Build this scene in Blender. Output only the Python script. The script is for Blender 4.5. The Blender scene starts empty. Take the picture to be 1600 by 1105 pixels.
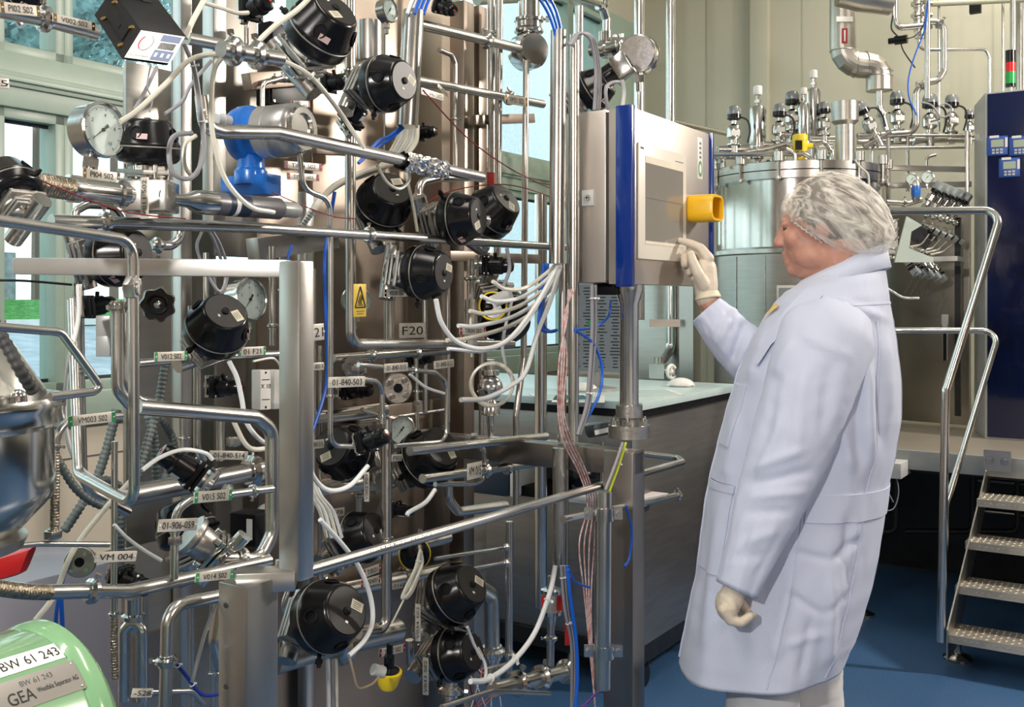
import bpy, bmesh, math, random
from mathutils import Vector, Matrix, noise
random.seed(7)
SC = bpy.context.scene
COL = SC.collection
PI = math.pi
# ---------------------------------------------------------------- camera, world, lights
cd = bpy.data.cameras.new('camera'); cam = bpy.data.objects.new('camera', cd); COL.objects.link(cam)
cam.location = (0, 0, 1.5); cam.rotation_euler = (PI/2, 0, 0)
cd.sensor_width = 36; cd.lens = 36; cd.shift_y = -82.5/1600; cd.clip_start = 0.05
SC.camera = cam
SC.view_settings.view_transform = 'Standard'; SC.view_settings.look = 'None'
SC.view_settings.exposure = -0.16; SC.view_settings.gamma = 1.0
SC.view_settings.use_curve_mapping = False
W = bpy.data.worlds.new('world'); SC.world = W; W.use_nodes = True
nt = W.node_tree; nt.nodes.clear()
wo = nt.nodes.new('ShaderNodeOutputWorld'); wb = nt.nodes.new('ShaderNodeBackground')
tc = nt.nodes.new('ShaderNodeTexCoord'); sp_ = nt.nodes.new('ShaderNodeSeparateXYZ'); cr = nt.nodes.new('ShaderNodeValToRGB')
nt.links.new(tc.outputs['Generated'], sp_.inputs[0]); nt.links.new(sp_.outputs[2], cr.inputs[0])
cr.color_ramp.elements[0].color = (.88, .94, .94, 1); cr.color_ramp.elements[1].color = (.45, .62, .80, 1)
nt.links.new(cr.outputs[0], wb.inputs[0]); wb.inputs[1].default_value = 2.6
nt.links.new(wb.outputs[0], wo.inputs[0])
def area(name, loc, target, size, power, col, sy=None, spread=None):
    l = bpy.data.lights.new(name, 'AREA'); l.energy = power; l.color = col; l.size = size
    if sy: l.shape = 'RECTANGLE'; l.size_y = sy
    if spread: l.spread = spread
    o = bpy.data.objects.new(name, l); COL.objects.link(o); o.location = loc
    o.rotation_euler = (Vector(target)-Vector(loc)).to_track_quat('-Z', 'Y').to_euler()
    return o
area('ceiling_and_fill_lamp', (4.3, 3.5, 3.3), (1.0, 2.8, 1.2), .18, 185, (1, .91, .82), .5)
area('ceiling_and_fill_lamp', (2.6, 5.2, 4.1), (2.6, 6.0, 1.0), .5, 45, (1, .93, .80), 1.6)
area('ceiling_and_fill_lamp', (.2, 1.4, 4.0), (-.2, 2.4, 0), .35, 36, (1, .92, .82), 1.8)
area('ceiling_and_fill_lamp', (-1.6, .6, 3.9), (-.6, 2.2, .6), .3, 30, (1, .95, .88), 1.6)
area('ceiling_and_fill_lamp', (2.2, -.6, 2.6), (-.5, 2.1, 1.1), .3, 36, (1, .84, .70), .8)  # warm fill added from the front right, not a ceiling fixture
area('work_lamp', (-1.05, -.6, 2.25), (.7, 2.5, 1.2), .08, 58, (1, .96, .92), .10)

# ---------------------------------------------------------------- helpers
F = 1600.0; HY = 470.0; CH = 1.5
U = Vector((.548, .836, 0)).normalized(); V = Vector((U.y, -U.x, 0)); Z = Vector((0, 0, 1))
DY = 0.0
def at(px, py, Y):
    Y = Y+DY; return Vector(((px-800)/F*Y, Y, CH+(HY-py)/F*Y))
def S(px, py, c): return at(px, py, c/(U.x*0+V.y*-1-V.x*((px-800)/F)))      # point on the plane c metres to the left of the aisle line
def SY(px, c): return c/(-V.y-V.x*((px-800)/F))
def G(t, v, z): return U*t+V*v+Z*z                                            # room grid: t along the window wall, v across
def onfloor(px, py, z=0): Y = (CH-z)*F/(py-HY); return at(px, py, Y)
off = {}
class MB:
    def __init__(s): s.v = []; s.f = []; s.m = []; s.mi = 0
    def add(s, vs, fs):
        n = len(s.v); s.v += [Vector(v) for v in vs]; s.f += [tuple(i+n for i in f) for f in fs]; s.m += [s.mi]*len(fs); return s
    def hexa(s, c, X, Y_, Z_):   # centre and three half-axis vectors
        c = Vector(c); vs = [c+X*a+Y_*b+Z_*d for a in (-1, 1) for b in (-1, 1) for d in (-1, 1)]
        fs = [(0, 1, 3, 2), (4, 6, 7, 5), (0, 4, 5, 1), (2, 3, 7, 6), (0, 2, 6, 4), (1, 5, 7, 3)]
        if X.cross(Y_).dot(Z_) < 0: fs = [f[::-1] for f in fs]
        return s.add(vs, fs)
    def box(s, c, sx, sy, sz): return s.hexa(c, Vector((sx/2, 0, 0)), Vector((0, sy/2, 0)), Vector((0, 0, sz/2)))
    def gbox(s, t0, t1, v0, v1, z0, z1):
        return s.hexa(G((t0+t1)/2, (v0+v1)/2, (z0+z1)/2), U*((t1-t0)/2), V*((v1-v0)/2), Z*((z1-z0)/2))
    def beam(s, a, b, w, h, up=Z):   # rectangular bar
        a, b = Vector(a), Vector(b); d = (b-a); x = d.cross(up)
        if x.length < 1e-6: x = d.cross(U)
        x.normalize(); y = x.cross(d).normalized()
        return s.hexa((a+b)/2, d/2, x*w/2, y*h/2)
    def lathe(s, prof, o=(0, 0, 0), ax=Z, n=28, cap=True, ref=None):
        o = Vector(o); ax = Vector(ax).normalized(); x = ax.orthogonal().normalized() if ref is None else (ref-ax*ref.dot(ax)).normalized(); y = ax.cross(x)
        vs = []; fs = []
        for r, z in prof:
            for i in range(n):
                a = 2*PI*i/n; vs.append(o+ax*z+x*(r*math.cos(a))+y*(r*math.sin(a)))
        for k in range(len(prof)-1):
            for i in range(n):
                j = (i+1) % n; fs.append((k*n+i, k*n+j, (k+1)*n+j, (k+1)*n+i))
        if cap:
            if prof[0][0] > 1e-5: fs.append(tuple(range(n))[::-1])
            if prof[-1][0] > 1e-5: fs.append(tuple((len(prof)-1)*n+i for i in range(n)))
        return s.add(vs, fs)
    def cyl(s, a, b, r, r2=None, n=18, cap=True):
        a, b = Vector(a), Vector(b); return s.lathe([(r, 0), (r if r2 is None else r2, (b-a).length)], a, b-a, n, cap)
    def ring(s, o, ax, R, r, n=32, k=8):   # torus
        return s.lathe([(R+r*math.cos(2*PI*i/k), r*math.sin(2*PI*i/k)) for i in range(k+1)], o, ax, n, False)
    def prism(s, c, ax, r, h, n=6, rot=0):
        c = Vector(c); ax = Vector(ax).normalized(); return s.lathe([(r, -h/2), (r, h/2)], c, ax, n)
    def path(s, pts, r, n=10, rf=None, cap=True, closed=False):
        pts = [Vector(p) for p in pts]; N = len(pts); t0 = (pts[1]-pts[0]).normalized(); x = t0.orthogonal().normalized(); vs = []; fs = []; pt = t0
        for i, p in enumerate(pts):
            t = (pts[min(i+1, N-1)]-pts[max(i-1, 0)])
            t = t.normalized() if t.length > 1e-9 else pt
            q = pt.rotation_difference(t); x = q @ x; x = (x-t*x.dot(t)).normalized(); y = t.cross(x); pt = t
            rr = rf(i/(N-1))*r if rf else r
            for j in range(n):
                a = 2*PI*j/n; vs.append(p+x*(rr*math.cos(a))+y*(rr*math.sin(a)))
        for i in range(N-1):
            for j in range(n):
                k = (j+1) % n; fs.append((i*n+j, i*n+k, (i+1)*n+k, (i+1)*n+j))
        if cap: fs.append(tuple(range(n))[::-1]); fs.append(tuple((N-1)*n+j for j in range(n)))
        return s.add(vs, fs)
    def poly(s, pts, th):   # flat outline given thickness vector
        n = len(pts); th = Vector(th); vs = [Vector(p) for p in pts]+[Vector(p)+th for p in pts]
        fs = [tuple(range(n)), tuple(range(n, 2*n))[::-1]]+[(i, i+n, (i+1) % n+n, (i+1) % n) for i in range(n)]
        return s.add(vs, fs)
    def sphere(s, c, r, n=16, k=9, sc=None):
        c = Vector(c); vs = [c+Z*r]; fs = []
        prof = [(r*math.sin(PI*i/k), -r*math.cos(PI*i/k)) for i in range(k+1)]; prof[0] = (1e-6, -r); prof[-1] = (1e-6, r)
        m = MB().lathe(prof, (0, 0, 0), Z, n, False)
        if sc: m.v = [Vector((v.x*sc[0], v.y*sc[1], v.z*sc[2])) for v in m.v]
        return s.add([v+c for v in m.v], m.f)
    def text(s, st, c, r, u, h, wid=None, th=.0004):
        vs, fs, w = glyphs(st); r = r.normalized(); u = (u-r*u.dot(r)).normalized(); k = h/.70; kx = k if wid is None else wid/max(w, 1e-6)
        nrm = r.cross(u)
        return s.add([Vector(c)+r*((v[0]-w/2)*kx)+u*((v[1]-.35)*k)+nrm*th for v in vs], fs)
_gl = {}
def glyphs(st):
    if st in _gl: return _gl[st]
    cu = bpy.data.curves.new('t', 'FONT'); cu.body = st; cu.resolution_u = 3; cu.offset = 0; o = bpy.data.objects.new('t', cu); COL.objects.link(o)
    dg = bpy.context.evaluated_depsgraph_get(); dg.update(); me = bpy.data.meshes.new_from_object(o.evaluated_get(dg))
    vs = [tuple(v.co) for v in me.vertices]; fs = [tuple(p.vertices) for p in me.polygons]
    if me.polygons and sum(p.normal.z for p in me.polygons) < 0: fs = [f[::-1] for f in fs]
    x0 = min(v[0] for v in vs); w = max(v[0] for v in vs)-x0; vs = [(v[0]-x0, v[1], 0) for v in vs]
    bpy.data.objects.remove(o); bpy.data.meshes.remove(me); bpy.data.curves.remove(cu)
    _gl[st] = (vs, fs, w); return _gl[st]
def props(o, label=None, cat=None, group=None, kind=None):
    if label: o['label'] = label
    if cat: o['category'] = cat
    if group: o['group'] = group
    if kind: o['kind'] = kind
    return o
def obj(name, mb, mat, parent=None, label=None, cat=None, group=None, kind=None, smooth=True, bevel=0, origin=None, ang=35):
    if parent is not None: org = off.get(parent.name, Vector())
    elif origin is not None: org = Vector(origin)
    else:
        xs = [v.x for v in mb.v]; ys = [v.y for v in mb.v]; zs = [v.z for v in mb.v]
        org = Vector(((min(xs)+max(xs))/2, (min(ys)+max(ys))/2, (min(zs)+max(zs))/2))
    me = bpy.data.meshes.new(name); me.from_pydata([v-org for v in mb.v], [], mb.f)
    mats = mat if isinstance(mat, (list, tuple)) else [mat]
    for m in mats: me.materials.append(m)
    if len(mats) > 1:
        for p, i in zip(me.polygons, mb.m): p.material_index = i
    if bevel:
        bm = bmesh.new(); bm.from_mesh(me)
        es = [e for e in bm.edges if len(e.link_faces) == 2 and e.calc_face_angle(0) > .5]
        bmesh.ops.bevel(bm, geom=es, offset=bevel, segments=2, affect='EDGES', profile=.6); bm.to_mesh(me); bm.free()
    if smooth:
        me.polygons.foreach_set('use_smooth', [True]*len(me.polygons)); me.set_sharp_from_angle(angle=math.radians(ang))
    me.update()
    o = bpy.data.objects.new(name, me); COL.objects.link(o)
    if parent is not None: o.parent = parent
    else: o.location = org
    off[o.name] = org
    return props(o, label, cat, group, kind)
def thing(name, label, cat, loc=(0, 0, 0), group=None):
    o = bpy.data.objects.new(name, None); COL.objects.link(o); o.location = loc; o.empty_display_size = .05
    off[o.name] = Vector(loc); return props(o, label, cat, group)
def copytree(o, parent=None):
    c = o.copy(); COL.objects.link(c); c.parent = parent
    for ch in list(o.children): copytree(ch, c)
    return c
_used = set()
def inst(proto, M, label, group=None, scale_children=None):
    if proto.name not in _used and proto.get('_p') is None:
        _used.add(proto.name); o = proto
    else: o = copytree(proto)
    o.matrix_world = M; o['label'] = label
    if group: o['group'] = group
    return o
def frame(o, ax, up=Z, s=1.0):   # local +Z along ax, local +X as close to up as it can be
    ax = Vector(ax).normalized(); x = (up-ax*up.dot(ax))
    if x.length < 1e-3: x = ax.orthogonal()
    x.normalize(); y = ax.cross(x); o = Vector(o)
    return Matrix(((x.x*s, y.x*s, ax.x*s, o.x), (x.y*s, y.y*s, ax.y*s, o.y), (x.z*s, y.z*s, ax.z*s, o.z), (0, 0, 0, 1)))
def fil(pts, R=.05, n=6):   # round the corners of a polyline
    pts = [Vector(p) for p in pts]; out = [pts[0]]
    for i in range(1, len(pts)-1):
        a, p, b = pts[i-1], pts[i], pts[i+1]; da = (a-p); db = (b-p); la, lb = da.length, db.length
        if la < 1e-6 or lb < 1e-6: continue
        da /= la; db /= lb; th = da.angle(db)
        if th > 3.1: out.append(p); continue
        d = min(R/math.tan(th/2) if th > .05 else R, la*.49, lb*.49); p0 = p+da*d; p1 = p+db*d
        r = d*math.tan(th/2); bis = (da+db).normalized(); cen = p+bis*(r/math.sin(th/2)); v0 = p0-cen; v1 = p1-cen; an = v0.angle(v1)
        for k in range(n+1):
            f = k/n; out.append(cen+(v0*math.sin((1-f)*an)+v1*math.sin(f*an))/math.sin(an) if an > 1e-4 else p0)
    out.append(pts[-1]); return out
def cat_(pts, n=8):   # smooth curve through points
    pts = [Vector(p) for p in pts]; P = [pts[0]*2-pts[1]]+pts+[pts[-1]*2-pts[-2]]; out = []
    for i in range(1, len(P)-2):
        a, b, c, d = P[i-1:i+3]
        for k in range(n):
            t = k/n; out.append(.5*((b*2)+(c-a)*t+(a*2-b*5+c*4-d)*t*t+(b*3-a-c*3+d)*t**3))
    out.append(pts[-1]); return out
# ---------------------------------------------------------------- materials
def mat(name, col, metal=0, rough=.5, nz=0, nscale=20, bump=0, bscale=60, stretch=(1, 1, 1), spec=.5, coat=0, trans=0, emis=None, estr=0, rvar=0, alpha=None, col2=None, sheen=0, sub=0):
    m = bpy.data.materials.new(name); m.use_nodes = True; t = m.node_tree; b = t.nodes['Principled BSDF']; L = t.links
    b.inputs['Base Color'].default_value = (*col, 1); b.inputs['Metallic'].default_value = metal; b.inputs['Roughness'].default_value = rough
    b.inputs['Specular IOR Level'].default_value = spec; b.inputs['Coat Weight'].default_value = coat; b.inputs['Transmission Weight'].default_value = trans
    if sub: b.inputs['Subsurface Weight'].default_value = sub; b.inputs['Subsurface Radius'].default_value = (.01, .006, .004); b.inputs['Subsurface Scale'].default_value = 1
    if sheen: b.inputs['Sheen Weight'].default_value = sheen
    if emis: b.inputs['Emission Color'].default_value = (*emis, 1); b.inputs['Emission Strength'].default_value = estr
    if nz or bump or rvar or col2:
        c = t.nodes.new('ShaderNodeTexCoord'); mp = t.nodes.new('ShaderNodeMapping'); mp.inputs['Scale'].default_value = stretch; L.new(c.outputs['Object'], mp.inputs[0])
    if nz or rvar or col2:
        n = t.nodes.new('ShaderNodeTexNoise'); n.inputs['Scale'].default_value = nscale; n.inputs['Detail'].default_value = 4; L.new(mp.outputs[0], n.inputs[0])
        if nz or col2:
            r = t.nodes.new('ShaderNodeValToRGB'); r.color_ramp.elements[0].position = .3; r.color_ramp.elements[1].position = .7
            c2 = col2 or tuple(min(1, x*(1+nz)) for x in col); c1 = col if col2 else tuple(x*(1-nz) for x in col)
            r.color_ramp.elements[0].color = (*c1, 1); r.color_ramp.elements[1].color = (*c2, 1); L.new(n.outputs[0], r.inputs[0]); L.new(r.outputs[0], b.inputs['Base Color'])
        if rvar:
            q = t.nodes.new('ShaderNodeMapRange'); q.inputs[3].default_value = max(.02, rough-rvar); q.inputs[4].default_value = rough+rvar; L.new(n.outputs[0], q.inputs[0]); L.new(q.outputs[0], b.inputs['Roughness'])
    if bump:
        n2 = t.nodes.new('ShaderNodeTexNoise'); n2.inputs['Scale'].default_value = bscale; n2.inputs['Detail'].default_value = 3; L.new(mp.outputs[0], n2.inputs[0])
        bp = t.nodes.new('ShaderNodeBump'); bp.inputs['Strength'].default_value = bump; bp.inputs['Distance'].default_value = .002; L.new(n2.outputs[0], bp.inputs['Height']); L.new(bp.outputs[0], b.inputs['Normal'])
    return m
STEEL = mat('stainless steel', (.58, .565, .53), 1, .25, nz=.08, nscale=9, rvar=.06)
POL = mat('polished stainless steel', (.66, .65, .62), 1, .16, nz=.05, nscale=14, rvar=.04, bump=.05, bscale=40)
BRUSH = mat('brushed stainless sheet', (.47, .455, .42), 1, .33, nz=.06, nscale=6, rvar=.06, bump=.06, bscale=90, stretch=(1, 1, 12))
FRAMEM = mat('satin stainless square tube', (.58, .56, .53), 1, .30, nz=.06, nscale=5, rvar=.05, bump=.05, bscale=120)
PLATE = mat('steel backing plate with painted brown reflection', (.31, .255, .21), 1, .34, nz=.22, nscale=3.5, rvar=.1, bump=.05, bscale=6)  # brown reflection of the surroundings is put into the base colour
CAST = mat('cast steel', (.47, .45, .42), 1, .34, nz=.2, nscale=40, bump=.3, bscale=120)
BLK = mat('glossy black plastic', (.005, .005, .006), 0, .20, spec=.4, rvar=.05, bump=.05, bscale=90)
BLK2 = mat('matt black plastic', (.006, .006, .007), 0, .5, spec=.18, rvar=.1, nscale=30)
CAPF = mat('worn dark plastic end face', (.016, .014, .013), 0, .42, nz=.25, nscale=15)
SEAM = mat('seam ring', (.30, .29, .26), .6, .35)
WHT = mat('white plastic', (.80, .79, .74), 0, .4, nz=.05)
CREAM = mat('cream label', (.72, .66, .52), 0, .5, nz=.05)
PINK = mat('pinkish label', (.55, .40, .38), 0, .5)
INK = mat('black ink', (.01, .01, .01), 0, .5)
GINK = mat('grey ink', (.10, .10, .10), 0, .5)
TAG = mat('engraved label plate', (.66, .62, .54), .35, .35, nz=.06)
GREEN = mat('green marker', (.02, .28, .09), 0, .45)
RED = mat('red plastic', (.50, .015, .015), 0, .35)
REDM = mat('red marker', (.32, .01, .02), 0, .45)
YEL = mat('yellow plastic', (.82, .60, .02), 0, .35, nz=.04)
YELS = mat('yellow sign metal', (.62, .43, .05), .1, .4, nz=.08)
BLUEP = mat('blue painted casting', (.008, .13, .50), 0, .28, coat=.5, nz=.15, nscale=12)
BLUEH = mat('blue hose', (.01, .12, .62), 0, .3)
HOSE = mat('milky plastic hose', (.66, .64, .54), 0, .28, nz=.08, nscale=25, spec=.6)
HOSEW = mat('white plastic hose', (.75, .77, .76), 0, .3, spec=.6)
GREYC = mat('grey cable', (.27, .27, .29), 0, .4)
DCAB = mat('dark cable', (.02, .02, .02), 0, .5)
CONDU = mat('grey green corrugated conduit', (.11, .135, .13), 0, .45, nz=.15, nscale=30)
GLASSC = mat('clear gauge glass', (.9, .95, .95), 0, .03, trans=1)
DIAL = mat('white gauge dial', (.80, .80, .77), 0, .6)
GREYP = mat('grey painted metal', (.34, .35, .34), .2, .35, nz=.05)
LGREY = mat('light grey plastic', (.50, .51, .50), 0, .4, nz=.05)
FOIL = mat('crumpled aluminium foil', (.85, .83, .80), 1, .16, bump=.8, bscale=90)
BRASS = mat('brass', (.62, .42, .16), 1, .25)
GASK = mat('rubber', (.03, .03, .03), 0, .6)
WALLM = mat('beige coated wall panel', (.47, .455, .36), 0, .5, nz=.03, nscale=2, bump=.05, bscale=30)
WALLB = mat('beige wall panel', (.60, .53, .42), 0, .5, nz=.03, nscale=2)
WINF = mat('pale green window frame', (.32, .41, .34), 0, .35, nz=.04)
DARKM = mat('dark painted steel', (.012, .013, .015), .2, .4, nz=.3)
BCAB = mat('navy blue glass front', (.0015, .006, .045), 0, .12, nz=.4, nscale=3, coat=.15)
CABG = mat('grey cabinet side', (.42, .43, .42), .1, .4, nz=.03)
DESKT = mat('pale blue green worktop', (.52, .64, .62), 0, .3, nz=.04)
DESKB = mat('grey brushed cabinet front', (.31, .30, .29), .85, .34, nz=.10, nscale=5, bump=.05, bscale=90, stretch=(1, 1, 10))
PSTEEL = mat('panel stainless sheet', (.56, .51, .46), .9, .36, nz=.04, nscale=5, bump=.03, bscale=200)
BSTRIP = mat('blue enamel strip', (.0, .025, .20), 0, .2, coat=.5)
CARPET = None
def floor_mat():
    m = bpy.data.materials.new('blue speckled vinyl floor'); m.use_nodes = True; t = m.node_tree; b = t.nodes['Principled BSDF']; L = t.links
    c = t.nodes.new('ShaderNodeTexCoord'); n = t.nodes.new('ShaderNodeTexNoise'); n.inputs['Scale'].default_value = 180; n.inputs['Detail'].default_value = 2
    r = t.nodes.new('ShaderNodeValToRGB'); r.color_ramp.elements[0].position = .38; r.color_ramp.elements[1].position = .68
    r.color_ramp.elements[0].color = (.024, .070, .165, 1); r.color_ramp.elements[1].color = (.060, .140, .270, 1)
    L.new(c.outputs['Object'], n.inputs[0]); L.new(n.outputs[0], r.inputs[0]); L.new(r.outputs[0], b.inputs['Base Color'])
    n2 = t.nodes.new('ShaderNodeTexNoise'); n2.inputs['Scale'].default_value = 3; q = t.nodes.new('ShaderNodeMapRange'); q.inputs[3].default_value = .28; q.inputs[4].default_value = .5
    L.new(c.outputs['Object'], n2.inputs[0]); L.new(n2.outputs[0], q.inputs[0]); L.new(q.outputs[0], b.inputs['Roughness']); return m
FLOORM = floor_mat()
def pane_mat():
    m = bpy.data.materials.new('window glass'); m.use_nodes = True; t = m.node_tree; t.nodes.clear()
    o = t.nodes.new('ShaderNodeOutputMaterial'); mx = t.nodes.new('ShaderNodeMixShader'); tr = t.nodes.new('ShaderNodeBsdfTransparent'); gl = t.nodes.new('ShaderNodeBsdfGlossy'); mx.inputs[0].default_value = .07
    tr.inputs[0].default_value = (.9, .97, .96, 1); gl.inputs['Roughness'].default_value = .02
    t.links.new(tr.outputs[0], mx.inputs[1]); t.links.new(gl.outputs[0], mx.inputs[2]); t.links.new(mx.outputs[0], o.inputs[0]); return m
PANE = pane_mat()
def clear_mat():
    m = bpy.data.materials.new('thin clear plastic'); m.use_nodes = True; t = m.node_tree; t.nodes.clear()
    o = t.nodes.new('ShaderNodeOutputMaterial'); mx = t.nodes.new('ShaderNodeMixShader'); tr = t.nodes.new('ShaderNodeBsdfTransparent'); gl = t.nodes.new('ShaderNodeBsdfGlossy')
    tr.inputs[0].default_value = (.75, .8, .8, 1); gl.inputs['Roughness'].default_value = .08; mx.inputs[0].default_value = .3
    t.links.new(tr.outputs[0], mx.inputs[1]); t.links.new(gl.outputs[0], mx.inputs[2]); t.links.new(mx.outputs[0], o.inputs[0]); return m
CLEAR = clear_mat()
# ---------------------------------------------------------------- the room
SV = -3.4; CT = 7.0     # window wall across position, end wall along position
m = MB(); m.box((1.2, 3.2, -.05), 16, 16, .1); obj('floor', m, FLOORM, kind='structure', smooth=False)
def rwall(name, t0, t1, v0, v1, z0, z1, mt): 
    m = MB(); m.gbox(t0, t1, v0, v1, z0, z1); return obj(name, m, mt, kind='structure', smooth=False)
# window wall: parapet, header, the jambs between the windows
m = MB(); m.gbox(-1, CT+.1, SV-.2, SV, 0, 1.05); wl = obj('wall_left', m, WALLB, kind='structure', smooth=False)
m = MB()
for z in (.55, .92): m.gbox(-1, CT, SV, SV+.002, z, z+.006)
obj('panel_joint', m, GINK, wl, smooth=False)
m = MB(); m.gbox(-1, CT+.1, SV-.2, SV, 3.55, 4.3); obj('wall_left_upper', m, WALLM, kind='structure', smooth=False)
m = MB(); m.gbox(-1, CT, SV-.18, SV+.05, 1.05, 1.17); obj('trim_1', m, WINF, kind='structure', bevel=.004)
m = MB(); m.gbox(-1, CT, SV-.15, SV+.02, 2.17, 2.36); m.gbox(-1, CT, SV+.02, SV+.05, 2.255, 2.275); m.gbox(-1, CT, SV+.02, SV+.035, 2.24, 2.29); obj('trim_2', m, WINF, kind='structure', bevel=.003)
jam = [-1, .9, 1.96, 2.22, 3.45, 4.62, 5.9, 6.42]
k = 1
for i, (a, b) in enumerate(zip(jam[:-1], jam[1:])):
    for z0, z1 in ((1.17, 2.17), (2.36, 3.5)):
        m = MB(); w = .035
        m.gbox(a, a+w, SV-.1, SV, z0, z1); m.gbox(b-w, b, SV-.1, SV, z0, z1); m.gbox(a, b, SV-.1, SV, z0, z0+w); m.gbox(a, b, SV-.1, SV, z1-w, z1)
        o = obj('window_%d' % k, m, WINF, kind='structure', bevel=.002)
        m = MB(); m.gbox(a+w, b-w, SV-.06, SV-.055, z0+w, z1-w); obj('window_pane', m, PANE, o, smooth=False)
        m = MB(); m.gbox(a+w, b-w, SV-.055, SV-.045, z0+w, z0+w+.012); m.gbox(a+w, b-w, SV-.055, SV-.045, z1-w-.012, z1-w); obj('window_seal', m, GASK, o, smooth=False)
        k += 1
m = MB(); m.gbox(6.42, CT+.1, SV-.2, SV, 1.17, 3.55); obj('wall_left_corner', m, WINF, kind='structure', smooth=False)
m = MB(); m.gbox(CT, CT+.1, SV-.2, 8, 0, 4.3); wbk = obj('wall_back', m, WALLM, kind='structure', smooth=False)
m = MB()
for v in (-2.9, -2.2, -1.0, .2, 1.4, 2.6, 3.8): m.gbox(CT-.003, CT, v, v+.012, 0, 4.3)
obj('wall_joint', m, mat('wall joint', (.40, .40, .31), 0, .5), wbk, smooth=False)
m = MB(); m.gbox(CT-.06, CT, -2.55, -2.42, 0, 4.3); obj('trim_3', m, WALLM, kind='structure', bevel=.004)
m = MB(); m.gbox(CT-.10, CT, 3.55, 4.6, 0, 4.3); obj('trim_4', m, mat('olive wall pilaster', (.33, .32, .24), 0, .5), kind='structure', smooth=False)
m = MB(); m.gbox(-4.5, CT+.1, SV-.2, 8, 4.3, 4.4); obj('ceiling', m, mat('ceiling', (.62, .60, .55), 0, .6), kind='structure', smooth=False)
m = MB(); m.gbox(-4.5, -4.4, SV-.2, 8, 0, 4.3); obj('wall_front', m, mat('warm beige wall', (.60, .43, .31), 0, .6), kind='structure', smooth=False)
m = MB(); m.gbox(-4.5, CT, 7.9, 8, 0, 4.3); obj('wall_right', m, mat('warm wall', (.50, .40, .32), 0, .6), kind='structure', smooth=False)
m = MB(); m.gbox(-4.5, -1, SV-.2, SV, 0, 4.3); obj('wall_left_near', m, WALLB, kind='structure', smooth=False)
# ---------------------------------------------------------------- outside the windows
GR = mat('asphalt', (.50, .52, .53), 0, .8, nz=.25, nscale=4)
m = MB(); m.add([G(-14, -3.7, -.1), G(34, -3.7, -.1), G(34, -13, 1.15), G(-14, -13, 1.15)], [(0, 1, 2, 3)])
m.v += [v-Z*.2 for v in m.v]; m.f += [(4, 7, 6, 5), (0, 4, 5, 1), (1, 5, 6, 2), (2, 6, 7, 3), (3, 7, 4, 0)]; m.m += [0]*5
obj('road', m, GR, kind='structure', smooth=False)
m = MB()
N = 60
for i in range(N+1):
    for j, (v, z) in enumerate(((-13, .95), (-13, 1.22), (-13.5, 1.33), (-14.2, 1.52), (-14.2, .95))):
        m.v.append(G(-14+48*i/N, v, z+(random.uniform(-.02, .02) if 0 < j < 4 else 0)))
for i in range(N):
    for j in range(4): m.f.append((i*5+j, i*5+j+1, i*5+j+6, i*5+j+5)); m.m.append(0)
obj('grass_verge', m, mat('bright grass', (.08, .30, .05), 0, .8, nz=.5, nscale=14, bump=.6), kind='structure')
m = MB(); m.gbox(-14, 8.5, -14.5, -14.2, 1.2, 2.2); obj('garden_wall', m, mat('rough grey render', (.30, .31, .32), 0, .9, nz=.35, nscale=9, bump=1, bscale=20), label='long low grey rough-rendered wall beyond the grass outside the left window', cat='wall', smooth=False)
m = MB(); m.gbox(-14, 9, -12.99, -12.93, 1.16, 1.25); bt = obj('barrier_rail', m, WHT, label='low white rail with red stripes along the grass outside the left window', cat='barrier', smooth=False)
for i in range(20): m = MB(); m.gbox(-8+i*.8, -7.6+i*.8, -12.93, -12.92, 1.165, 1.245); obj('red_stripe', m, RED, bt, smooth=False)
m = MB(); m.gbox(9.35, 15, -6.4, -6, -.1, 7); bd = obj('building', m, mat('rough white plaster', (.84, .88, .90), 0, .8, nz=.12, nscale=60, bump=1, bscale=25), label='pale rough-plastered building outside the window left of the control box', cat='building', smooth=False)
random.seed(3)
def tree(px, py, Y, r, label):
    p = at(px, py, Y); t = thing('tree', label, 'tree', (p.x, p.y, 1.0), 'trees outside the upper window')
    m = MB(); m.cyl((p.x, p.y, .9), p, .12, .07, n=8); obj('trunk', m, mat('bark', (.12, .09, .07), 0, .9), t)
    m = MB()
    for i in range(2200):
        d = Vector((random.gauss(0, 1), random.gauss(0, 1), random.gauss(0, 1))).normalized()*r*random.uniform(.55, 1.05); q = p+Vector((d.x, d.y, d.z*.8))
        a = Vector((random.gauss(0, 1), random.gauss(0, 1), random.gauss(0, 1))).normalized(); b = a.orthogonal().normalized(); s = .085
        m.add([q-a*s, q+b*s*.6, q+a*s, q-b*s*.6], [(0, 1, 2, 3)])
    m.sphere(p, r*.7, 12, 8, (1, 1, .8)); obj('foliage', m, mat('blue green leaves', (.20, .33, .33), 0, .7, nz=.5, nscale=3), t, smooth=False)
tree(60, 30, 16, 1.4, 'leafy blue-green tree behind the upper left window')
tree(178, 30, 24, 1.6, 'second leafy tree behind the upper left window, by the black display box')

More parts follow.
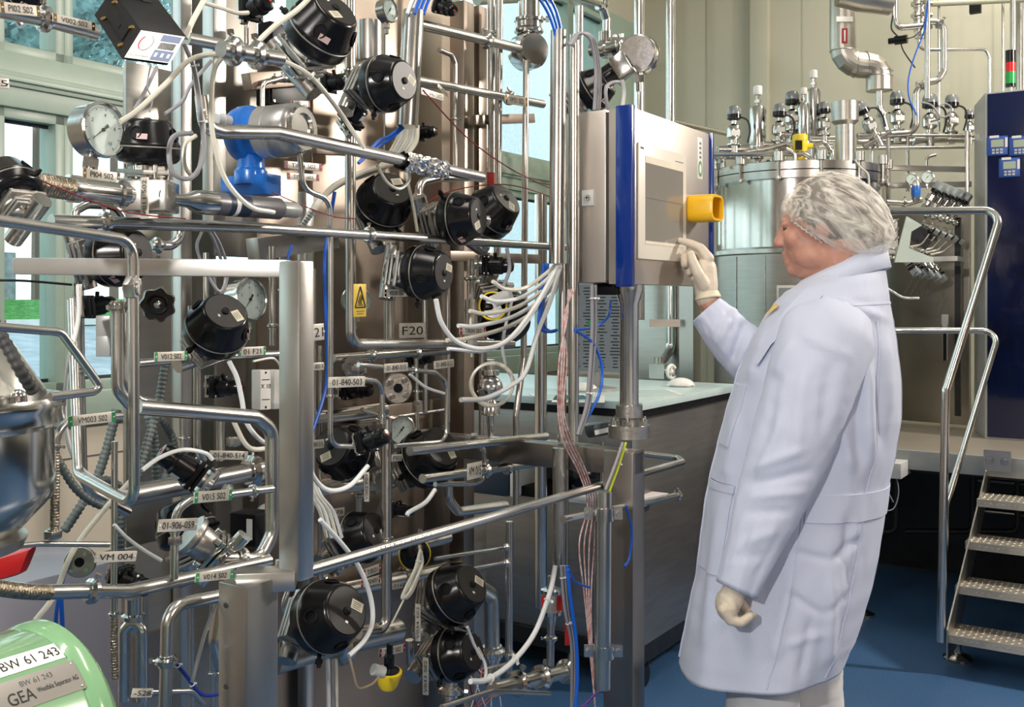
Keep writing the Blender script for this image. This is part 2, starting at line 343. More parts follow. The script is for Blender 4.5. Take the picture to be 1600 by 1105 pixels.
# ---------------------------------------------------------------- small builders
def pipe(label, pts, w, R=.05, mt=None, name='steel_pipe', cat='pipe', group='stainless steel process pipes', parent=None, clamps=(), n=16, Y=None, welds=False):
    """pts are world points; w is the width in photo pixels at the first one"""
    pts = [Vector(p) for p in pts]; r = w/2/F*pts[0].y; R = max(R, r*1.5)
    fp = fil(pts, R)
    m = MB(); m.path(fp, r, n)
    if parent is not None: o = obj(name, m, mt or STEEL, parent)
    else: o = obj(name, m, mt or STEEL, None, label, cat, group)
    for f in clamps:   # clamp or union collars at fractions of the whole length
        L = [0]; 
        for a, b in zip(fp[:-1], fp[1:]): L.append(L[-1]+(b-a).length)
        d = f*L[-1]
        for i in range(len(fp)-1):
            if L[i+1] >= d: break
        a, b = fp[i], fp[i+1]; q = a.lerp(b, (d-L[i])/max(1e-6, L[i+1]-L[i])); ax = (b-a).normalized()
        m = MB(); h = r*.55
        m.lathe([(r*.9, -h*1.5), (r*1.25, -h*1.5), (r*1.25, -h), (r*1.75, -h*.5), (r*1.75, h*.5), (r*1.25, h), (r*1.25, h*1.5), (r*.9, h*1.5)], q, ax, 20, False)
        s = ax.cross(Vector((0, 1, 0)));  s = s.normalized() if s.length > .1 else Z
        m.cyl(q+s*r*1.6, q+s*r*2.5, r*.22, n=8); m.prism(q+s*r*2.3, s, r*.45, r*.5)
        obj('clamp', m, POL if mt is None else mt, o)
    return o
def hose(label, pts, w, mt=None, name='air_hose', cat='hose', group='milky air hoses', n=8, ref=0, rings=()):
    pts = [Vector(p) for p in pts]; r = w/2/F*pts[ref].y; cp = cat_(pts, 7); m = MB(); m.path(cp, r, n)
    o = obj(name, m, mt or HOSE, None, label, cat, group)
    for f in rings:
        i = int(f*(len(cp)-2)); ax = (cp[i+1]-cp[i]).normalized(); m = MB(); m.ring(cp[i], ax, r*1.25, r*.3, 12, 6)
        s = ax.cross(Vector((0, 1, 0))).normalized(); m.hexa(cp[i]+s*r*1.6, s*r*.7, ax*r*.5, s.cross(ax)*r*.4); obj('cable_tie', m, WHT, o)
    return o
def plate(text, a, b, h, ends=None, label=None, group='engraved identification plates', inkmt=None, th=.002, mt=None, name='identification_plate', vertical=False):
    """a, b world points of the left and right end middles; h height in pixels at a"""
    a, b = Vector(a), Vector(b); hh = h/F*a.y; r = (b-a); L = r.length; r.normalize(); u = Z-r*Z.dot(r)
    if u.length < .35: u = V.cross(r) if V.cross(r).length > .2 else U.copy(); u -= r*u.dot(r)
    u.normalize(); n = r.cross(u)
    if n.y > 0: u = -u; n = -n
    if vertical: pass
    c = (a+b)/2; m = MB(); m.hexa(c, r*L/2, u*hh/2, n*th/2)
    o = obj(name, m, mt or TAG, None, label or ('engraved plate reading "%s"' % text), 'sign', group, bevel=min(.0012, hh*.08))
    nt_ = .16 if ends else .06
    f = c+n*(th/2+.0002); m = MB()
    ls = text.split('|'); 
    for i, s in enumerate(ls):
        hl = hh*(.56 if len(ls) == 1 else .8/len(ls)*.7); m.text(s, f+u*(hh*((len(ls)-1)/2-i)*.8/len(ls)), r, u, hl, L*(1-2*nt_)*.92*(1 if len(ls) == 1 else len(s)/max(len(x) for x in ls)))
    obj('lettering', m, inkmt or INK, o, smooth=False)
    for s in (-1, 1): m = MB(); m.lathe([(hh*.10, 0), (hh*.08, .0012), (1e-5, .0014)], f+r*(s*L*.455), n, 10, False); obj('rivet', m, LGREY, o)
    if ends:
        for s in (-1, 1):
            m = MB(); m.hexa(f+r*(s*L*.455), r*L*.04, u*hh*.46, n*.0002); obj('end_marker', m, ends, o, smooth=False)
    return o
def flange(m, c, ax, r, t): m.lathe([(r*.5, -t/2), (r, -t/2), (r, t/2), (r*.5, t/2)], c, ax, 24, True)
# ---------------------------------------------------------------- far right: platform, stairs, cabinets
PZ = .8
Pn = Vector((.4375*4.67, 4.67, 0)); pt = Pn.dot(U); pv = Pn.dot(V)      # a point of the platform's near edge
PLATM = bpy.data.materials.new('perforated steel deck'); PLATM.use_nodes = True
_t = PLATM.node_tree; _b = _t.nodes['Principled BSDF']; _c = _t.nodes.new('ShaderNodeTexCoord'); _v = _t.nodes.new('ShaderNodeTexVoronoi'); _v.inputs['Scale'].default_value = 42; _v.inputs['Randomness'].default_value = 0
_r = _t.nodes.new('ShaderNodeValToRGB'); _r.color_ramp.elements[0].color = (.12, .10, .08, 1); _r.color_ramp.elements[1].color = (.46, .41, .34, 1); _r.color_ramp.elements[0].position = .28; _r.color_ramp.elements[1].position = .38
_t.links.new(_c.outputs['Object'], _v.inputs[0]); _t.links.new(_v.outputs['Distance'], _r.inputs[0]); _t.links.new(_r.outputs[0], _b.inputs['Base Color']); _b.inputs['Metallic'].default_value = .6; _b.inputs['Roughness'].default_value = .4
pl = thing('platform', 'raised grey steel platform with perforated deck behind the man', 'platform', G(pt+.7, 1, 0))
m = MB(); m.gbox(pt, pt+1.9, -2.1, 5, PZ-.012, PZ); obj('deck', m, PLATM, pl, smooth=False)
m = MB(); m.gbox(pt-.03, pt-.001, -2.1, 5, PZ-.085, PZ+.004); obj('edge_channel', m, GREYP, pl, bevel=.003)
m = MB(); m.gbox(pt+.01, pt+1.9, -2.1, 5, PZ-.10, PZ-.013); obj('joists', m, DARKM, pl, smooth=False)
for px, py in ((1350, 962),):
    q = onfloor(px, py); m = MB(); m.box((q.x, q.y, (.22+PZ-.1)/2), .05, .05, PZ-.1-.22); obj('leg', m, FRAMEM, pl)
    m = MB(); m.cyl((q.x, q.y, .02), (q.x, q.y, .23), .013); m.lathe([(.05, 0), (.05, .012), (.03, .02), (.013, .03)], (q.x, q.y, 0), Z); obj('levelling_foot', m, STEEL, pl)
# added dark sheet standing in for the shade below the platform, then pipes
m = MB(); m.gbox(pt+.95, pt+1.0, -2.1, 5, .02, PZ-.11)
obj('shade_sheet', m, DARKM, None, 'added dark sheet standing for the shade under the raised platform', 'panel', smooth=False)
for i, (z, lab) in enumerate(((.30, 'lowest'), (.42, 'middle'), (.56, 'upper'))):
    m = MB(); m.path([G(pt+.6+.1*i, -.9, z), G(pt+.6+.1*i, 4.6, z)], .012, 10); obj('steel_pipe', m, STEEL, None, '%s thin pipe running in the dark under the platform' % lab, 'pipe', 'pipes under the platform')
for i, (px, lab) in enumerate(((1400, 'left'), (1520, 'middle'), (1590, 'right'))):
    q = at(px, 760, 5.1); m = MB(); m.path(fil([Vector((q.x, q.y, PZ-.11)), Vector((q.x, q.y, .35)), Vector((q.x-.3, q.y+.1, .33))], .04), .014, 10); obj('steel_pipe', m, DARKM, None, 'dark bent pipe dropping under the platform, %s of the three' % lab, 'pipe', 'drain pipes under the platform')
a = at(1398, 731, 4.75); m = MB(); m.hexa(a, V*.05, U*.1, Z*.035); jb = obj('junction_box', m, LGREY, None, 'pale box fixed under the platform edge beside the man', 'box', bevel=.004)
hose('thin grey cables looping below the pale box under the platform', [at(1400, 742, 4.7), at(1404, 770, 4.7), at(1396, 795, 4.7), at(1378, 796, 4.7), at(1374, 780, 4.7), at(1386, 770, 4.7), at(1396, 785, 4.7)], 2, GREYC, 'cable', 'cable', 'loose cables')
# stairs
st = thing('stairs', 'grey metal stairs with diamond-plate treads leading up to the platform', 'stairs', onfloor(1540, 1030))
DIA = mat('diamond plate', (.55, .50, .42), .7, .34, nz=.1, nscale=8)
tr = [(.155, 4.12), (.32, 4.24), (.48, 4.34), (.64, 4.44)]
def diamond(c, ex, ey, nx, ny, L=.018, wd=.006):
    m = MB()
    for i in range(nx):
        for j in range(ny):
            q = c+ex*((i+.5)/nx-.5)*2+ey*((j+.5)/ny-.5)*2; d = (ex.normalized()+ey.normalized()*(1 if (i+j) % 2 else -1)).normalized(); s = Z.cross(d)
            m.add([q-d*L/2, q-s*wd/2, q+d*L/2, q+s*wd/2, q+Z*.003], [(0, 1, 4), (1, 2, 4), (2, 3, 4), (3, 0, 4)])
    return m
for i, (z, Y) in enumerate(tr):
    a = at((1483, 1492, 1508, 1526)[i], 0, Y); a.z = z
    c = a+V*.4+U*.09; m = MB(); m.hexa(c-Z*.016, V*.4, U*.09, Z*.016); o = obj('tread', m, DIA, st)
    obj('diamond_pattern', diamond(c+Z*.0005, V*.39, U*.085, 34, 7), DIA, o, smooth=False)
    m = MB()
    for k in range(34):
        q = a+V*(.012+.0235*k)-U*.0005-Z*.016; d = (V+Z*(1 if k % 2 else -1)*.8).normalized(); s = U.cross(d)
        m.add([q-d*.012, q-s*.003, q+d*.012, q+s*.003, q-U*.003], [(0, 4, 1), (1, 4, 2), (2, 4, 3), (3, 4, 0)])
    obj('nosing_pattern', m, DIA, o, smooth=False)
b0 = at(1481, 0, 4.10); b0.z = .06; b1 = at(1545, 0, 4.56); b1.z = PZ-.02
m = MB(); m.poly([b0, b0+U*.20, b1+U*.2, b1+U*.0, Vector((b0.x, b0.y, .18))], V*-.006); obj('stringer', m, BRUSH, st, smooth=False)
a = at(1560, 719, 4.53); m = MB(); m.hexa(a-U*.03, V*.055, U*.004, Z*.045); br = obj('bracket', m, FRAMEM, st)
for s in (-1, 1): m = MB(); m.prism(a-U*.04+V*.03*s, U, .013, .012); m.cyl(a-U*.036+V*.03*s, a-U*.035+V*.03*s, .018); obj('bolt', m, POL, br)
q = at(1497, 1022, 4.28); q.z = 0; m = MB(); m.lathe([(.058, 0), (.06, .012), (.045, .022), (.016, .03), (.014, .06), (.018, .07), (.018, .14)], q, Z, 28); obj('levelling_foot', m, STEEL, st)
# handrails
hr = thing('handrail', 'front stainless handrail of the stairs, bending from platform to floor', 'railing', at(1470, 1000, 4.1), 'stair handrails')
m = MB(); m.path(fil([at(1378, 330, 4.55), at(1566, 329, 4.25), at(1478, 610, 4.15), at(1470, 1003, 4.12)], .06), 6.5/F*4.2, 18); obj('tube', m, POL, hr)
hr2 = thing('handrail', 'lower stainless rail behind the front one, joining it above the treads', 'railing', at(1475, 800, 4.15), 'stair handrails')
m = MB(); m.path(fil([at(1392, 516, 4.55), at(1562, 517, 4.38), at(1478, 790, 4.2), at(1476, 860, 4.18)], .05), 5/F*4.2, 16); obj('tube', m, POL, hr2)
# blue cabinet
cb = thing('control_cabinet', 'tall navy blue cabinet at the right edge with small blue controllers', 'cabinet', at(1560, 665, 5.35))
za, zb = .80, at(0, 148, 5.25).z
A = at(1522, 0, 5.55); A.z = 0; B = at(1539, 0, 5.2); B.z = 0
n_ = (B-A); w_ = V
m = MB(); m.hexa((A+B)/2+V*.45+Z*((za+zb)/2), V*.45, (B-A)/2, Z*((zb-za)/2)); obj('body', m, CABG, cb, bevel=.004)
Bf = B+(B-A).normalized()*.004
m = MB(); m.hexa(Bf+V*.44+Z*((za+zb)/2), V*.43, (B-A).normalized()*.004, Z*((zb-za)/2-.01)); dr = obj('door', m, BCAB, cb, bevel=.002)
nn = (B-A).normalized(); fr = V.copy()
for px, py in ((1558, 228), (1593, 228), (1577, 262)):
    k = (px-800)/F; D = B+nn*.010; s = (k*D.y-D.x)/(V.x-k*V.y); p = D+V*s; p.z = at(px, py, p.y).z; h = 15/F*p.y
    m = MB(); m.hexa(p, V*h*1.0, nn*.005, Z*h); o = obj('controller', m, mat('blue controller case', (.01, .07, .36), 0, .35), cb, bevel=.003, label='small blue display unit with six keys')
    f = nn*.0062
    m = MB(); m.hexa(p+f+Z*h*.25, V*h*.6, nn*.0006, Z*h*.38); obj('display', m, mat('lcd', (.36, .42, .32), 0, .3), o, smooth=False)
    m = MB(); m.hexa(p+f+Z*h*.95-V*h*.3, V*h*.45, nn*.0006, Z*h*.13); obj('sticker', m, WHT, o, smooth=False)
    m = MB(); m.hexa(p+f+Z*h*.3+V*h*.85, V*h*.12, nn*.0006, Z*h*.5); obj('sticker', m, WHT, o, smooth=False)
    m = MB()
    for i in range(3):
        for j in range(2): m.hexa(p+f+V*(i-1)*h*.38-Z*(h*.42+j*h*.3), V*h*.13, nn*.001, Z*h*.1)
    obj('key', m, LGREY, o, kind='stuff')
sl = thing('stack_light', 'signal tower with black, red and green segments above the blue cabinet', 'signal light', at(1580, 145, 5.35))
for n, y0, y1, mt_ in (('base', 133, 148, STEEL), ('green_lens', 113, 131, mat('green lens', (.01, .30, .06), 0, .25)), ('red_lens', 98, 113, mat('red lens', (.6, .01, .01), 0, .25)), ('cap', 79, 98, BLK), ('collar', 131, 136, BLK)):
    a, b = at(1579, y1, 5.35), at(1579, y0, 5.35); r = (3.5 if n == 'base' else 7.5)/F*5.35; m = MB(); m.cyl(a, b, r, n=20); obj(n, m, mt_, sl)
pipe('bright vertical pipe coming down behind the signal tower', [at(1583, -60, 5.5), at(1583, 82, 5.5)], 9, name='vertical_pipe')
pipe('thick dark-edged vertical pipe at the right edge behind the blue cabinet', [at(1596, -60, 5.9), at(1596, 150, 5.9)], 16, name='vertical_pipe')
# sheet steel housing behind the valves
m = MB(); A = at(1380, 0, 5.75); B = at(1512, 0, 5.45)
for z0, z1, px0, px1 in ((PZ+.02, at(0, 330, 5.6).z, 1372, 1516),):
    a = at(px0, 0, 5.95); b = at(px1, 0, 5.6); a.z = b.z = 0; m.hexa((a+b)/2+Z*((z0+z1)/2), (b-a)/2, U*.03, Z*((z1-z0)/2))
obj('steel_cladding', m, mat('dim brushed sheet', (.27, .255, .22), 1, .38, nz=.1, nscale=4), None, 'brushed steel wall panel behind the handrail, below the row of valves', 'panel', bevel=.003)
m = MB(); a = at(1497, 650, 5.5); b = at(1497, 340, 5.5); m.beam(a, b, .03, .03); obj('upright', m, DARKM, None, 'black vertical profile between the steel panel and the blue cabinet', 'post')
m = MB(); a = at(1477, 500, 5.55); m.hexa(a, V*.018, U*.01, Z*.03); m.hexa(a-Z*.12, V*.012, U*.012, Z*.1); sw = obj('door_lock', m, LGREY, None, 'small pale latch box with dark handle on the steel panel', 'latch', bevel=.003)
m = MB(); m.hexa(a-Z*.13-U*.013, V*.009, U*.003, Z*.09); obj('handle', m, BLK2, sw)
m = MB(); a = at(1366, 0, 5.8); a.z = (PZ+at(0, 288, 5.8).z)/2; m.hexa(a, V*.05, U*.04, Z*((at(0, 288, 5.8).z-PZ)/2)); cx = obj('steel_column', m, BRUSH, None, 'narrow upright stainless housing right of the reactor, behind the hairnet', 'housing', bevel=.004)
# frame of pipes behind the gauges
fr_ = thing('tube_rack', 'square frame of stainless bars carrying the two small gauges', 'frame', at(1450, 290, 5.5))
for a, b in (((1383, 290), (1517, 288)), ((1383, 262), (1510, 265)), ((1388, 325), (1388, 205)), ((1511, 330), (1511, 205))):
    m = MB(); m.beam(at(a[0], a[1], 5.5), at(b[0], b[1], 5.5), .02, .03); obj('bar', m, FRAMEM, fr_, bevel=.002)
# ---------------------------------------------------------------- reactor tank
TY = 5.3; tc_ = at(1245, 0, TY); tc_.z = 0
def tz(py): return CH+(HY-py)/F*TY
tk = thing('reactor_tank', 'large round stainless reactor tank standing behind the man', 'tank', tc_+Z*PZ)
r = 127/F*TY
DY = .3
m = MB(); m.lathe([(r*1.0, PZ), (r*1.0, tz(402))], tc_, Z, 72, False); obj('lower_shell', m, BRUSH, tk)
m = MB(); m.lathe([(r*1.0, tz(402)), (r*1.03, tz(400)), (r*1.03, tz(394)), (r*.98, tz(391))], tc_, Z, 72, False); obj('band', m, STEEL, tk)
m = MB(); m.lathe([(r*.97, tz(398)), (r*.97, tz(292))], tc_, Z, 72, False); obj('upper_shell', m, POL, tk)
m = MB(); m.lathe([(r*.9, tz(292)), (r*1.04, tz(292)), (r*1.04, tz(281)), (r*.9, tz(281))], tc_, Z, 72, False); obj('flange', m, STEEL, tk)
m = MB(); m.lathe([(r*.9, tz(279.5)), (r*1.04, tz(279.5)), (r*1.04, tz(268)), (r*.98, tz(266)), (r*.6, tz(260)), (1e-5, tz(258))], tc_, Z, 72, False); obj('lid', m, STEEL, tk)
for i in range(14):
    a = 2*PI*i/14+.21; d = Vector((math.cos(a), math.sin(a), 0)); q = tc_+d*r*1.06
    m = MB(); m.cyl(q+Z*tz(296), q+Z*tz(262), .008, n=10); m.cyl(q+Z*tz(268), q+Z*tz(255), .024, n=14); m.cyl(q+Z*tz(294), q+Z*tz(290), .016, n=12); obj('lid_bolt', m, STEEL, tk)
for a in (-2.2, -1.9, -1.35, -1.0, -2.6):
    d = Vector((math.cos(a), math.sin(a), 0)); q = tc_+d*(r*1.0); m = MB(); m.hexa(q+Z*((PZ+tz(404))/2), d*.003, Z.cross(d)*.003, Z*((tz(404)-PZ)/2)); obj('seam', m, CAST, tk)
dn = Vector((-.35, -1, 0)).normalized(); q = tc_+dn*(r+.012); q2 = Vector((q.x, q.y, 0)); X_ = dn.cross(Z)*-1
m = MB(); m.hexa(q2+Z*tz(478), X_*.065, dn*.004, Z*.10); np_ = obj('nameplate', m, TAG, tk, bevel=.002)
m = MB(); m.hexa(q2+Z*tz(465)+dn*.0045, X_*.055, dn*.0005, Z*.045); obj('dark_field', m, GREYP, np_)
m = MB()
for i in range(7): m.hexa(q2+Z*(tz(487)-i*.011)+dn*.0045, X_*(.052-.006*(i % 3)), dn*.0005, Z*.002)
obj('print_lines', m, INK, np_)
pipe('thin rail of tube around the reactor lid, bent down at its end', [at(1105, 241, 4.72), at(1268, 241, 4.66), at(1272, 285, 4.66)], 7, .05, POL, name='guard_rail', cat='railing', group='reactor rails')
# pipes and fittings on the reactor lid
random.seed(11)
def filt(px, top, bot, w, Y, label):
    a, b = at(px, bot, Y), at(px, top, Y); r = w/2/F*Y; h = (b-a).length; t = thing('filter_housing', label, 'filter', a, 'filter housings on the reactor lid')
    m = MB(); m.lathe([(r*.5, 0), (r*.95, h*.03), (r, h*.08), (r, h*.9), (r*.8, h*.97), (r*.3, h)], a, Z, 24); obj('body', m, POL, t)
    m = MB(); m.cyl(b, b+Z*r*1.3, r*.22, n=10); m.prism(b+Z*r*.5, Z, r*.4, r*.4); obj('stem', m, STEEL, t)
    m = MB(); m.lathe([(r*.5, r*1.3), (r*.55, r*1.4), (r*.55, r*2.3), (r*.45, r*2.4)], b, Z, 12); obj('knob', m, WHT, t)
    m = MB(); m.lathe([(r*.4, -.10), (r*.4, -.01), (r*1.15, -.01), (r*1.15, .012), (r*.5, .012)], a, Z, 20); obj('clamp_foot', m, STEEL, t)
filt(1184, 165, 232, 27, 4.9, 'short steel filter cylinder with white knob, leftmost on the reactor lid')
filt(1256, 160, 225, 20, 5.0, 'slim steel filter cylinder with white knob in front of the tallest one')
filt(1271, 137, 225, 24, 5.15, 'tallest steel filter cylinder with white knob on the reactor lid')
def headvalve_proto():
    t = thing('sanitary_valve', 'x', 'valve'); 
    m = MB(); m.lathe([(.9, 0), (1, .1), (1, .25), (.5, .35), (.5, .8), (1.0, 1.2), (1.05, 2.2), (.8, 2.8), (.35, 3.1), (.35, 3.7)], (0, 0, 0), Z, 24); obj('bonnet', m, POL, t)
    m = MB(); m.lathe([(.6, 3.6), (1.0, 3.8), (1.0, 4.4), (.5, 4.5)], (0, 0, 0), Z, 24); obj('collar', m, BLK, t)
    m = MB(); m.lathe([(.98, 4.4), (.98, 5.0), (.75, 5.5), (.3, 5.7), (.001, 5.72)], (0, 0, 0), Z, 20); obj('dome', m, mat('smoked grey dome', (.22, .24, .24), .1, .15, coat=.5), t)
    m = MB(); m.cyl((-2.2, 0, -.5), (2.2, 0, -.5), .5, n=14); m.cyl((0, 0, -1.6), (0, 0, .1), .6, n=14); obj('body', m, STEEL, t)
    m = MB(); m.hexa(Vector((.0, -1.06, 1.7)), Vector((.6, 0, 0)), Vector((0, .03, 0)), Vector((0, 0, .35))); obj('label_sticker', m, WHT, t)
    m = MB(); m.path(cat_([Vector((.9, 0, 4.1)), Vector((1.9, 0, 3.6)), Vector((2.3, .2, 2.2)), Vector((2.0, .4, .5))], 5), .14, 6); obj('cable', m, DCAB, t)
    return t
HV = headvalve_proto()
for px, py, w, Y, ax, lab in ((1147, 228, 26, 4.8, (0, 0, 1), 'smoked dome, leftmost above the reactor'), (1216, 222, 25, 4.85, (.05, 0, 1), 'smoked dome, between the short filter and the yellow transmitter'),
        (1238, 205, 26, 5.05, (0, 0, 1), 'smoked dome, highest of those beside the slim filter'), (1288, 212, 22, 5.1, (0, 0, 1), 'smoked dome, just left of the wide steel tube'),
        (1402, 205, 26, 5.3, (0, 0, 1), 'smoked dome, standing upright right of the insulated duct end'), (1453, 212, 27, 5.35, (0, 0, 1), 'smoked dome, under the looped grey cable'),
        (1486, 208, 25, 5.4, (.03, 0, 1), 'smoked dome, second from the blue cabinet'), (1515, 214, 18, 5.45, (0, 0, 1), 'smoked dome, partly hidden by the blue cabinet'),
        (1368, 213, 25, 5.0, (-.55, -.1, 1), 'smoked dome, tilted left beside the wide steel tube')):
    inst(HV, frame(at(px, py, Y), Vector(ax), Vector((1, 0, 0)), w/2.1/F*Y*.95), 'small steel valve with '+lab, 'dome-topped valves above the reactor')
# wide tube, yellow transmitter
t = thing('steel_chimney', 'wide stepped stainless tube standing on the reactor beside the hairnet', 'tube', at(1320, 285, 4.7))
m = MB(); a = at(1320, 300, 4.7); h1 = at(0, 196, 4.7).z-a.z; h2 = at(0, 190, 4.7).z-a.z; h3 = at(0, 160, 4.7).z-a.z; r1 = 15.5/F*4.7; r2 = 22/F*4.7
m.lathe([(r1, 0), (r1, h1), (r2, h2), (r2, h3), (r2*.9, h3), (r2*.88, h2+.01)], a, Z, 36); obj('tube', m, BRUSH, t)
m = MB(); q = at(1302, 259, 4.62); m.sphere(q, .022, 12, 8); m.cyl(q, q+Vector((.05, 0.03, 0)), .01); obj('knob', m, BLK, t)
t = thing('pressure_transmitter', 'yellow round-cased transmitter with black window on the reactor lid', 'transmitter', at(1250, 245, 4.7))
q = at(1250, 237, 4.7); r = 12/F*4.7; hh = 28/F*4.7
m = MB(); m.lathe([(r*.8, 0), (r, .01), (r, hh*.62), (r*1.07, hh*.64), (r*1.07, hh*.93), (r*.9, hh)], q, Z, 26); m.cyl(q+Z*hh*.35, q+Z*hh*.35+Vector((r*1.7, 0, 0)), r*.4, n=14); m.cyl(q-Z*.045, q-Z*.03, r*.8, n=18); obj('case', m, YEL, t)
m = MB(); m.hexa(q+Vector((-r*.45, -r*.93, hh*.32)), Vector((r*.45, 0, 0)), Vector((0, .006, 0)), Z*hh*.27); obj('window', m, BLK, t)
m = MB(); m.cyl(q-Z*.13, q, r*.45, n=14); obj('stem', m, STEEL, t)
# short lid pipes
LP = [([(1160, 262), (1160, 238), (1200, 232), (1228, 225)], 8, 4.75, 'short bent pipe behind the leftmost dome valve'), ([(1183, 265), (1183, 228)], 12, 4.8, 'stub pipe under the leftmost filter cylinder'),
      ([(1205, 262), (1212, 240), (1240, 236), (1262, 250), (1262, 268)], 7, 4.75, 'looped pipe in front of the slim filter'), ([(1225, 262), (1225, 215)], 8, 4.9, 'upright pipe left of the yellow transmitter'),
      ([(1255, 268), (1255, 245)], 16, 4.75, 'thick stub below the yellow transmitter'), ([(1272, 228), (1290, 222), (1300, 240), (1296, 270)], 7, 4.85, 'hooked pipe left of the wide tube'),
      ([(1120, 232), (1170, 229), (1215, 229), (1300, 226)], 7, 5.0, 'level pipe joining the lid valves'), ([(1242, 268), (1242, 240), (1228, 232)], 6, 4.65, 'thin hooked pipe in front of the yellow transmitter'),
      ([(1338, 212), (1515, 212)], 5, 5.2, 'upper level pipe right of the wide tube'), ([(1338, 232), (1512, 230)], 5, 5.2, 'lower level pipe right of the wide tube'),
      ([(1340, 222), (1432, 222), (1450, 218), (1512, 220)], 8, 5.35, 'thicker level pipe between the two thin ones'),
      ([(1418, 300), (1418, 215)], 6, 5.3, 'upright pipe left of the two small gauges'), ([(1448, 268), (1447, 246), (1462, 242)], 5, 5.2, 'little hooked pipe above the right small gauge'),
      ([(1360, 300), (1362, 235), (1370, 212)], 6, 5.1, 'thin upright pipe behind the narrow housing'), ([(1374, 143), (1374, 165), (1384, 200), (1388, 214)], 10, 5.2, 'pipe leaving the end of the insulated duct'),
      ([(1385, 316), (1420, 318), (1440, 312)], 8, 5.1, 'short level pipe left of the upper sensors'), ([(1383, 398), (1405, 398)], 9, 5.1, 'short stub left of the pale bracket'),
      ([(1130, 262), (1130, 250), (1118, 244)], 9, 4.8, 'small stub at the left of the reactor lid')]
for pts, w, Y, lab in LP: pipe(lab, [at(a, b, Y) for a, b in pts], w, .03, clamps=(.5,) if w > 6 else (), group='small pipes above the reactor')
# small tank lid fittings
for px, py, r_, lab in ((1200, 258, 7, 'left'), (1222, 256, 6, 'middle'), (1290, 252, 8, 'right')):
    q = at(px, py, 4.72); t = thing('sight_glass', 'small round sight glass on the reactor lid, %s one of three' % lab, 'sight glass', q, 'sight glasses on the reactor lid'); r = r_/F*4.72; d = Vector((-.2, -1, .3)).normalized()
    m = MB(); m.lathe([(r*.7, 0), (r, .004), (r, .03), (r*.75, .035)], q, d, 20); obj('rim', m, STEEL, t); m = MB(); m.lathe([(r*.75, 0), (r*.5, .008), (1e-5, .01)], q+d*.031, d, 16, False); obj('glass', m, mat('green glass', (.02, .12, .08), 0, .1), t)
DY = 0.0
# insulated duct and upper pipes
DUCT = mat('jacketed duct steel', (.50, .47, .42), 1, .38, nz=.12, nscale=8)
t = thing('insulated_duct', 'thick jacketed steel duct with mitred bends coming down the back wall', 'duct', at(1374, 140, 5.6))
m = MB(); m.path(fil([at(1317, -80, 5.6), at(1317, 101, 5.6), at(1374, 103, 5.6), at(1374, 142, 5.6)], .10, 4), 20/F*5.6, 24); obj('duct_body', m, DUCT, t, ang=12)
m = MB()
for p, q in (((1317, 80), (1317, 79)), ((1335, 101), (1334, 101)), ((1352, 101), (1351, 101)), ((1374, 120), (1374, 119)), ((1374, 112), (1374, 111))):
    a, b = at(*p, 5.6), at(*q, 5.6); m.ring(a, b-a, 20.2/F*5.6, .0025, 28, 6)
obj('jacket_seam', m, STEEL, t)
a = at(1313, 47, 5.6)-Vector((0, 20.5/F*5.6, 0)); m = MB(); m.hexa(a+Z*.04, Vector((.045, 0, 0)), Vector((0, .003, 0)), Z*.014); obj('white_label', m, WHT, t); m = MB(); m.hexa(a-Z*.05, Vector((.015, 0, 0)), Vector((0, .003, 0)), Z*.04); m2 = MB(); m2.hexa(a-Z*.05-Vector((0, .003, 0)), Vector((.004, 0, 0)), Vector((0, .001, 0)), Z*.03); la = obj('red_label', m, REDM, t); obj('arrow_mark', m2, WHT, la)
m = MB(); m.path([at(1312, -12, 5.2), at(1345, -4, 5.2), at(1392, 2, 5.2)], 22/F*5.2, 22); o = obj('insulated_duct', m, DUCT, None, 'thick jacketed duct crossing the top edge right of the vertical one', 'duct')
up = [([(1398, -30), (1398, 28), (1403, 44), (1445, 40)], 9, 5.2, 'short bent pipe below the ceiling duct'), ([(1430, 34), (1466, 34), (1475, 45), (1475, 110), (1466, 126), (1440, 130), (1431, 145), (1432, 195), (1424, 208), (1340, 213)], 10, 5.3, 'pipe forming a long loop right of the bright vertical pole'),
      ([(1449, -60), (1449, 154)], 8.5, 5.0, 'bright vertical pole in front of the looped pipe'), ([(1434, 55), (1437, 78), (1541, 77), (1546, 90), (1546, 146)], 5, 5.5, 'thin pipe turning down behind the blue cabinet'),
      ([(1467, 0), (1467, 205)], 4, 5.9, 'thin upright pipe on the back wall behind the loop'), ([(1567, 0), (1567, 144)], 4, 5.8, 'thin upright conduit left of the signal tower')]
for pts, w, Y, lab in up: pipe(lab, [at(a, b, Y) for a, b in pts], w, .05, clamps=(.12, .5) if 'loop r' in lab else (), group='pipes above the reactor')
pipe('thick stub under the ceiling with valve head, by the bright pole', [at(1437, -30, 5.3), at(1437, 60, 5.3)], 15, .05, clamps=(.4, .6, .8), group='pipes above the reactor')
pipe('grey ceiling beam pipe crossing the top right corner', [at(1455, 6, 5.9), at(1640, -3, 5.6)], 9, .05, WALLM, group='pipes above the reactor')
m = MB(); m.hexa(at(1524, 14, 5.9), V*.03, U*.02, Z*.025); obj('wall_box', m, BLK2, None, 'small black box high on the back wall', 'box')
m = MB(); q = at(1408, 62, 5.1); m.cyl(q-V*.03, q+V*.03, .022); m.cyl(q-V*.06, q-V*.03, .015); obj('proximity_sensor', m, BLK, None, 'small black sensor hanging at the pipe loop', 'sensor')
hose('black cable with broken white marks hanging from the small black sensor', [at(1395, 25, 5.1), at(1393, 45, 5.1), at(1405, 60, 5.1), at(1412, 80, 5.1), at(1430, 106, 5.1)], 2.5, DCAB, 'cable', 'cable', 'cables above the reactor')
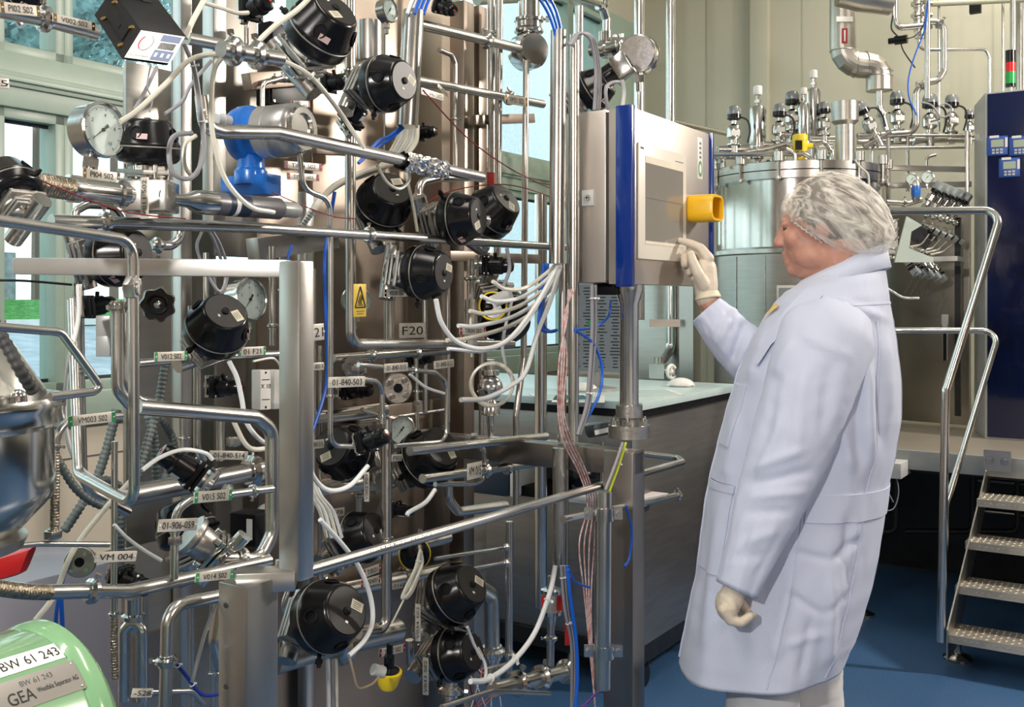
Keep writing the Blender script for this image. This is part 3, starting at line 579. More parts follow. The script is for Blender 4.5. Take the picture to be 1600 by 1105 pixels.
hose('black cable swinging from the sensor up to the pole', [at(1410, 62, 5.1), at(1430, 56, 5.1), at(1442, 40, 5.1), at(1447, 20, 5.0)], 2, DCAB, 'cable', 'cable', 'cables above the reactor')
hose('blue cable hanging in a long arc left of the bright pole', [at(1450, 0, 4.95), at(1443, 50, 5), at(1430, 85, 5), at(1420, 120, 5), at(1420, 150, 5), at(1432, 180, 5)], 2.5, BLUEH, 'cable', 'cable', 'cables above the reactor')
hose('grey cable looped above the right-hand dome valves', [at(1440, 160, 5.1), at(1456, 165, 5.1), at(1470, 182, 5.1), at(1482, 180, 5.1), at(1486, 168, 5.1), at(1475, 162, 5.1), at(1464, 172, 5.1), at(1468, 185, 5.1), at(1455, 190, 5.2)], 3, GREYC, 'cable', 'cable', 'cables above the reactor')
hose('pale hose curling down over the reactor edge behind the hairnet', [at(1336, 250, 4.6), at(1345, 262, 4.6), at(1356, 272, 4.6), at(1358, 290, 4.6)], 3, HOSE)
# gauges, sensors, bracket
def gauge_proto():
    t = thing('pressure_gauge', 'x', 'gauge')
    m = MB(); m.lathe([(.25, -.75), (.9, -.75), (.97, -.7), (.97, 0), (1.04, .02), (1.04, .14), (.96, .18), (.92, .12)], (0, 0, 0), Z, 40, False); m.lathe([(.25, -.75), (1e-5, -.751)], (0, 0, 0), Z, 40, False); obj('case', m, POL, t)
    m = MB(); m.lathe([(.95, .03), (1e-5, .031)], (0, 0, 0), Z, 40, False); d = obj('dial', m, DIAL, t)
    m = MB()
    for i in range(41):
        a = math.radians(-135+i*270/40); L = .12 if i % 5 == 0 else .06; dr_ = Vector((math.cos(a), -math.sin(a), 0)); s = Vector((0, 0, 1)).cross(dr_)
        m.hexa(dr_*(.84-L/2)+Vector((0, 0, .036)), dr_*L/2, s*(.012 if i % 5 == 0 else .006), Vector((0, 0, .002)))
    for i in range(5):
        a = math.radians(-135+i*270/4); dr_ = Vector((math.cos(a), -math.sin(a), 0)); m.text(('-1', '2', '4', '6', '10')[i], dr_*.56+Vector((0, 0, .036)), Vector((0, -1, 0)), Vector((1, 0, 0)), .14, th=.002)
    obj('scale', m, INK, d, smooth=False)
    m = MB(); a = math.radians(-140); dr_ = Vector((math.cos(a), -math.sin(a), 0)); s = Vector((0, 0, 1)).cross(dr_)
    m.add([dr_*.75+Vector((0, 0, .06)), dr_*-.05+s*.03+Vector((0, 0, .06)), dr_*-.30+s*.07+Vector((0, 0, .06)), dr_*-.30-s*.07+Vector((0, 0, .06)), dr_*-.05-s*.03+Vector((0, 0, .06))], [(0, 1, 2, 3, 4)]); m.lathe([(.07, .04), (.07, .09), (1e-4, .1)], (0, 0, 0), Z, 12, False); obj('needle', m, INK, t, smooth=False)
    m = MB(); m.lathe([(.93, .12), (1e-5, .121)], (0, 0, 0), Z, 36, False); obj('glass', m, PANE, t)
    m = MB(); m.cyl((-.9, 0, -.35), (-1.3, 0, -.35), .2, n=16); m.prism((-1.25, 0, -.35), (1, 0, 0), .3, .36); m.cyl((-1.4, 0, -.35), (-1.9, 0, -.35), .16, n=14); obj('stem', m, STEEL, t)
    return t
GP = gauge_proto()
def gauge(px, py, Y, r, ax, label, up=Z, roll=0):
    M = frame(at(px, py, Y), Vector(ax), up, r/F*Y)
    return inst(GP, M @ Matrix.Rotation(roll, 4, 'Z'), label, 'round pressure gauges')
gauge(1425, 280, 5.2, 9, (-.25, -1, .1), 'small round gauge, left of the pair right of the hairnet')
gauge(1449, 277, 5.2, 9.5, (-.25, -1, .1), 'small round gauge, right of the pair right of the hairnet')
t = thing('regulator', 'small blue and steel regulator hanging under the left small gauge', 'regulator', at(1431, 308, 5.2))
q = at(1431, 312, 5.2); m = MB(); m.lathe([(.006, -.02), (.02, 0), (.02, .08), (.012, .1)], q, Z, 16); obj('body', m, STEEL, t); m = MB(); m.lathe([(.021, .015), (.023, .03), (.023, .055), (.021, .07)], q, Z, 16); obj('blue_band', m, BLUEP, t)
def sens_proto():
    t = thing('angle_seat_valve', 'x', 'valve')
    m = MB(); m.lathe([(.5, 0), (.6, .1), (.6, .8), (1.0, 1.1), (1.0, 2.2), (.6, 2.5), (.45, 3.0)], (0, 0, 0), Z, 20); obj('actuator', m, POL, t)
    m = MB(); m.lathe([(.9, 2.9), (1, 3.0), (1, 3.4)], (0, 0, 0), Z, 20); obj('collar', m, BLK, t)
    m = MB(); m.box((0, 0, 4.2), 1.7, 1.7, 1.7); obj('head', m, mat('grey sensor head', (.28, .31, .31), .1, .3, coat=.3), t, bevel=.25)
    m = MB(); m.prism((0, 0, -.2), (0, 0, 1), .8, .6); m.cyl((0, 0, -1.6), (0, 0, 0), .4); m.cyl((-1, 0, -1.3), (1.6, 0, -1.3), .45); m.prism((1.1, 0, -1.3), (1, 0, 0), .7, .4); obj('body', m, STEEL, t)
    return t
SP = sens_proto()
names5 = ('first', 'second', 'third', 'fourth', 'fifth')
for i in range(5):
    inst(SP, frame(at(1447+11*i, 322+3.5*i, 5.05+.1*i), Vector((.62, -.1, .95)), V, 9.5/F*5*.9), 'grey cube-headed valve pointing up right, %s from the left in upper row' % names5[i], 'upper row of angled valves')
for i in range(5):
    inst(SP, frame(at(1412+11*i, 398+3*i, 5.05+.1*i), Vector((.62, -.2, -1.0)), V, 9/F*5*.85), 'grey cube-headed valve pointing down, %s from the left in lower row' % names5[i], 'lower row of angled valves')
for i in range(5):
    inst(SP, frame(at(1447+10*i, 352+4*i, 5.15+.06*i), Vector((1, -.3, -.75)), V, 7.5/F*5*.6), 'small fitting pointing right and down, %s of cluster between the valve rows' % names5[i], 'middle cluster of valves')
for i in range(4):
    a = 1432+11*i; hose('thin black cable falling from the %s lower angled valve' % names5[i], [at(a, 425+3*i, 4.9), at(a-8, 440, 4.9), at(a-16 if i < 3 else a-12, 455, 4.9), at(a-22 if i < 2 else a-14, 462, 4.9)], 2, DCAB, 'cable', 'cable', 'black cables below the lower valves')
t = thing('valve_bracket', 'pale green-grey angled metal bracket holding the valve rows right of the man', 'bracket', at(1410, 400, 5.05))
oc = [(1417, 338), (1441, 352), (1424, 362), (1421, 388), (1458, 403), (1458, 410), (1398, 410)]
m = MB(); m.poly([at(a, b, 5.0) for a, b in oc], Vector((0, .012, 0))); obj('bracket_plate', m, mat('pale green grey paint', (.45, .52, .46), .1, .4), t, smooth=False)
m = MB(); m.hexa(at(1458, 406, 5.1), V*.13, U*.10, Z*.012); obj('shelf', m, STEEL, t)
m = MB(); m.beam(at(1424, 364, 5.04), at(1450, 384, 5.04), .02, .05); m.beam(at(1430, 356, 5.1), at(1462, 372, 5.2), .02, .03); obj('dark_backing', m, DARKM, t)
for i in range(5):
    pipe('thin curved tube in the valve bracket, %s from the front' % names5[i], [at(1422+8*i, 386+3*i, 5.0+.05*i), at(1440+8*i, 382+3*i, 5.0+.05*i), at(1452+9*i, 366+4*i, 5.0+.05*i)], 3, .05, group='thin curved tubes at the valve rows')
    pipe('tiny steel tube left of the pale bracket, %s from the top' % names5[i], [at(1383, 345+14*i, 5.2), at(1398, 348+14*i, 5.2), at(1404, 342+14*i, 5.2)], 3.4, .03, group='tiny tubes left of the bracket')
m = MB(); m.hexa(at(1392, 370, 5.4), V*.03, U*.02, Z*.09); obj('white_box', m, WHT, None, 'white box behind the tiny tubes left of the pale bracket', 'box', smooth=False)
hose('grey corrugated conduit swinging below the lower valve row', [at(1382, 448, 4.95), at(1395, 456, 4.95), at(1412, 465, 4.95), at(1436, 466, 4.95)], 4, LGREY, 'conduit', 'conduit', 'conduits')
# wall-side pipes behind the touch panel
pipe('shiny vertical pipe rising behind the back-to-front gauge', [at(999, -60, 5.6), at(999, 500, 5.6)], 17, .05, POL, name='vertical_pipe', group='tall vertical pipes by the back wall')
pipe('shiny vertical pipe rising behind the touch panel', [at(1048, -60, 5.6), at(1048, 545, 5.6), at(1030, 570, 5.5)], 15, .06, POL, name='vertical_pipe', group='tall vertical pipes by the back wall')
pipe('sloping pipe along the back wall behind the touch panel', [at(1050, 190, 5.7), at(1150, 212, 6.1)], 8, .05)
pipe('short level pipe behind the blue edge of the panel', [at(1112, 244, 5.6), at(1160, 246, 5.6)], 8, .05)
m = MB(); a = at(1036, 0, 5.7); a.z = 1.05; m.hexa(a, V*.16, U*.04, Z*.57); obj('steel_cladding', m, BRUSH, None, 'upright stainless panel on the wall under the touch panel', 'panel', bevel=.004)
m = MB(); a = at(1078, 0, 5.5); a.z = .9; m.hexa(a, V*.04, U*.05, Z*.9); obj('upright', m, FRAMEM, None, 'grey upright profile left of the raised sleeve', 'post')
m = MB(); m.beam(at(1015, 505, 5.45), at(1062, 505, 5.45), .02, .04); obj('pipe_bracket', m, STEEL, None, 'steel bracket holding the pipe below the touch panel', 'bracket')
t = thing('hand_valve', 'small steel valve with white handwheel above the worktop', 'valve', at(1035, 580, 5.0))
m = MB(); q = at(1030, 580, 5.0); m.hexa(q, V*.04, U*.03, Z*.035); m.cyl(q, q+V*.09, .018); m.cyl(q+Z*.03, q+Z*.07, .025); obj('body', m, STEEL, t)
q = at(1049, 581, 4.95); m = MB(); m.ring(q, Vector((.7, -.7, 0)), .032, .008, 24, 8); m.sphere(q, .014, 12, 8); m.cyl(q-Z*.03, q+Z*.03, .005); obj('handwheel', m, WHT, t)
# ---------------------------------------------------------------- worktop behind the skid
C0 = at(998, 0, 3.9); C0.z = 0; ct, cv = C0.dot(U), C0.dot(V)
dk = thing('work_counter', 'grey counter with pale blue-green worktop between skid and man', 'counter', C0)
m = MB(); m.gbox(ct-.03, ct+1.0, cv-1.4, cv+.03, 1.085, 1.115); obj('worktop', m, DESKT, dk, bevel=.004)
m = MB(); m.gbox(ct-.02, ct+.98, cv-1.38, cv+.02, 1.055, 1.084); obj('worktop_edge', m, BLK2, dk)
m = MB(); m.gbox(ct, ct+.97, cv-.03, cv, .17, 1.055); obj('side_panel', m, DESKB, dk, bevel=.003)
m = MB(); m.gbox(ct, ct+.03, cv-1.3, cv-.031, .85, 1.055); obj('front_fascia', m, DESKB, dk, bevel=.003)
m = MB(); m.gbox(ct, ct+.95, cv-1.3, cv-.031, .70, .73); obj('shelf', m, mat('white laminate', (.70, .73, .76), 0, .3), dk, bevel=.003)
m = MB(); m.gbox(ct+.02, ct+.05, cv-1.3, cv-.04, .17, .699); obj('lower_front', m, DESKB, dk, bevel=.003)
m = MB(); m.gbox(ct+.92, ct+.95, cv-1.3, cv-.04, .17, 1.05); obj('back_panel', m, DARKM, dk)
m = MB(); m.gbox(ct, ct+.97, cv-1.3, cv, .10, .169); obj('base_channel', m, DARKM, dk)
for s, (tt, vv) in enumerate(((ct+.08, cv-.03), (ct+.88, cv-.05), (ct+.1, cv-1.2))):
    q = G(tt, vv, .045); m = MB(); m.cyl(q-V*.018, q+V*.018, .045, n=24); m.box(q+Z*.05, .05, .05, .02); obj('castor', m, BLK, dk)
def onplane_v(px, py, v):   # point of the plane across = v seen at a pixel
    k = (px-800)/F; Y = v/(V.x*k+V.y); return at(px, py, Y)
m = MB(); q0, q1 = onplane_v(1030, 700, cv+.02), onplane_v(1030, 860, cv+.02)
# monitor with lists on the counter
q = at(932, 0, 4.3); q.z = 1.115; mo = thing('monitor', 'grey computer monitor showing lists, behind the panel pole', 'monitor', q)
rr = Vector((.93, -.37, 0)); nr = Vector((-.37, -.93, 0)); c = at(932, 512, 4.4)
m = MB(); m.hexa(c+Z*.0, rr*.14, nr*.02, Z*.20); obj('case', m, GREYP, mo, bevel=.006)
m = MB(); m.hexa(c+nr*.021, rr*.125, nr*.001, Z*.185); obj('screen', m, mat('grey screen', (.16, .18, .20), 0, .25, emis=(.3, .33, .36), estr=.12), mo)
m = MB(); random.seed(5)
for i in range(26):
    for k in range(4): m.hexa(c+nr*.0225+Z*(.17-i*.0135)+rr*(-.09+k*.06), rr*random.uniform(.008, .024), nr*.0004, Z*.0022)
obj('screen_text', m, INK, mo, kind='stuff', smooth=False)
m = MB(); m.hexa(c+nr*.0225+Z*.02+rr*-.02, rr*.012, nr*.0005, Z*.012); obj('green_field', m, GREEN, mo)
m = MB(); m.cyl(c-Z*.26, c-Z*.19, .03); m.lathe([(.1, 0), (.09, .012), (.03, .02)], Vector((c.x, c.y, 1.115)), Z); obj('stand', m, GREYP, mo)
def mouse(px, py, Y, label):
    q = at(px, py, Y); m = MB(); m.sphere(Vector((q.x, q.y, 1.117)), .05, 20, 12, (1.25, .8, .75)); m.v = [Vector((v.x, v.y, max(v.z, 1.1155))) for v in m.v]
    t = obj('desk_phone', m, WHT, None, label, 'desk accessory', 'white domed accessories on the worktop'); m = MB(); m.ring(Vector((q.x, q.y, 1.119)), Z, .055, .004, 24, 6); obj('rim', m, GREYP, t)
mouse(912, 604, 4.35, 'white domed device on the worktop near the monitor'); mouse(1064, 598, 4.6, 'white domed device on the worktop beside the raised sleeve')
for px, py, Y, a, lab in ((875, 610, 4.1, .2, 'printed sheet lying left on the worktop'), (905, 612, 4.0, -.1, 'printed sheet lying by the monitor foot'), (1020, 603, 4.3, .1, 'printed sheet lying right of the panel pole')):
    q = at(px, py, Y); c = Vector((q.x, q.y, 1.1165)); e = Vector((math.cos(a), math.sin(a), 0)); f = Z.cross(e); m = MB(); m.hexa(c, e*.10, f*.14, Z*.0006); o = obj('paper_sheet', m, WHT, None, lab, 'paper', 'papers on the worktop', smooth=False)
    m = MB()
    for i in range(9): m.hexa(c+Z*.0009-f*(.11-i*.026), e*.08, f*.003, Z*.0002)
    obj('printing', m, mat('teal print', (.1, .35, .35), 0, .5), o)
# devices on the lower shelf
t = thing('label_printer', 'rounded dark blue and white device on the shelf under the worktop', 'device', at(790, 770, 4.2))
c = at(790, 735, 4.2); m = MB(); m.hexa(c, V*.10, U*.13, Z*.085); obj('case', m, mat('dark slate plastic', (.03, .045, .07), 0, .35), t, bevel=.03)
m = MB(); m.hexa(c+V*.11, V*.012, U*.12, Z*.08); obj('white_cover', m, WHT, t, bevel=.008)
t = thing('dark_monitor', 'dark round-backed screen on the shelf behind the hanging wires', 'device', at(925, 770, 4.05))
c = at(925, 740, 4.1); m = MB(); m.sphere(c, .11, 20, 12, (.95, .9, .8)); obj('case', m, BLK, t); m = MB(); m.lathe([(.08, 0), (.06, .02)], Vector((c.x, c.y, .731)), Z); obj('foot', m, BLK, t)
c = at(840, 762, 4.15); m = MB(); m.hexa(c, V*.10, U*.10, Z*.02); o = obj('tray', m, BLK2, None, 'flat black tray beside the blue and white device on the shelf', 'tray', bevel=.004)
m = MB(); m.hexa(at(965, 775, 3.95), V*.16, U*.12, Z*.008); obj('keyboard_tray', m, mat('pinkish white board', (.7, .65, .64), 0, .4), None, 'thin pale board jutting from the shelf towards the rail', 'board', bevel=.002)
# ---------------------------------------------------------------- the process skid
CF = 1.13
PO = [('steel_pipe', 0)]
def sp(pts, c):   # photo pixels (optionally with their own plane) to points of the skid
    return [S(p[0], p[1], p[2] if len(p) > 2 else c) for p in pts]
sk = thing('process_skid', 'stainless skid with square front frame, uprights and brown-reflecting back sheets carrying all valves', 'machine', Vector((*S(500, 1000, 1.6).xy, 0)))
def uvbar(px, y0, y1, c, wu, wv, name='upright', mt=FRAMEM, z1=None):
    a = S(px, y0, c); b = S(px, y1, c); 
    if z1 is not None: b.z = z1
    m = MB(); m.hexa(Vector((a.x, a.y, (a.z+b.z)/2)), U*wu/2, V*wv/2, Z*abs(a.z-b.z)/2); return obj(name, m, mt, sk, bevel=.003)
def back(px0, px1, y0, y1, c, name='back_sheet', mt=PLATE, z0=None):
    a, b = S(px0, y0, c), S(px1, y0, c); ta, tb = a.dot(U), b.dot(U); zt = a.z; zb = S(px0, y1, c).z if z0 is None else z0
    m = MB(); m.gbox(ta, tb, -c-.012, -c, zb, zt); return obj(name, m, mt, sk, bevel=.002)
# back sheets (left to right)
DSH = mat('dull brushed sheet', (.26, .245, .22), 1, .42, nz=.12, nscale=5)
back(197, 268, 95, 0, 2.02, mt=BRUSH, z0=.25)
back(272, 338, -60, 0, 2.06, mt=DSH, z0=.25)
back(338, 402, -60, 400, 1.98, mt=DSH)
back(404, 486, 60, 0, 2.0, z0=.25)
back(338, 404, 405, 0, 2.03, mt=DSH, z0=.25)
back(489, 600, -60, 800, 1.97)
back(602, 706, -60, 690, 1.99)
back(489, 706, 700, 0, 1.95, z0=.2)
back(560, 690, 640, 740, 1.93)
back(190, 345, 860, 0, 1.9, mt=BRUSH, z0=.05)
back(708, 760, 830, 0, 1.94, mt=BRUSH, z0=.2)
for px, w, y0, z1 in ((722, .055, 5, .1), (746, .045, 12, None), (285, .03, -60, .1), (478, .03, 300, .1)):
    uvbar(px, y0, 640 if z1 is None else 1100, 1.88, w, w, mt=PLATE if px > 600 else FRAMEM, z1=z1)
uvbar(335, -60, 360, 1.95, .04, .04)
# cross beams
for a, b, c, w, h, mt_ in (((735, 188), (832, 185), 1.82, .02, .03, PLATE), ((385, 128), (520, 118), 1.85, .03, .04, PLATE), ((395, 390), (520, 372), 1.75, .04, .05, FRAMEM), ((740, 683), (742, 683), 1.5, .02, .02, FRAMEM),
        ((490, 232), (560, 236), 1.9, .02, .03, PLATE), ((700, 400), (840, 405), 1.8, .02, .03, PLATE)):
    m = MB(); m.beam(S(*a, c), S(*b, c), w, h); obj('cross_bar', m, mt_, sk, bevel=.002)
# front frame
a = at(28, 416, 1.66); b = at(452, 420, 1.58); m = MB(); m.beam(a, b, .03, .027); o = obj('top_bar', m, mat('bright satin tube', (.70, .69, .66), .8, .35, nz=.04, bump=.04), sk, bevel=.003)
p = S(463, 408, CF); q = S(457, 905, CF); m = MB(); m.hexa(Vector((p.x, p.y, (p.z+q.z)/2)), U*.016, V*.022, Z*(p.z-q.z)/2); obj('front_upright', m, FRAMEM, sk, bevel=.004)
p2 = S(388, 905, 1.17); m = MB(); m.hexa(Vector((p2.x, p2.y, p2.z/2)), U*.032, V*.030, Z*p2.z/2); lp = obj('lower_upright', m, FRAMEM, sk, bevel=.004)
m = MB()
for y in (945, 1072): e = S(372, y, 1.17); m.cyl(Vector((p2.x, p2.y, e.z))-U*.0335-V*.012, Vector((p2.x, p2.y, e.z))-U*.031-V*.012, .004)
obj('bolt_hole', m, GASK, lp)
m = MB(); m.beam(Vector((p2.x, p2.y, q.z))-V*.028, Vector((p.x, p.y, q.z)), .045, .03); obj('joining_bar', m, FRAMEM, sk, bevel=.003)
# right end: upright post, beam
DFR = mat('dark satin square tube', (.30, .275, .25), 1, .3, nz=.06, nscale=5)
pp = S(975, 703, 1.13); m = MB(); m.hexa(Vector((pp.x, pp.y, pp.z/2)), U*.032, V*.04, Z*pp.z/2); obj('end_upright', m, DFR, sk, bevel=.004)
m = MB(); bb = Vector((pp.x, pp.y, pp.z-.028)); m.beam(bb-V*.60, bb+V*.04, .05, .06); obj('end_beam', m, DFR, sk, bevel=.004)
m = MB(); m.beam(bb-V*.60-U*.04, bb-V*.60+U*.04, .03, .05); obj('cross_bar', m, FRAMEM, sk)
def sp_pipe(label, pts, w, c=1.5, **k): return pipe(label, sp(pts, c), w, **k)
RG = 'stainless guard rails of the skid'
sp_pipe('long guard rail rising right across the skid front, doubled back at its right end', [(477, 893), (1066, 722, 1.21), (1060, 716, 1.26), (850, 690, 1.6)], 20, CF, R=.02, name='guard_rail', cat='railing', group=RG)
sp_pipe('short guard rail with capped end just below the long one', [(880, 812), (1060, 774)], 12, 1.12, name='guard_rail', cat='railing', group=RG, clamps=(.99,))
sp_pipe('dark level tube ending under the hanging twisted wires', [(640, 705), (853, 682)], 15, 1.42, name='guard_rail', cat='railing', group=RG)
sp_pipe('long level rail crossing the whole skid to the control box', [(80, 345), (400, 356), (883, 387)], 21, 1.45, R=.3, name='guard_rail', cat='railing', group=RG, clamps=(.06, .47))
sp_pipe('near rail bending down at the left and running behind to a lower corner', [(-60, 336, 1.12), (208, 376, 1.12), (210, 790, 1.12), (122, 742, 1.3), (112, 470, 1.45)], 20, 1.12, R=.025, name='guard_rail', cat='railing', group=RG)
sp_pipe('bent handle tube at the left edge above the steel bowl', [(-40, 508), (95, 519), (156, 603), (148, 612), (78, 620)], 15, 1.05, R=.015, name='guard_rail', cat='railing', group=RG)
# process pipes: label, points, width, c, clamps
PP = [
 ('pipe carrying the blue flow meter line, running right to the foil wrap', [(316, 150), (322, 200), (345, 206), (430, 207), (752, 277)], 24, 1.38, ()),
 ('tall vertical pipe left of the yellow sign, bending right at its foot', [(547, -40), (548, 538), (800, 538)], 17, 1.52, (.15,)),
 ('thin pipe dropping beside the blue hose and hooking right', [(468, 240), (474, 296), (515, 312), (517, 400), (516, 697), (560, 698)], 9, 1.45, (.75,)),
 ('vertical pipe behind the black actuators, bending left near the bottom', [(604, 655), (604, 985), (560, 990)], 17, 1.55, (.5,)),
 ('short vertical pipe under the actuator with the tilted sticker', [(609, 380), (609, 530)], 15, 1.6, (.45,)),
 ('thin elbow pipe at the plate reading 01-840-503', [(560, 592), (590, 596), (597, 612), (597, 662)], 9, 1.5, (.9,)),
 ('thin pipe arching right of the round flange', [(560, 570), (630, 577), (680, 582), (698, 598), (698, 690), (618, 697)], 8, 1.5, (.3,)),
 ('thin pipe bending down at the plate reading VM003 S02', [(190, 650), (112, 655), (92, 672), (86, 700)], 11, 1.25, (.98,)),
 ('rounded pipe frame running right then down beside the front upright', [(215, 636), (400, 652), (425, 672), (425, 835), (405, 876), (345, 872)], 25, 1.3, (.93,)),
 ('small branch pipe with hexagon nut at the plate reading V015 S02', [(425, 764), (300, 780), (274, 798), (272, 905)], 12, 1.27, (.14, .75)),
 ('curved pipe rising from the braided hose to the plate reading V014 S02', [(-30, 915), (60, 926), (130, 924), (200, 924), (420, 876)], 25, 1.28, (.33,)),
 ('bent pipe dropping left of the lower upright', [(258, 1130), (262, 965), (280, 944), (380, 924)], 21, 1.25, (.3,)),
 ('thick dull pipe behind the small valve at the left', [(185, 778), (440, 728)], 34, 1.62, (.8,)),
 ('thin level pipe under the steel bowl', [(-20, 858), (60, 850), (170, 851)], 10, 1.25, (.2,)),
 ('thin upright pipe through the plate reading VM 004', [(179, 690), (178, 965)], 10, 1.28, (.98,)),
 ('upright double pipe left of the near rail', [(184, 470), (184, 610), (205, 634), (230, 640)], 20, 1.4, (.05,)),
 ('second upright pipe next to the double one', [(198, 480), (198, 600), (216, 625), (240, 630)], 14, 1.5, ()),
 ('brownish upright pipe seen against the left window', [(122, 430), (124, 600), (128, 740), (142, 770), (200, 800)], 17, 1.6, (.1, .35)),
 ('thick pipe entering from the top left corner', [(-40, 8), (70, 30), (150, 52)], 26, 1.35, (.55,)),
 ('short open conduit tube with hoses coming out, right of the black display box', [(345, 77), (438, 92)], 27, 1.20, (.2, .6)),
 ('short tube between display box and open conduit', [(292, 60), (345, 70), (420, 84)], 20, 1.4, ()),
 ('upper pipe running into the round steel fitting', [(655, 38), (820, 78)], 17, 1.72, (.6,)),
 ('lower pipe running right to the folded plate', [(650, 125), (848, 163)], 15, 1.72, (.7,)),
 ('tall thin upright pipe, left of the two by the window', [(768, -40), (768, 270)], 12, 1.8, (.3,)),
 ('tall thin upright pipe, right of the two by the window', [(781, -40), (777, 400)], 11, 1.75, ()),
 ('long stained upright pipe in front of the window', [(822, 95), (818, 560), (806, 650), (806, 800)], 10, 1.7, ()),
 ('wide upright conduit open at the top with blue hoses', [(873, 48), (870, 412)], 25, 1.28, ()),
 ('upright pipe beside the wide conduit', [(897, 55), (896, 690)], 17, 1.27, ()),
 ('slim upright pipe under the wide conduit', [(880, 412), (878, 690)], 13, 1.30, ()),
 ('lower upright conduit with hoses leaving its foot', [(876, 700), (876, 884)], 25, 1.28, ()),
 ('open conduit with blue and white hoses near the top', [(646, 18), (636, 198)], 34, 1.55, ()),
 ('wide upright cylinder below the small top gauge', [(578, 34), (578, 95)], 40, 1.72, ()),
 ('upside-down U pipe above the pair of black actuators', [(655, 345), (655, 285), (685, 278), (730, 278)], 13, 1.72, (.2,)),
 ('elbow pipe under the long guard rail', [(700, 690), (701, 780), (716, 800), (790, 790)], 15, 1.6, ()),
 ('thin U-shaped tube behind the level pipe', [(725, 692), (757, 700), (757, 750), (740, 756), (680, 757)], 8, 1.5, ()),
 ('level pipe with orange-tinted clamp left of the hanging wires', [(660, 748), (745, 737), (860, 720)], 15, 1.48, (.45, .62)),
 ('short branch up from the level pipe', [(838, 722), (838, 702)], 9, 1.48, ()),
 ('thick elbow behind the lower right actuators', [(730, 905), (768, 930), (770, 1060)], 25, 1.6, (.8,)),
 ('slim upright pipe left of the red-banded sight glass', [(796, 815), (795, 1060)], 12, 1.5, (.85,)),
 ('thin tube with nut, upper of two joining the slim upright pipe', [(680, 873), (790, 856)], 6, 1.52, (.97,)),
 ('thin tube with nut, lower of two joining the slim upright pipe', [(740, 889), (791, 879)], 6, 1.5, (.95,)),
 ('thin bent tube along the bottom right', [(690, 1105), (770, 1080), (858, 1084)], 9, 1.35, ()),
 ('thick reflecting header pipe behind the lowest large actuator', [(425, 1035), (500, 1012), (620, 985)], 42, 1.75, (.5,)),
 ('brown header pipe behind the dark valves in the middle', [(480, 765), (680, 740)], 26, 1.82, (.5,)),
 ('brown header pipe under the round flange', [(480, 655), (600, 640)], 24, 1.86, ()),
 ('thin hook pipe below the joining bar', [(452, 918), (442, 945), (446, 962), (480, 960)], 9, 1.6, ()),
 ('thin vertical pipe left of the yellow cap', [(640, 1000), (642, 1040), (655, 1055)], 13, 1.6, ()),
 ('upright pipe behind the plate reading F20', [(520, 560), (700, 548)], 14, 1.75, (.3, .7)),
 ('vertical tube behind the joined labels', [(425, 385), (426, 540)], 11, 1.7, (.8,)),
 ('vertical tube next to the front upright', [(466, 432), (468, 560)], 10, 1.62, ()),
 ('slim vertical tube right of the front upright', [(490, 420), (490, 800)], 8, 1.7, ()),
 ('right vertical tube of the brown upright sheet', [(700, 430), (700, 660)], 7, 1.85, ()),
 ('short vertical tube under the small red-dot valve at left', [(308, 560), (308, 700), (318, 720)], 12, 1.6, ()),
 ('upright tube between plate 01-840-514 and the rounded pipe frame', [(345, 640), (345, 720)], 14, 1.7, ()),
 ('level tube behind the plate reading V012 S02', [(215, 568), (300, 560), (460, 552)], 14, 1.55, (.3,)),
 ('short U pipe behind the long level rail', [(282, 350), (282, 372), (268, 384), (235, 384)], 15, 1.6, (.85,)),
 ('looped pipe under the steel block', [(118, 340), (118, 330), (135, 320), (180, 322), (195, 345)], 13, 1.5, ()),
 ('upright pipe with clamp left of the rounded actuator', [(650, 560), (652, 690)], 7, 1.75, (.4,)),
 ('upright tube below the lower flange group', [(860, 1040), (862, 900)], 12, 1.36, (.3, .7)),
 ('branch with valve at the bottom right corner', [(770, 1078), (810, 1068), (890, 1048)], 24, 1.4, (.3, .6, .95)),
 ('bent thin pipe at the top behind the blue hoses', [(745, 0), (900, -8), (940, 5), (948, 30), (947, 90)], 17, 2.3, (.8,)),
 ('vertical pipe behind the round steel fitting', [(830, -40), (830, 60)], 22, 1.8, (.7,)),
 ('straight tube between window and wide conduit', [(905, 10), (905, 170)], 14, 2.0, ()),
 ('thin drain tube at the lower left beside the lower upright', [(300, 950), (300, 1105)], 7, 1.6, ()),
 ('curved steel elbow squeezed left of the lower upright', [(350, 930), (340, 1000), (350, 1040), (380, 1050)], 30, 1.6, ()),
 ('thin level tube near the bottom left', [(220, 1082), (300, 1080), (318, 1100)], 9, 1.4, ()),
 ('thin pipe at left top of the gauge column', [(385, 80), (385, 40), (400, 10)], 7, 1.9, ()),
 ('upright thin tube beside the long blue hose', [(500, 540), (500, 1000)], 7, 1.85, (.6,)),
 ('short pipe left of the lowest left actuator flange', [(405, 1000), (440, 1010)], 30, 1.5, ()),
 ('upper level thin tube behind the round actuators', [(560, 660), (700, 640)], 6, 1.88, ()),
 ('grey upright tube seen right of the hanging wires', [(941, 690), (941, 760)], 6, 1.4, ()),
 ('pipe along the floor level of the skid', [(430, 905), (700, 840)], 22, 1.85, (.3, .8)),
 ('lower header pipe under the printed rail', [(480, 935), (720, 885)], 26, 1.88, (.6,)),
]
for lab, pts, w, c, cl in PP: sp_pipe(lab, pts, w, c, clamps=cl, R=.03)
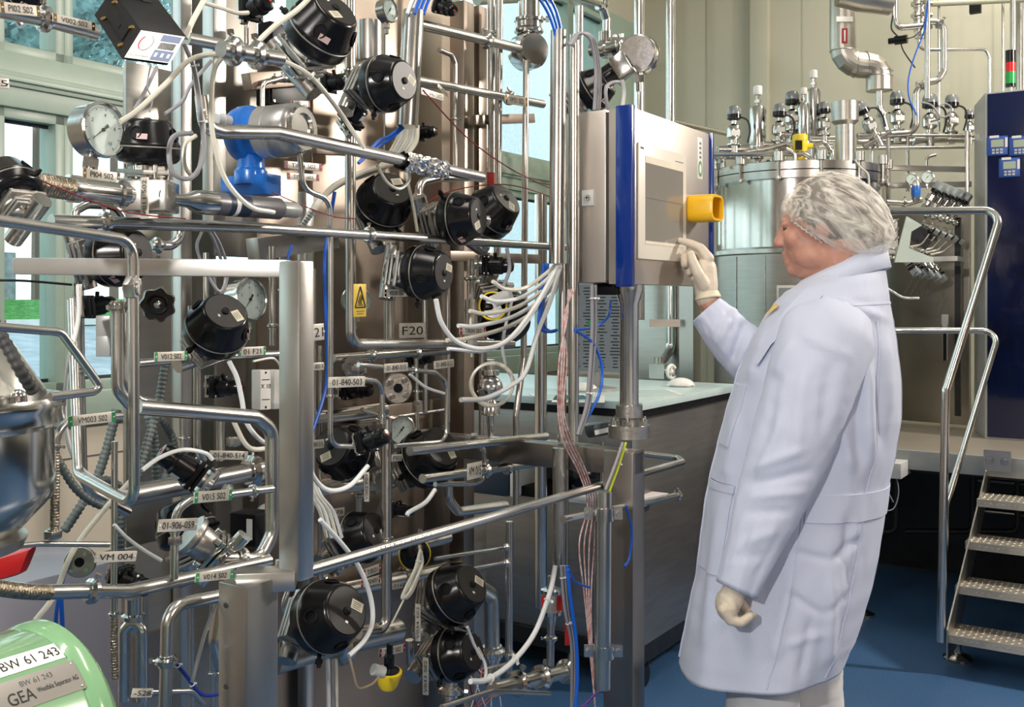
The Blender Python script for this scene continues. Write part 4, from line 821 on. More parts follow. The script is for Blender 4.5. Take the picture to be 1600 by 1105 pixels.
# conduit clamped to the end upright
cdp = sp_pipe('upright tube clamped to the end post, open at both ends', [(943, 768), (941, 1076)], 26, 1.06)
for y in (803, 1018):
    q = S(943, y, 1.06); m = MB(); r = 15/F*q.y; m.lathe([(r, -.014), (r*1.1, -.014), (r*1.1, .014), (r, .014)], q, Z, 24); m.hexa(q-V*0+Vector((0, .004, 0)), Vector((r*2.0, 0, 0)), Vector((0, .003, 0)), Z*.013); o = obj('pipe_clamp', m, STEEL, cdp)
    m = MB()
    for s in (-1, 1): m.prism(q+Vector((s*r*1.55, -.001, 0)), Vector((0, -1, 0)), .006, .012)
    obj('bolt', m, POL, o)
# foil wrap
m = MB(); random.seed(2); a, b = S(628, 252, 1.38), S(694, 266, 1.38); r0 = 13/F*a.y; vs = []; n = 28; K = 26
for i in range(K):
    for j in range(n):
        p = a.lerp(b, i/(K-1)); an = 2*PI*j/n; rr = r0*(1.05+random.uniform(-.13, .28)); ax = (b-a).normalized(); x = ax.orthogonal().normalized(); y = ax.cross(x); vs.append(p+x*rr*math.cos(an)+y*rr*math.sin(an))
m.add(vs, [(i*n+j, i*n+(j+1) % n, (i+1)*n+(j+1) % n, (i+1)*n+j) for i in range(K-1) for j in range(n)])
obj('foil_wrap', m, FOIL, None, 'crumpled aluminium foil wrapped round the pipe near its right end', 'foil', smooth=False)
# ---------------------------------------------------------------- black actuator valves
STK = mat('printed sticker', (.62, .58, .44), 0, .5, nz=.05)
def act_proto():
    t = thing('actuator_valve', 'x', 'valve')
    m = MB(); m.lathe([(.55, -.05), (.86, .0), (.97, .10), (1.0, .18), (1.0, .46)], (0, 0, 0), Z, 48); obj('lower_housing', m, BLK, t)
    m = MB(); m.lathe([(1.0, .46), (1.012, .47), (1.012, .50), (1.0, .51)], (0, 0, 0), Z, 48, False); obj('seam_ring', m, SEAM, t)
    m = MB(); m.lathe([(1.0, .51), (1.0, .58), (.955, .64), (.73, 1.26), (.68, 1.32), (.62, 1.345)], (0, 0, 0), Z, 48); up = obj('upper_housing', m, BLK, t)
    for k in range(4):
        a = PI/2*k+.5; d = Vector((math.cos(a), math.sin(a), 0)); s = Z.cross(d); tl = (d*.34+Z*.94).normalized()
        m = MB(); c = d*.90+Z*.92; n_ = Z*.34+d*.94; ring = []
        for i in range(20):
            f = 2*PI*i/20; ring.append(c+s*(.17*math.cos(f))+(Z*.94-d*.34)*(.20*math.sin(f)+.0)-n_*.02)
        m.path(ring+[ring[0]], .028, 6, cap=False); m.poly([p-n_*.01 for p in ring], n_*-.02); obj('grip_recess', m, BLK2, up)
    m = MB(); m.lathe([(.63, 1.335), (.63, 1.358), (1e-5, 1.36)], (0, 0, 0), Z, 40, False); cap = obj('end_face', m, CAPF, t)
    m = MB(); m.hexa((-.25, .28, 1.363), Vector((.13, 0, 0)), Vector((0, .2, 0)), Vector((0, 0, .004))); st_ = obj('sticker', m, STK, cap)
    m = MB(); 
    for i in range(4): m.hexa((-.17-.05*i, .28-.02*(i % 2), 1.368), Vector((.008, 0, 0)), Vector((0, .13, 0)), Vector((0, 0, .001)))
    obj('printing', m, INK, st_)
    m = MB(); m.lathe([(.12, 1.36), (.12, 1.40), (.07, 1.42), (1e-4, 1.42)], (.02, 0, 0), Z, 16, False); obj('screw_plug', m, BLK2, cap)
    m = MB(); m.hexa((.30, .08, 1.366), Vector((.03, 0, 0)), Vector((0, .045, 0)), Vector((0, 0, .006))); obj('index_tab', m, WHT, cap)
    m = MB(); a = 2.3; d = Vector((math.cos(a), math.sin(a), 0)); s = Z.cross(d); m.hexa(d*.93+Z*.80, s*.16, (Z*.94-d*.34)*.09, (Z*.34+d*.94)*.012); obj('side_label', m, PINK, up)
    m = MB(); m.lathe([(.50, -.5), (.62, -.46), (.62, -.2), (.56, -.04)], (0, 0, 0), Z, 28); m.hexa((0, 0, -.30), Vector((.66, 0, 0)), Vector((0, .66, 0)), Vector((0, 0, .07))); obj('yoke', m, CAST, t, bevel=.02)
    m = MB(); m.hexa((0, 0, -.58), Vector((.60, 0, 0)), Vector((0, .60, 0)), Vector((0, 0, .055))); m.hexa((0, 0, -.74), Vector((.60, 0, 0)), Vector((0, .60, 0)), Vector((0, 0, .055))); obj('flange', m, CAST, t, bevel=.03)
    for sx in (-1, 1):
        for sy in (-1, 1): m = MB(); m.cyl((.45*sx, .45*sy, -.9), (.45*sx, .45*sy, -.12), .065, n=10); m.prism((.45*sx, .45*sy, -.45), Z, .11, .12); m.cyl((.45*sx, .45*sy, -.20), (.45*sx, .45*sy, -.08), .11, n=12); obj('bolt', m, POL, t)
    m = MB(); m.lathe([(.56, -.78), (.5, -.95), (.3, -1.1)], (0, 0, 0), Z, 24); m.cyl((-1.0, 0, -.98), (1.0, 0, -.98), .32, n=20); obj('valve_body', m, STEEL, t)
    m = MB(); m.cyl((.9, .25, .2), (1.25, .35, .2), .06, n=10); m.prism((1.1, .3, .2), (1, .28, 0), .1, .12); obj('air_fitting', m, BLK2, t)
    return t
AV = act_proto()
def act(px, py, c, R, ax, label, up=Z, roll=0):
    p = S(px, py, c); s = R/F*p.y; ax = Vector(ax).normalized()
    M = frame(p-ax*s*.65, ax, up, s) @ Matrix.Rotation(roll, 4, 'Z')
    return inst(AV, M, label, 'large black diaphragm valve actuators')
ACT = [
 (505, 42, 1.38, 55, (.55, -.45, .55), 'big black valve actuator tilted up at the top, right of the display box', 0.3),
 (608, 130, 1.38, 45, (.80, -.55, .02), 'black actuator pointing right with hexagon plug, beside the open conduit', 2.6),
 (231, 222, 1.42, 49, (.05, -.12, 1), 'upright black actuator standing right of the large round gauge', .6),
 (12, 288, 1.25, 46, (-.55, .3, .75), 'black actuator cut off by the left edge behind the thick fittings', 0),
 (342, 507, 1.38, 50, (.42, -.55, .52), 'black actuator tilted up, between the front upright and the handwheel', 1.9),
 (188, 398, 1.50, 50, (.93, -.35, .05), 'black actuator hidden behind the level square bar at the left', .3),
 (602, 313, 1.6, 45, (.42, -.72, .5), 'black actuator facing the viewer above the long level rail', 3.3),
 (722, 341, 1.42, 42, (.88, -.42, .06), 'black actuator pointing right, front one of the pair by the window', .4),
 (772, 328, 1.62, 42, (.62, -.45, .52), 'black actuator behind the pair front one, tilted toward the window', .9),
 (668, 426, 1.42, 43, (.88, -.45, .0), 'black actuator pointing right just under the long level rail', 2.9),
 (790, 498, 1.6, 42, (.45, -.55, -.62), 'black actuator pointing down behind the yellow-ringed sensor', .2),
 (535, 705, 1.72, 46, (-.35, -.75, .30), 'black actuator behind the small tilted valve in the middle', .5),
 (672, 712, 1.55, 47, (.55, -.55, .45), 'black actuator right of the small dial, cut by a thin pipe', 1.7),
 (517, 962, 1.38, 57, (.72, -.58, .38), 'largest black actuator at the bottom, right of the lower upright', 2.5),
 (715, 925, 1.45, 47, (.70, -.45, .50), 'black actuator at the lower right, upper of the stacked two', 2.4),
 (716, 1022, 1.45, 42, (.80, -.50, .28), 'black actuator at the lower right, lower of the stacked two', 2.0),
 (568, 838, 1.6, 42, (.75, -.50, .42), 'black actuator half hidden behind the printed long rail', 1.9),
 (288, 818, 1.50, 46, (-.35, .2, .85), 'black actuator behind the plates 01-906-059 and V015 S02', 0),
 (930, 138, 1.48, 34, (.72, -.35, .45), 'black conical actuator behind the control box, with clear indicator cap', .5),
 (40, -12, 1.7, 30, (.6, -.5, .3), 'black actuator barely entering the picture at the top left', .5),
]
for px, py, c, R, ax, lab, ro in ACT: act(px, py, c, R, ax, lab, roll=ro)
def small_proto():
    t = thing('pilot_valve', 'x', 'valve')
    m = MB(); m.box((0, 0, .15), 2.0, 2.0, .3); m.box((0, 0, -.2), 1.9, 1.9, .25); obj('mounting_plate', m, BLK2, t, bevel=.06)
    for sx in (-1, 1):
        for sy in (-1, 1): m = MB(); m.cyl((.8*sx, .8*sy, -.3), (.8*sx, .8*sy, .4), .13, n=10); obj('screw', m, POL, t)
    m = MB(); m.lathe([(.85, .3), (.85, 1.5), (.72, 1.6), (.72, 1.75)], (0, 0, 0), Z, 28); b = obj('housing', m, BLK, t)
    m = MB(); m.lathe([(.55, 1.7), (.70, 1.78), (.70, 2.3), (.55, 2.55), (.2, 2.62), (1e-4, 2.62)], (0, 0, 0), Z, 28); k = obj('knob', m, BLK, t)
    m = MB(); m.lathe([(.13, 2.6), (.11, 2.66), (1e-4, 2.67)], (.1, 0, 0), Z, 12, False); obj('red_dot', m, RED, k)
    m = MB(); vs = []
    for i in range(9):
        a = -.2+i*.12+PI; vs += [Vector((.86*math.cos(a), .86*math.sin(a), .75)), Vector((.86*math.cos(a), .86*math.sin(a), 1.35))]
    m.add(vs, [(2*i, 2*i+2, 2*i+3, 2*i+1) for i in range(8)]); obj('sticker', m, WHT, b)
    m = MB(); m.cyl((0, 0, -1.2), (0, 0, -.3), .5, n=16); m.cyl((-1, 0, -1.0), (1, 0, -1.0), .35, n=14); m.hexa((0, 0, -.75), Vector((.75, 0, 0)), Vector((0, .75, 0)), Vector((0, 0, .1))); obj('valve_body', m, STEEL, t)
    m = MB(); m.cyl((.7, .3, .9), (1.2, .5, .9), .18, n=12); obj('cable_gland', m, BLK2, t)
    return t
SM = small_proto()
SMV = [(392, 14, 1.78, 19, (.75, -.65, .05), 'small black valve with red dot near the top, left of the big tilted actuator'),
 (515, 130, 1.62, 15, (.85, -.5, -.02), 'small black valve with red dot left of the hexagon-plug actuator'),
 (548, 188, 1.5, 17, (.55, -.35, .55), 'small black valve tilted up right with grey sticker, above the foil pipe'),
 (655, 208, 1.75, 12, (.88, -.45, .02), 'small black valve with red dot right of the open conduit'),
 (340, 604, 1.45, 17, (.92, -.35, .0), 'small black valve with red dot between plates V012 and 01-840-514'),
 (572, 690, 1.38, 18, (.78, -.55, .28), 'small black valve tilted up right beside the small round dial'),
 (762, 415, 1.5, 16, (.95, -.3, -.02), 'small black valve with red dot under the pair of actuators'),
 (618, 795, 1.7, 12, (.92, -.35, -.05), 'small brownish black valve at the lower end of the upright pipe'),
 (304, 742, 1.34, 25, (-.60, -.30, .52), 'small black valve tilted up left, its label facing out, above V015'),
 (545, 608, 1.85, 16, (.9, -.4, 0), 'small black valve behind the plate 01-840-503'),
 (690, 8, 1.7, 14, (.5, -.6, -.4), 'small black valve at the top edge right of the conduit hoses'),
 (190, 905, 1.5, 20, (.9, -.3, -.2), 'small black valve behind the plate VM 004'),
 (645, 560, 1.85, 14, (.9, -.4, .1), 'small black valve behind the plate reading F20'),
 (135, 480, 1.55, 18, (.5, .6, .1), 'small black valve behind the near rail, against the window')]
for px, py, c, R, ax, lab in SMV:
    p = S(px, py, c); inst(SM, frame(p, Vector(ax), Z, R/F*p.y), lab, 'small black pilot valves')
# gauges on the skid
gauge(160, 203, SY(160, 1.42), 43, (.90, -.43, .03), 'large round steel gauge at the upper left', roll=-.2)
gauge(608, 16, SY(604, 1.6), 19, (.85, -.5, .05), 'small steel gauge at the top beside the conduit hoses')
gauge(390, 468, SY(390, 1.75), 33, (.85, -.5, .1), 'half-hidden steel gauge behind the tilted actuator and upright')
gauge(627, 672, SY(627, 1.75), 22, (.50, -.86, .0), 'small white dial right of the small tilted valve')
gauge(556, 470, SY(556, 1.72), 23, (.3, -.9, .1), 'steel gauge hidden behind the yellow warning sign')
t_ = gauge(1000, 86, SY(1000, 1.3), 30, (.35, .9, .1), 'steel gauge seen from behind above the touch panel')
# foreground fittings at the left (y 270-340)
def turned(name, label, cat, a, b, secs, mt=POL, group=None, parent=None):
    """lathe between two points; secs = list of (fraction, radius in px at a)"""
    a, b = Vector(a), Vector(b); k = a.y/F; L = (b-a).length; m = MB(); m.lathe([(r*k, f*L) for f, r in secs], a, b-a, 32); return obj(name, m, mt, parent, label, cat, group)
a, b = S(-30, 276, 1.3), S(88, 293, 1.3)
turned('hose_coupling', 'stepped steel coupling with ridged bands at the left edge', 'coupling', a, b, [(0, 20), (.2, 20), (.2, 25), (.35, 25), (.38, 20), (.5, 19), (.55, 24), (.62, 24), (.64, 19), (1, 18)], group='turned steel couplings')
a, b = S(86, 292, 1.3), S(205, 305, 1.3)
turned('hose_coupling', 'stepped steel coupling between the ridged bands and the steel block', 'coupling', a, b, [(0, 18), (.15, 17), (.16, 22), (.3, 22), (.34, 19), (.8, 18), (.82, 23), (.9, 23), (.92, 17), (1, 14)], group='turned steel couplings')
t = thing('valve_block', 'square machined steel block under the upright black actuator', 'valve body', S(236, 306, 1.42))
m = MB(); m.hexa(S(236, 308, 1.42), Vector((34/F*S(236, 308, 1.42).y, 0, 0)), Vector((0, .035, 0)), Z*24/F*S(236, 308, 1.42).y); obj('block', m, STEEL, t, bevel=.003)
q = S(236, 268, 1.42); k = q.y/F; m = MB(); m.lathe([(22*k, -20*k), (22*k, 12*k), (34*k, 12*k), (34*k, 20*k)], q, Z, 28); obj('neck', m, STEEL, t)
for s in range(6): d = Vector((math.cos(s*1.05), math.sin(s*1.05), 0))*28*k; m = MB(); m.cyl(q+d-Z*14*k, q+d+Z*14*k, 3.2*k, n=10); m.cyl(q+d-Z*4*k, q+d+Z*6*k, 5*k, n=12); obj('bolt', m, POL, t)
a, b = S(270, 312, 1.4), S(475, 330, 1.4)
t = thing('inline_sensor', 'grey cylindrical inline sensor with dark CE label, right of the steel block', 'sensor', (a+b)/2)
k = a.y/F
m = MB(); m.lathe([(9*k, 0), (11*k, (b-a).length*.1), (17*k, (b-a).length*.14), (20*k, (b-a).length*.2), (20*k, (b-a).length*.28)], a, b-a, 28); obj('steel_nose', m, POL, t)
m = MB(); d = (b-a).normalized(); L = (b-a).length; m.lathe([(19*k, L*.28), (19*k, L*.78), (15*k, L*.8)], a, d, 28); sb = obj('grey_barrel', m, mat('grey anodised barrel', (.16, .16, .17), .5, .35), t)
m = MB(); m.lathe([(19.4*k, L*.36), (19.4*k, L*.52)], a, d, 28, False); o = obj('dark_label', m, mat('dark blue label', (.01, .02, .05), 0, .4), sb)
m = MB(); m.lathe([(19.6*k, L*.40), (19.6*k, L*.43)], a, d, 28, False); obj('pale_stripe', m, WHT, o); qn = Vector((.45, -.88, .1)).normalized()
m = MB(); m.text('CE', a+d*L*.49+qn*19.8*k, Z*-1, d, 9*k); obj('lettering', m, WHT, o)
m = MB(); m.lathe([(14*k, L*.8), (14*k, L*.93), (9*k, L*.96)], a, d, 24); obj('end_cap', m, GREYP, t)
# blue flow transmitter
p = S(420, 207, 1.52); k = p.y/F; ax = Vector((.88, -.40, .02)).normalized()
t = thing('flow_transmitter', 'blue and silver flow transmitter with round window behind the bent pipe', 'flow meter', p)
m = MB(); m.lathe([(20*k, -62*k), (42*k, -56*k), (45*k, -46*k), (45*k, -30*k), (38*k, -26*k), (38*k, -12*k)], p, ax, 36); m.lathe([(20*k, 0), (22*k, 30*k), (26*k, 34*k), (26*k, 56*k)], p-ax*35*k-Z*24*k, -Z, 24); m.hexa(p-ax*35*k-Z*82*k, ax*45*k, ax.cross(Z)*18*k, Z*16*k); obj('blue_housing', m, BLUEP, t, bevel=.001)
m = MB(); m.lathe([(36*k, -12*k), (41*k, -8*k), (41*k, 12*k), (39.5*k, 13*k), (39.5*k, 16*k), (41*k, 17*k), (41*k, 50*k), (36*k, 58*k), (33*k, 60*k)], p, ax, 40); cas = obj('silver_housing', m, mat('silver lacquer', (.50, .49, .48), .7, .33), t)
m = MB(); m.lathe([(33*k, 58*k), (36*k, 64*k), (33*k, 68*k), (24*k, 68*k), (22*k, 62*k), (1e-5, 62*k)], p, ax, 40, False); obj('window_ring', m, POL, cas)
q = p-ax*58*k+Z*10*k-Vector((0, 30*k, 0)); m = MB(); m.cyl(q, q+Vector((-14*k, -22*k, 4*k)), 13*k, n=18); m.cyl(q+Vector((-10*k, -20*k, 4*k)), q+Vector((-18*k, -36*k, 4*k)), 9*k, n=16); obj('cable_gland', m, LGREY, t)
# black display box at the top left
p = at(225, 45, 1.42); t = thing('display_box', 'black box-shaped transmitter with white front label at the top left, hanging tilted', 'transmitter', p)
k = 1.42/F
ca, cb_, cc, cd_ = at(219, 46, 1.36), at(292, 57, 1.40), at(262, 103, 1.35), at(190, 93, 1.31)    # front label corners
ex = (cb_-ca); ey = (cd_-ca); nrm = ex.cross(ey).normalized(); nrm = nrm if nrm.y < 0 else -nrm
bk = at(175, -18, 1.46)-ca
m = MB(); fs = [ca, cb_, cc, cd_]; m.add(fs+[v+bk*1.0 for v in fs], [(0, 1, 2, 3), (7, 6, 5, 4), (0, 4, 5, 1), (1, 5, 6, 2), (2, 6, 7, 3), (3, 7, 4, 0)]); bx_ = obj('case', m, BLK2, t, bevel=.002)
def onl(u_, v_): return ca+ex*u_+ey*v_+nrm*.0012
def lab(name, u0, u1, v0, v1, mt_, par, h=.0): m = MB(); m.poly([onl(u0, v0)+nrm*h, onl(u1, v0)+nrm*h, onl(u1, v1)+nrm*h, onl(u0, v1)+nrm*h], nrm*.0004); return obj(name, m, mt_, par, smooth=False)
fl = lab('front_label', .03, .97, .05, .95, WHT, bx_)
BLB = mat('label blue', (.12, .17, .30), 0, .5)
lab('blue_field', .52, .92, .10, .30, BLB, fl, .0005); lab('blue_field', .52, .92, .60, .92, BLB, fl, .0005); lab('display', .55, .88, .35, .55, BLK, fl, .0005)
m = MB()
for i in range(3): c_ = onl(.59+.13*i, .76)+nrm*.001; m.hexa(c_, ex*.03, ey*.07, nrm*.0002)
obj('button', m, LGREY, fl)
for a0, a1, mt_ in ((-1.2, 1.9, GREYP), (2.0, 4.0, RED)):
    m = MB(); m.path([onl(.27+.13*math.cos(a0+(a1-a0)*i/14), .42+.24*math.sin(a0+(a1-a0)*i/14))+nrm*.0005 for i in range(15)], .0008, 6); obj('ring_mark', m, mt_, fl)
m = MB(); m.text('Fluid Control Systems', onl(.26, .84)+nrm*.0006, ex, -ey, .004, ex.length*.40); obj('lettering', m, INK, fl)
m = MB(); c_ = (ca+cd_)/2+bk*.45; sn = ey.cross(bk).normalized(); sn = sn if sn.x < 0 else -sn
for i, w_ in ((0, .28), (1, .1)): m.hexa(c_+sn*.001*(i+1), bk*w_, ey*(.18-.1*i), sn*.002)
obj('side_cover', m, BLK, bx_)
for i in range(4): m = MB(); m.cyl(c_+bk*(-.3+.6*(i % 2))+ey*(-.3+.6*(i//2)), c_+bk*(-.3+.6*(i % 2))+ey*(-.3+.6*(i//2))+sn*.003, .004); obj('screw', m, BRASS, bx_)
for i in range(4):
    q = ca+bk*1.02+ex*(.1+.27*i)+ey*(.2+.1*i); m = MB(); m.prism(q-nrm*.0, bk, .014, .02); m.cyl(q, q+bk*.25, .009); obj('cable_gland', m, BLK, t)
# handwheel, flanges
t = thing('handwheel', 'black lobed plastic handwheel left of the tilted actuator', 'handwheel', S(246, 476, 1.5)); p = S(246, 476, 1.5); k = p.y/F; ax = Vector((.35, -.93, 0)).normalized()
m = MB(); x = ax.cross(Z).normalized(); n = 48; vs = []
for z_ in (-10, 0, 10):
    for i in range(n): a = 2*PI*i/n; r = (24+(2.6 if z_ == 0 else 0))*k*(1+.08*math.cos(7*a)); vs.append(p+ax*z_*k+x*r*math.cos(a)+Z*r*math.sin(a))
m.add(vs, [(j*n+i, j*n+(i+1) % n, (j+1)*n+(i+1) % n, (j+1)*n+i) for j in range(2) for i in range(n)]+[tuple(range(n))[::-1], tuple(2*n+i for i in range(n))]); obj('wheel', m, BLK, t)
m = MB(); m.ring(p+ax*10*k, ax, 14*k, 2.5*k, 28, 8); obj('hub_ring', m, BLK2, t); m = MB(); m.lathe([(6*k, 8*k), (6*k, 14*k), (3*k, 16*k), (1e-5, 16*k)], p, ax, 16, False); obj('hub_screw', m, POL, t)
m = MB(); m.cyl(p-ax*50*k, p-ax*8*k, 8*k); obj('spindle', m, STEEL, t)
for px, py, c, R, axx, lab_ in ((622, 607, 1.5, 24, (.45, -.88, .05), 'round steel flange with four socket bolts right of 01-840-503'), (124, 879, 1.45, 24, (.1, -.98, .1), 'round steel flange with bolts under the steel bowl')):
    p = S(px, py, c); k = p.y/F*R; ax = Vector(axx).normalized(); x = ax.cross(Z).normalized(); y = x.cross(ax); t = thing('blind_flange', lab_, 'flange', p, 'round bolted flanges')
    m = MB(); m.lathe([(k, -.35*k), (k, -.05*k), (.95*k, 0), (.32*k, 0), (.30*k, -.2*k), (1e-5, -.2*k)], p, ax, 36, False); m.cyl(p-ax*1.6*k, p-ax*.3*k, .5*k); obj('disc', m, CAST, t)
    m = MB(); m.lathe([(.28*k, -.1*k), (1e-5, -.099*k)], p, ax, 20, False); obj('bore', m, BLK2, t)
    for s in range(4): d = (x*math.cos(s*PI/2+.7)+y*math.sin(s*PI/2+.7))*.68*k; m = MB(); m.cyl(p+d-ax*.3*k, p+d+ax*.3*k, .15*k, n=14); obj('bolt', m, POL, t); 
# sanitary fitting with round steel drum (825,80)
p = S(826, 80, 1.72); k = p.y/F; ax = Vector((-.35, -.9, .0)).normalized()
t = thing('check_valve', 'round polished steel fitting at the end of the upper pipe, before the window', 'valve', p)
m = MB(); m.lathe([(18*k, -30*k), (27*k, -20*k), (29*k, -16*k), (29*k, 10*k), (25*k, 14*k), (24*k, 20*k), (10*k, 22*k)], p, Vector((.5, -.85, 0)), 36); obj('drum', m, POL, t)
m = MB(); m.lathe([(20*k, 0), (23*k, 3*k), (23*k, 6*k), (20*k, 10*k), (20*k, 18*k), (23*k, 20*k), (23*k, 24*k), (17*k, 26*k), (17*k, 50*k)], p+Z*26*k, Z, 30); obj('neck', m, POL, t)
# clear indicator cap near control box
p = S(966, 108, 1.28); k = p.y/F; ax = Vector((.80, -.30, .5)).normalized(); t = thing('position_indicator', 'square clear-capped position indicator behind the control box', 'indicator', p)
m = MB(); m.hexa(p+ax*8*k, ax*13*k, ax.cross(Z).normalized()*17*k, ax.cross(ax.cross(Z)).normalized()*17*k); obj('clear_cap', m, POL, t, bevel=.004)
m = MB(); m.cyl(p-ax*24*k, p-ax*6*k, 17*k, n=20); obj('black_base', m, BLK, t); m = MB(); m.hexa(p+ax*22*k, ax*.5*k, ax.cross(Z).normalized()*10*k, ax.cross(ax.cross(Z)).normalized()*10*k); obj('window', m, BLK2, t)
t = thing('small_manifold', 'small cluster of polished fittings behind the clear-capped indicator', 'fitting', S(955, 75, 1.5)); p = S(945, 76, 1.5); k = p.y/F
m = MB(); m.cyl(p-V*24*k, p+V*34*k, 11*k); m.lathe([(15*k, -4*k), (15*k, 4*k)], p, V, 24); m.lathe([(16*k, 18*k), (16*k, 26*k)], p, V, 24); m.cyl(p, p+Z*26*k, 10*k); m.sphere(p+V*30*k, 14*k, 16, 10); obj('body', m, POL, t)
for s in range(3): m = MB(); m.prism(p+V*(4+12*s)*k+Z*16*k, Z, 4*k, 5*k); obj('nut', m, STEEL, t)
# yellow sign
a, b = S(547, 470, 1.38), S(577, 469, 1.38); k = a.y/F; r = (b-a).normalized(); c = (a+b)/2; n_ = r.cross(Z)
sg = thing('warning_sign', 'yellow metal warning sign with black triangle hanging on the vertical pipe', 'sign', c)
m = MB(); m.hexa(c, r*14.5*k, n_*.001, Z*26*k); pn = obj('sign_plate', m, YELS, sg, bevel=.0005)
def tri(s, off_): return [c+n_*.0013+Z*(s*off_[0])*k+r*0, c+n_*.0013+Z*(-s*.55+off_[1])*k-r*s*.62*k*.9, c+n_*.0013+Z*(-s*.55+off_[1])*k+r*s*.62*k*.9]
T = [c+n_*.0015+Z*22*k, c+n_*.0015-Z*11*k-r*12*k, c+n_*.0015-Z*11*k+r*12*k]
m = MB(); m.path(fil(T+[T[0], T[0].lerp(T[1], .05)], .001, 3), 1.1*k, 6); obj('triangle_mark', m, INK, pn)
m = MB()
for i in range(3): m.path(cat_([c+n_*.0015+r*(-3+3*i)*k-Z*6*k, c+n_*.0015+r*(-4+3*i)*k-Z*1*k, c+n_*.0015+r*(-1+3*i)*k+Z*3*k, c+n_*.0015+r*(-2+3*i)*k+Z*(6+3*(i == 1))*k], 3), .7*k, 5)
m.hexa(c+n_*.0015-Z*7.5*k, r*6*k, n_*.0003, Z*.7*k); obj('hot_surface_mark', m, INK, pn)
m = MB()
for i in range(2): m.hexa(c+n_*.0015-Z*(17+4*i)*k, r*(9-2*i)*k, n_*.0002, Z*.6*k)
obj('small_print', m, GINK, pn)
# yellow capped sensors
p = S(607, 1060, 1.42); k = p.y/F; t = thing('pressure_sensor', 'black sensor with bright yellow rounded cap at the bottom', 'sensor', p, 'yellow-ringed sensors')
m = MB(); m.lathe([(1e-5, -18*k), (12*k, -16*k), (16*k, -9*k), (18*k, 0), (20.5*k, 8*k), (20.5*k, 12*k), (16*k, 13*k)], p, Vector((.1, -.15, 1)), 32, False); obj('yellow_cap', m, YEL, t)
m = MB(); m.lathe([(17*k, 8*k), (17*k, 14*k), (8*k, 18*k), (8*k, 36*k), (5*k, 40*k), (5*k, 56*k)], p, Vector((.05, -.1, 1)), 28); obj('black_body', m, BLK, t)
q = p+Vector((-6*k, -18*k, 16*k)); m = MB(); m.cyl(q, q+Vector((-14*k, -10*k, 8*k)), 9*k, n=16); obj('connector', m, LGREY, t)
p = S(770, 478, 1.42); k = p.y/F; ax = Vector((-.1, -.98, .12)).normalized(); t = thing('pressure_sensor', 'open-faced black sensor with yellow ring and grey connector', 'sensor', p, 'yellow-ringed sensors')
m = MB(); m.ring(p, ax, 21.5*k, 1.6*k, 36, 8); obj('yellow_ring', m, YEL, t)
m = MB(); m.lathe([(18*k, -34*k), (24*k, -24*k), (24*k, -1*k), (20*k, 0), (18*k, -12*k), (1e-5, -12*k)], p, ax, 36, False); obj('housing', m, BLK, t)
m = MB(); m.cyl(p-ax*12*k-Vector((5*k, 0, 0)), p-ax*4*k-Vector((14*k, 0, 0)), 5*k); obj('spindle', m, STEEL, t)
q = p+Vector((4*k, -16*k, 8*k)); m = MB(); m.cyl(q, q+Vector((24*k, -8*k, 10*k)), 10*k, n=20); obj('connector', m, LGREY, t)
m = MB(); m.cyl(p-Vector((33*k, 0, 50*k)), p-Vector((33*k, 0, -10*k)), 11*k); m.prism(p-Vector((33*k, 0, 56*k)), Z, 9*k, 9*k); m.cyl(p-Vector((33*k, 0, 80*k)), p-Vector((33*k, 0, 50*k)), 4*k); obj('steel_stem', m, STEEL, t)
# X 10 box
a, b = S(405, 609, 1.5), S(436, 608, 1.5); t = thing('barcode_holder', 'white plastic block lettered X 10 left of the front upright', 'block', (a+b)/2); k = a.y/F; r = (b-a).normalized(); n_ = r.cross(Z)
for i, (f, w_) in enumerate(((.1, 11), (.75, 9))): m = MB(); m.hexa(a.lerp(b, f), r*w_*k, n_*10*k, Z*31*k); ob = obj('block_half', m, WHT, t, bevel=.002)
m = MB(); m.text('X 10', a.lerp(b, .1)+n_*10.3*k+Z*6*k, r, Z, 7*k, 20*k); 
for i in range(2): m.hexa(a.lerp(b, .1)+n_*10.3*k+Z*(16-31*i)*k, r*8*k, n_*.2*k, Z*.6*k)
obj('lettering', m, INK, t)
m = MB(); 
for s in (-1, 1): m.cyl(a.lerp(b, .1)+n_*9*k+Z*27*k*s, a.lerp(b, .1)+n_*10.4*k+Z*27*k*s, 2*k)
obj('screw', m, INK, t)
# red-banded sight glass
p = S(862, 940, 1.34); k = p.y/F; t = thing('flow_indicator', 'sight glass with two red stickers low on the right of the skid', 'sight glass', p)
m = MB(); m.lathe([(15*k, 14*k), (17*k, 14*k), (17*k, 19*k), (8*k, 20*k), (6*k, 26*k)], p, Z, 28); m.lathe([(6*k, -36*k), (8*k, -20*k), (17*k, -19*k), (17*k, -14*k), (15*k, -14*k)], p, Z, 28); obj('steel_ends', m, POL, t)
m = MB(); m.lathe([(13*k, -14*k), (13*k, 14*k)], p, Z, 28); obj('glass_tube', m, GREYP, t)
for s in (-1, 1): m = MB(); m.hexa(p+Vector((s*11*k, -9*k, 0)), Vector((5*k, -s*2*k, 0)), Vector((s*.5*k, 3*k, 0)), Z*11*k); obj('red_sticker', m, RED, t)
m = MB(); m.hexa(S(886, 985, 1.34), Vector((3.5*k, 0, 0)), Vector((0, 1.5*k, 0)), Z*24*k); obj('valve_lever', m, RED, None, 'red plastic lever behind the blue hose low on the right', 'lever', bevel=.001)
